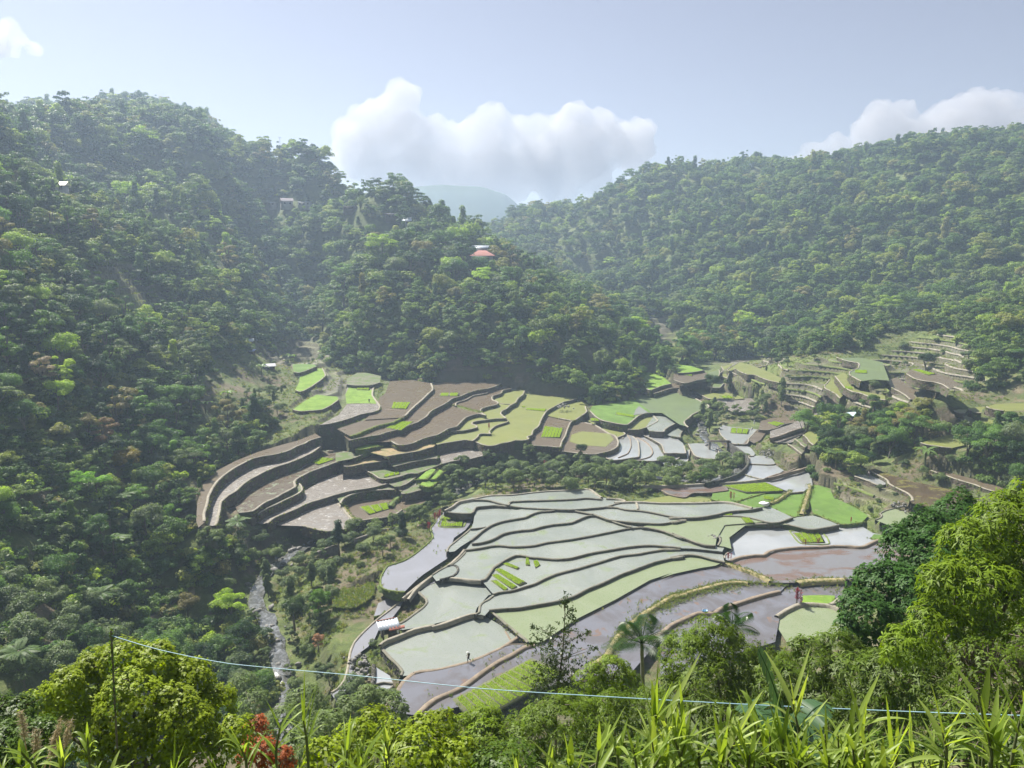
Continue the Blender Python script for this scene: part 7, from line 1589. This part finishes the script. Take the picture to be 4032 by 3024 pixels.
# slender sapling in front of the ponds: leafy base, open top
def sapling():
    r = np.random.RandomState(15); base = aty(2190, 2760, 34); g_ = gz(base[0], base[1]); root = empty('sapling', (base[0], base[1], g_)); tag(root, 'slender airy sapling with a leafy base rising in front of the ponds', 'tree'); m = MB(); C = []; o0 = np.array((base[0], base[1], g_))
    tip = aty(2228, 2345, 34)-o0; low = base-o0; m.tube([(0, 0, -.5), low*.5, low, (low+tip)/2+np.array((.1, 0, 0)), tip], [.10, .08, .06, .035, .012], 6)
    tips = []; dirs = []
    for a, b, rp, n in [(2228, 2360, 22, 26), (2240, 2400, 30, 22), (2245, 2440, 30, 20), (2235, 2480, 30, 22), (2095, 2465, 14, 8), (2120, 2490, 26, 16), (2180, 2480, 34, 22), (2290, 2500, 30, 16), (2315, 2490, 14, 8), (2150, 2530, 46, 34), (2230, 2540, 46, 34), (2100, 2530, 24, 14), (2320, 2550, 14, 8), (2345, 2555, 8, 6), (2180, 2590, 60, 60), (2240, 2610, 60, 60), (2160, 2640, 75, 110), (2230, 2670, 80, 130), (2180, 2720, 90, 160), (2240, 2740, 80, 130), (2130, 2700, 60, 70)]:
        c = aty(a, b, 34)-o0; R = rp*34/FPX; q = c+r.randn(n, 3)*R*.55; tips.append(q); d = r.randn(n, 3)+np.array((0, 0, .8)); dirs.append(d/np.linalg.norm(d, axis=1)[:, None])
        s_ = low+(tip-low)*np.clip((2760-b-40)/420, 0, 1); m.tube([s_, (s_+c)/2, c], [.022, .015, .007], 4, False)
    m.build('branches', bark, root); V, F = whorl_leaves(np.concatenate(tips), np.concatenate(dirs), 5, .15, .06, r, .2); link('foliage', mesh('foliage', V, F, leaf_mat('sapling_leaves', ((0, (.045, .07, .025)), (1, (.06, .085, .03))), .25, rough=.3)), root)
sapling()
# betel palms in front
P1 = palm(9, 2.2, 10, 21, 'near_palm', .028, .72, 24, (.35, 1.42), leaf_mat('near_palm_leaf', ((0, (.030, .065, .018)), (1, (.036, .075, .02))), .3, rough=.3)); b_ = aty(2530, 2560, 40)
put(P1, (b_[0], b_[1], b_[2]-9*.95), .4, 1.0, 'slim betel palm with a full feathery crown in front of the ponds', 'betel palm', 'betel palms in front'); P1.scale = (1.35, 1.35, 1.0)
for i, (a, b, d, s, lab) in enumerate([(2888, 2470, 40, .9, 'palm top sticking up above the mango-like tree'), (2730, 2560, 42, .8, 'low palm fronds left of the mango-like tree')]):
    o = copy_tree(P1); q = aty(a, b, d); put(o, (q[0], q[1], q[2]-9*s), 1+i, s, lab, 'betel palm', 'betel palms in front')
# banana with torn leaves among the grass
r_ = np.random.RandomState(9); p0 = aty(3110, 2960, 9); bn = empty('near_banana', tuple(p0-np.array((0, 0, 1.2)))); tag(bn, 'dark banana plant with torn leaves behind the tall grass', 'banana plant')
m = MB(); m.tube([(0, 0, -.5), (0, 0, 1.4)], [.12, .07], 8); m.build('stem', stem_m, bn, True); dkb = rmat('dark_banana', (.05, .10, .045), .3, rough=.35)
for az, L_, ri, dr_, W_ in ((2.75, 1.75, 1.30, .25, .30), (3.5, 1.3, 1.15, .5, .26), (.35, 1.3, 1.1, .55, .27), (2.2, 1.2, .8, .6, .25), (4.6, 1.1, .8, .6, .25), (5.6, 1.2, .9, .6, .26)):
    m = MB(); nseg = 46; rib = lambda t: np.array((cos(az)*cos(ri)*L_*t, sin(az)*cos(ri)*L_*t, 1.3+sin(ri)*L_*t-dr_*L_*t*t)); sag = {}
    for k in range(nseg):      # narrow strips either side of the rib, torn here and there
        t0, t1 = k/nseg, (k+1)/nseg; w = W_*sin(pi*min(1, (t0*.9+.06)))**.55
        for sg in (-1, 1):
            g_ = (k//r_.randint(3, 7), sg); sv = sag.setdefault((k//5, sg), r_.uniform(.05, .45)); s_ = np.array((-sin(az)*sg, cos(az)*sg, 0)); a_ = rib(t0); b_ = rib(t1); e0 = a_+s_*w*(1-sv*.3)+np.array((0, 0, .12-sv))*w; e1 = b_+s_*w*(1-sv*.3)+np.array((0, 0, .12-sv))*w
            if k % 5 == 4: e1 = e1+(e0-e1)*.8
            m.add([a_, b_, e1, e0], [(0, 1, 2, 3)])
    m.tube([rib(t) for t in np.linspace(-.05, 1, 9)], np.linspace(.022, .005, 9), 5)
    m.build('leaf', dkb, bn)
# tall broad-bladed grass
gr = leaf_mat('cane_grass', ((0, (.15, .215, .04)), (.6, (.21, .28, .06)), (1, (.28, .34, .11))), .42, tint=(1, 1, .3), rough=.35, vs=3, spread=.3)
dry_g = leaf_mat('plume_grass', ((0, (.27, .24, .17)), (1, (.32, .28, .2))), .4, tint=(1, .9, .7), vs=3, spread=.2)
def clump(a, b, d, n, L_, W_, seed, lab, lean=0.0, up_=(.7, 1.5)):
    r = np.random.RandomState(seed); p_ = aty(a, b, d); root = empty('grass_clump', tuple(p_)); tag(root, lab, 'grass clump', 'tall grass clumps in the foreground'); k_ = max(1, n//9)
    st = MB(); bl = MB()
    for s in range(k_):
        q = np.array((r.randn()*.10*k_**.5, r.randn()*.12, 0)); h = L_*r.uniform(.35, .75); e = q+np.array((r.randn()*.05+lean*.2, r.randn()*.05, h)); st.tube([q-np.array((0, 0, .7)), (q+e)/2, e], [.011, .009, .005], 5, False)
        for j in range(max(2, n//k_)):
            t = r.uniform(.1, 1); b0 = q+(e-q)*t; az = r.rand()*2*pi; ri = r.uniform(*up_)-(1-t)*.35; l = L_*r.uniform(.45, .85); w = W_*r.uniform(.5, 1.25)
            strip(bl, b0, az, l, w, ri, r.uniform(.03, .55)*(1.25 if ri < 1.2 else .35), 8, .22, lambda t_: np.clip(1-t_**2.2, 0, 1)*np.clip(t_*6+.45, 0, 1))
    st.build('stalks', stem_m, root); bl.build('blades', gr, root); return root
CL = [(1190, 3060, 4.2, 30, .78, .020, 'first tall blade cluster standing left of centre at the bottom edge'), (1330, 3100, 4.2, 14, .55, .018, 'small blade cluster between two taller ones, bottom edge'), (1420, 3100, 4.4, 18, .62, .018, 'thin blades in front of the heart-leaved climber'),
      (1560, 3110, 4.4, 14, .5, .020, 'short blades at the bottom, right of the heart-leaved climber'), (40, 3060, 4.6, 30, .45, .026, 'leafy grass clump in the bottom left corner'), (460, 3110, 4.4, 16, .55, .026, 'narrow grass shoots below the vine mound'), (760, 3110, 4.4, 14, .62, .018, 'thin shoots in front of the right half of the vine mound'), (960, 3110, 4.2, 12, .62, .018, 'thin shoots beside the russet shrub'),
      (2380, 3120, 3.9, 22, .72, .034, 'broad blade clump spreading at bottom centre'), (2650, 3120, 4.2, 26, .70, .030, 'grass clump left of the dense grass bed'), (2790, 3100, 4.4, 34, .85, .030, 'tall grass clump at the left end of the dense grass bed'), (2880, 3080, 4.4, 40, .95, .032, 'tallest upright grass clump beside the banana plant'),
      (2960, 3090, 4.3, 40, .90, .034, 'tall clump of stiff blades right of the tallest one'), (3060, 3120, 4.2, 34, .66, .030, 'dense arching grass under the banana leaves'), (3160, 3110, 4.2, 36, .66, .030, 'grass clump in the middle of the dense grass bed'), (3260, 3110, 4.3, 36, .70, .032, 'grass clump crossing the cable, middle right'),
      (3350, 3100, 4.3, 40, .85, .036, 'clump with one very wide dark blade'), (3440, 3110, 4.3, 34, .72, .032, 'grass clump just right of the widest blade'), (3560, 3110, 4.4, 30, .62, .028, 'thinning grass clump at the right of the dense bed'), (3680, 3120, 4.4, 26, .55, .026, 'low grass clump before the corner plants'),
      (3840, 3120, 4.0, 34, .62, .028, 'arching pale grass left in the bottom right corner'), (3960, 3080, 3.8, 44, .80, .034, 'big fountain of blades in the bottom right corner'), (4080, 3060, 3.8, 40, .85, .034, 'blades cut by the right edge'), (2520, 3140, 4.0, 18, .5, .024, 'short grass between the bottom clumps'), (1080, 3130, 4.1, 12, .40, .028, 'curled pale blades left of the first tall cluster'),
      (1900, 3140, 4.3, 12, .42, .018, 'sparse shoots before the bottom centre tree'), (2120, 3140, 4.2, 12, .45, .018, 'sparse shoots left of the broad blade clump'), (250, 3130, 4.4, 14, .42, .022, 'sparse grass between the plumes and the corner')]
for i, (a, b, d, n, L_, W_, lab) in enumerate(CL): clump(a, b-20, d, int(n*1.25), L_*.64, W_*1.08, 300+i, lab)
# feathery grass plumes
pl = MB(); r_ = np.random.RandomState(31)
root = empty('plume_grass', tuple(aty(170, 3080, 5.5))); tag(root, 'dry feathery grass plumes in front of the vine mound', 'plume grass'); stq = MB()
for a, b, lx in ((80, 2800, -.02), (140, 2870, .06), (240, 2830, .22), (275, 2840, .1), (210, 2900, .05)):
    e = aty(a, b, 5.5)-np.array(root.location); q = e*np.array((.55, 1, 0))+np.array((-lx, 0, -.4)); stq.tube([q, (q+e)/2+np.array((-.02, 0, .05)), e], [.006, .005, .003], 4, False)
    t = r_.rand(160, 1)**.8; c = e+(q-e)*t*.22; D = np.column_stack((r_.randn(160)*.6+lx*3, r_.randn(160)*.4, -r_.rand(160)-.2)); V, F = leaf_quads(c+r_.randn(160, 3)*.012, D, .07, .006, r_); pl.add(V, F)
stq.build('stalks', dry_g, root); pl.build('plumes', dry_g, root)
# ground leaves filling the foot of the picture
near_tree('slope_shrub', [(2000, 3080, 150, 12), (2300, 3100, 150, 11), (2600, 3080, 160, 11), (2900, 3060, 160, 10), (3200, 3060, 170, 10), (3500, 3060, 170, 10), (3800, 3040, 170, 10), (4050, 3020, 170, 10)], vine_d, .09, .055, 5, 42, 33, 'dark leafy undergrowth behind the tall grass along the bottom edge', 'shrub', droop=.1)
# cable with its vine-covered post
cab = objmat('cable_blue', (.32, .50, .60), (.28, .46, .56), .4); P_ = []
for a, b, d in ((440, 2503, 13.0), (620, 2557, 12.6), (900, 2613, 12), (1400, 2660, 11.3), (1900, 2712, 10.6), (2400, 2744, 10), (3000, 2777, 9.4), (3600, 2803, 8.8), (4100, 2820, 8.2)): P_.append(aty(a, b, d))
L = smooth_line(P_, .3); m = MB(); m.tube(L, .0060, 6); tag(m.build('cable', cab, None, True), 'thin pale blue cable slung across the whole foreground', 'cable')
pb = aty(428, 2600, 13.02); pt = aty(437, 2482, 13.02); po = empty('cable_post', tuple(pb-np.array((0, 0, 1.2)))); tag(po, 'thin post wrapped in climbing leaves that holds the cable', 'post'); m = MB(); m.tube([(0, 0, -.6), tuple(pt-pb+np.array((0, 0, 1.2)))], .018, 6); m.build('stake', bark, po)
t = r_.rand(170, 1); c = (pt-pb+np.array((0, 0, 1.2)))*t; V, F = leaf_quads(c+r_.randn(170, 3)*.045*(1.3-t), r_.randn(170, 3), .06, .05, r_); link('climbing_leaves', mesh('climbing_leaves', V, F, vine_d), po)
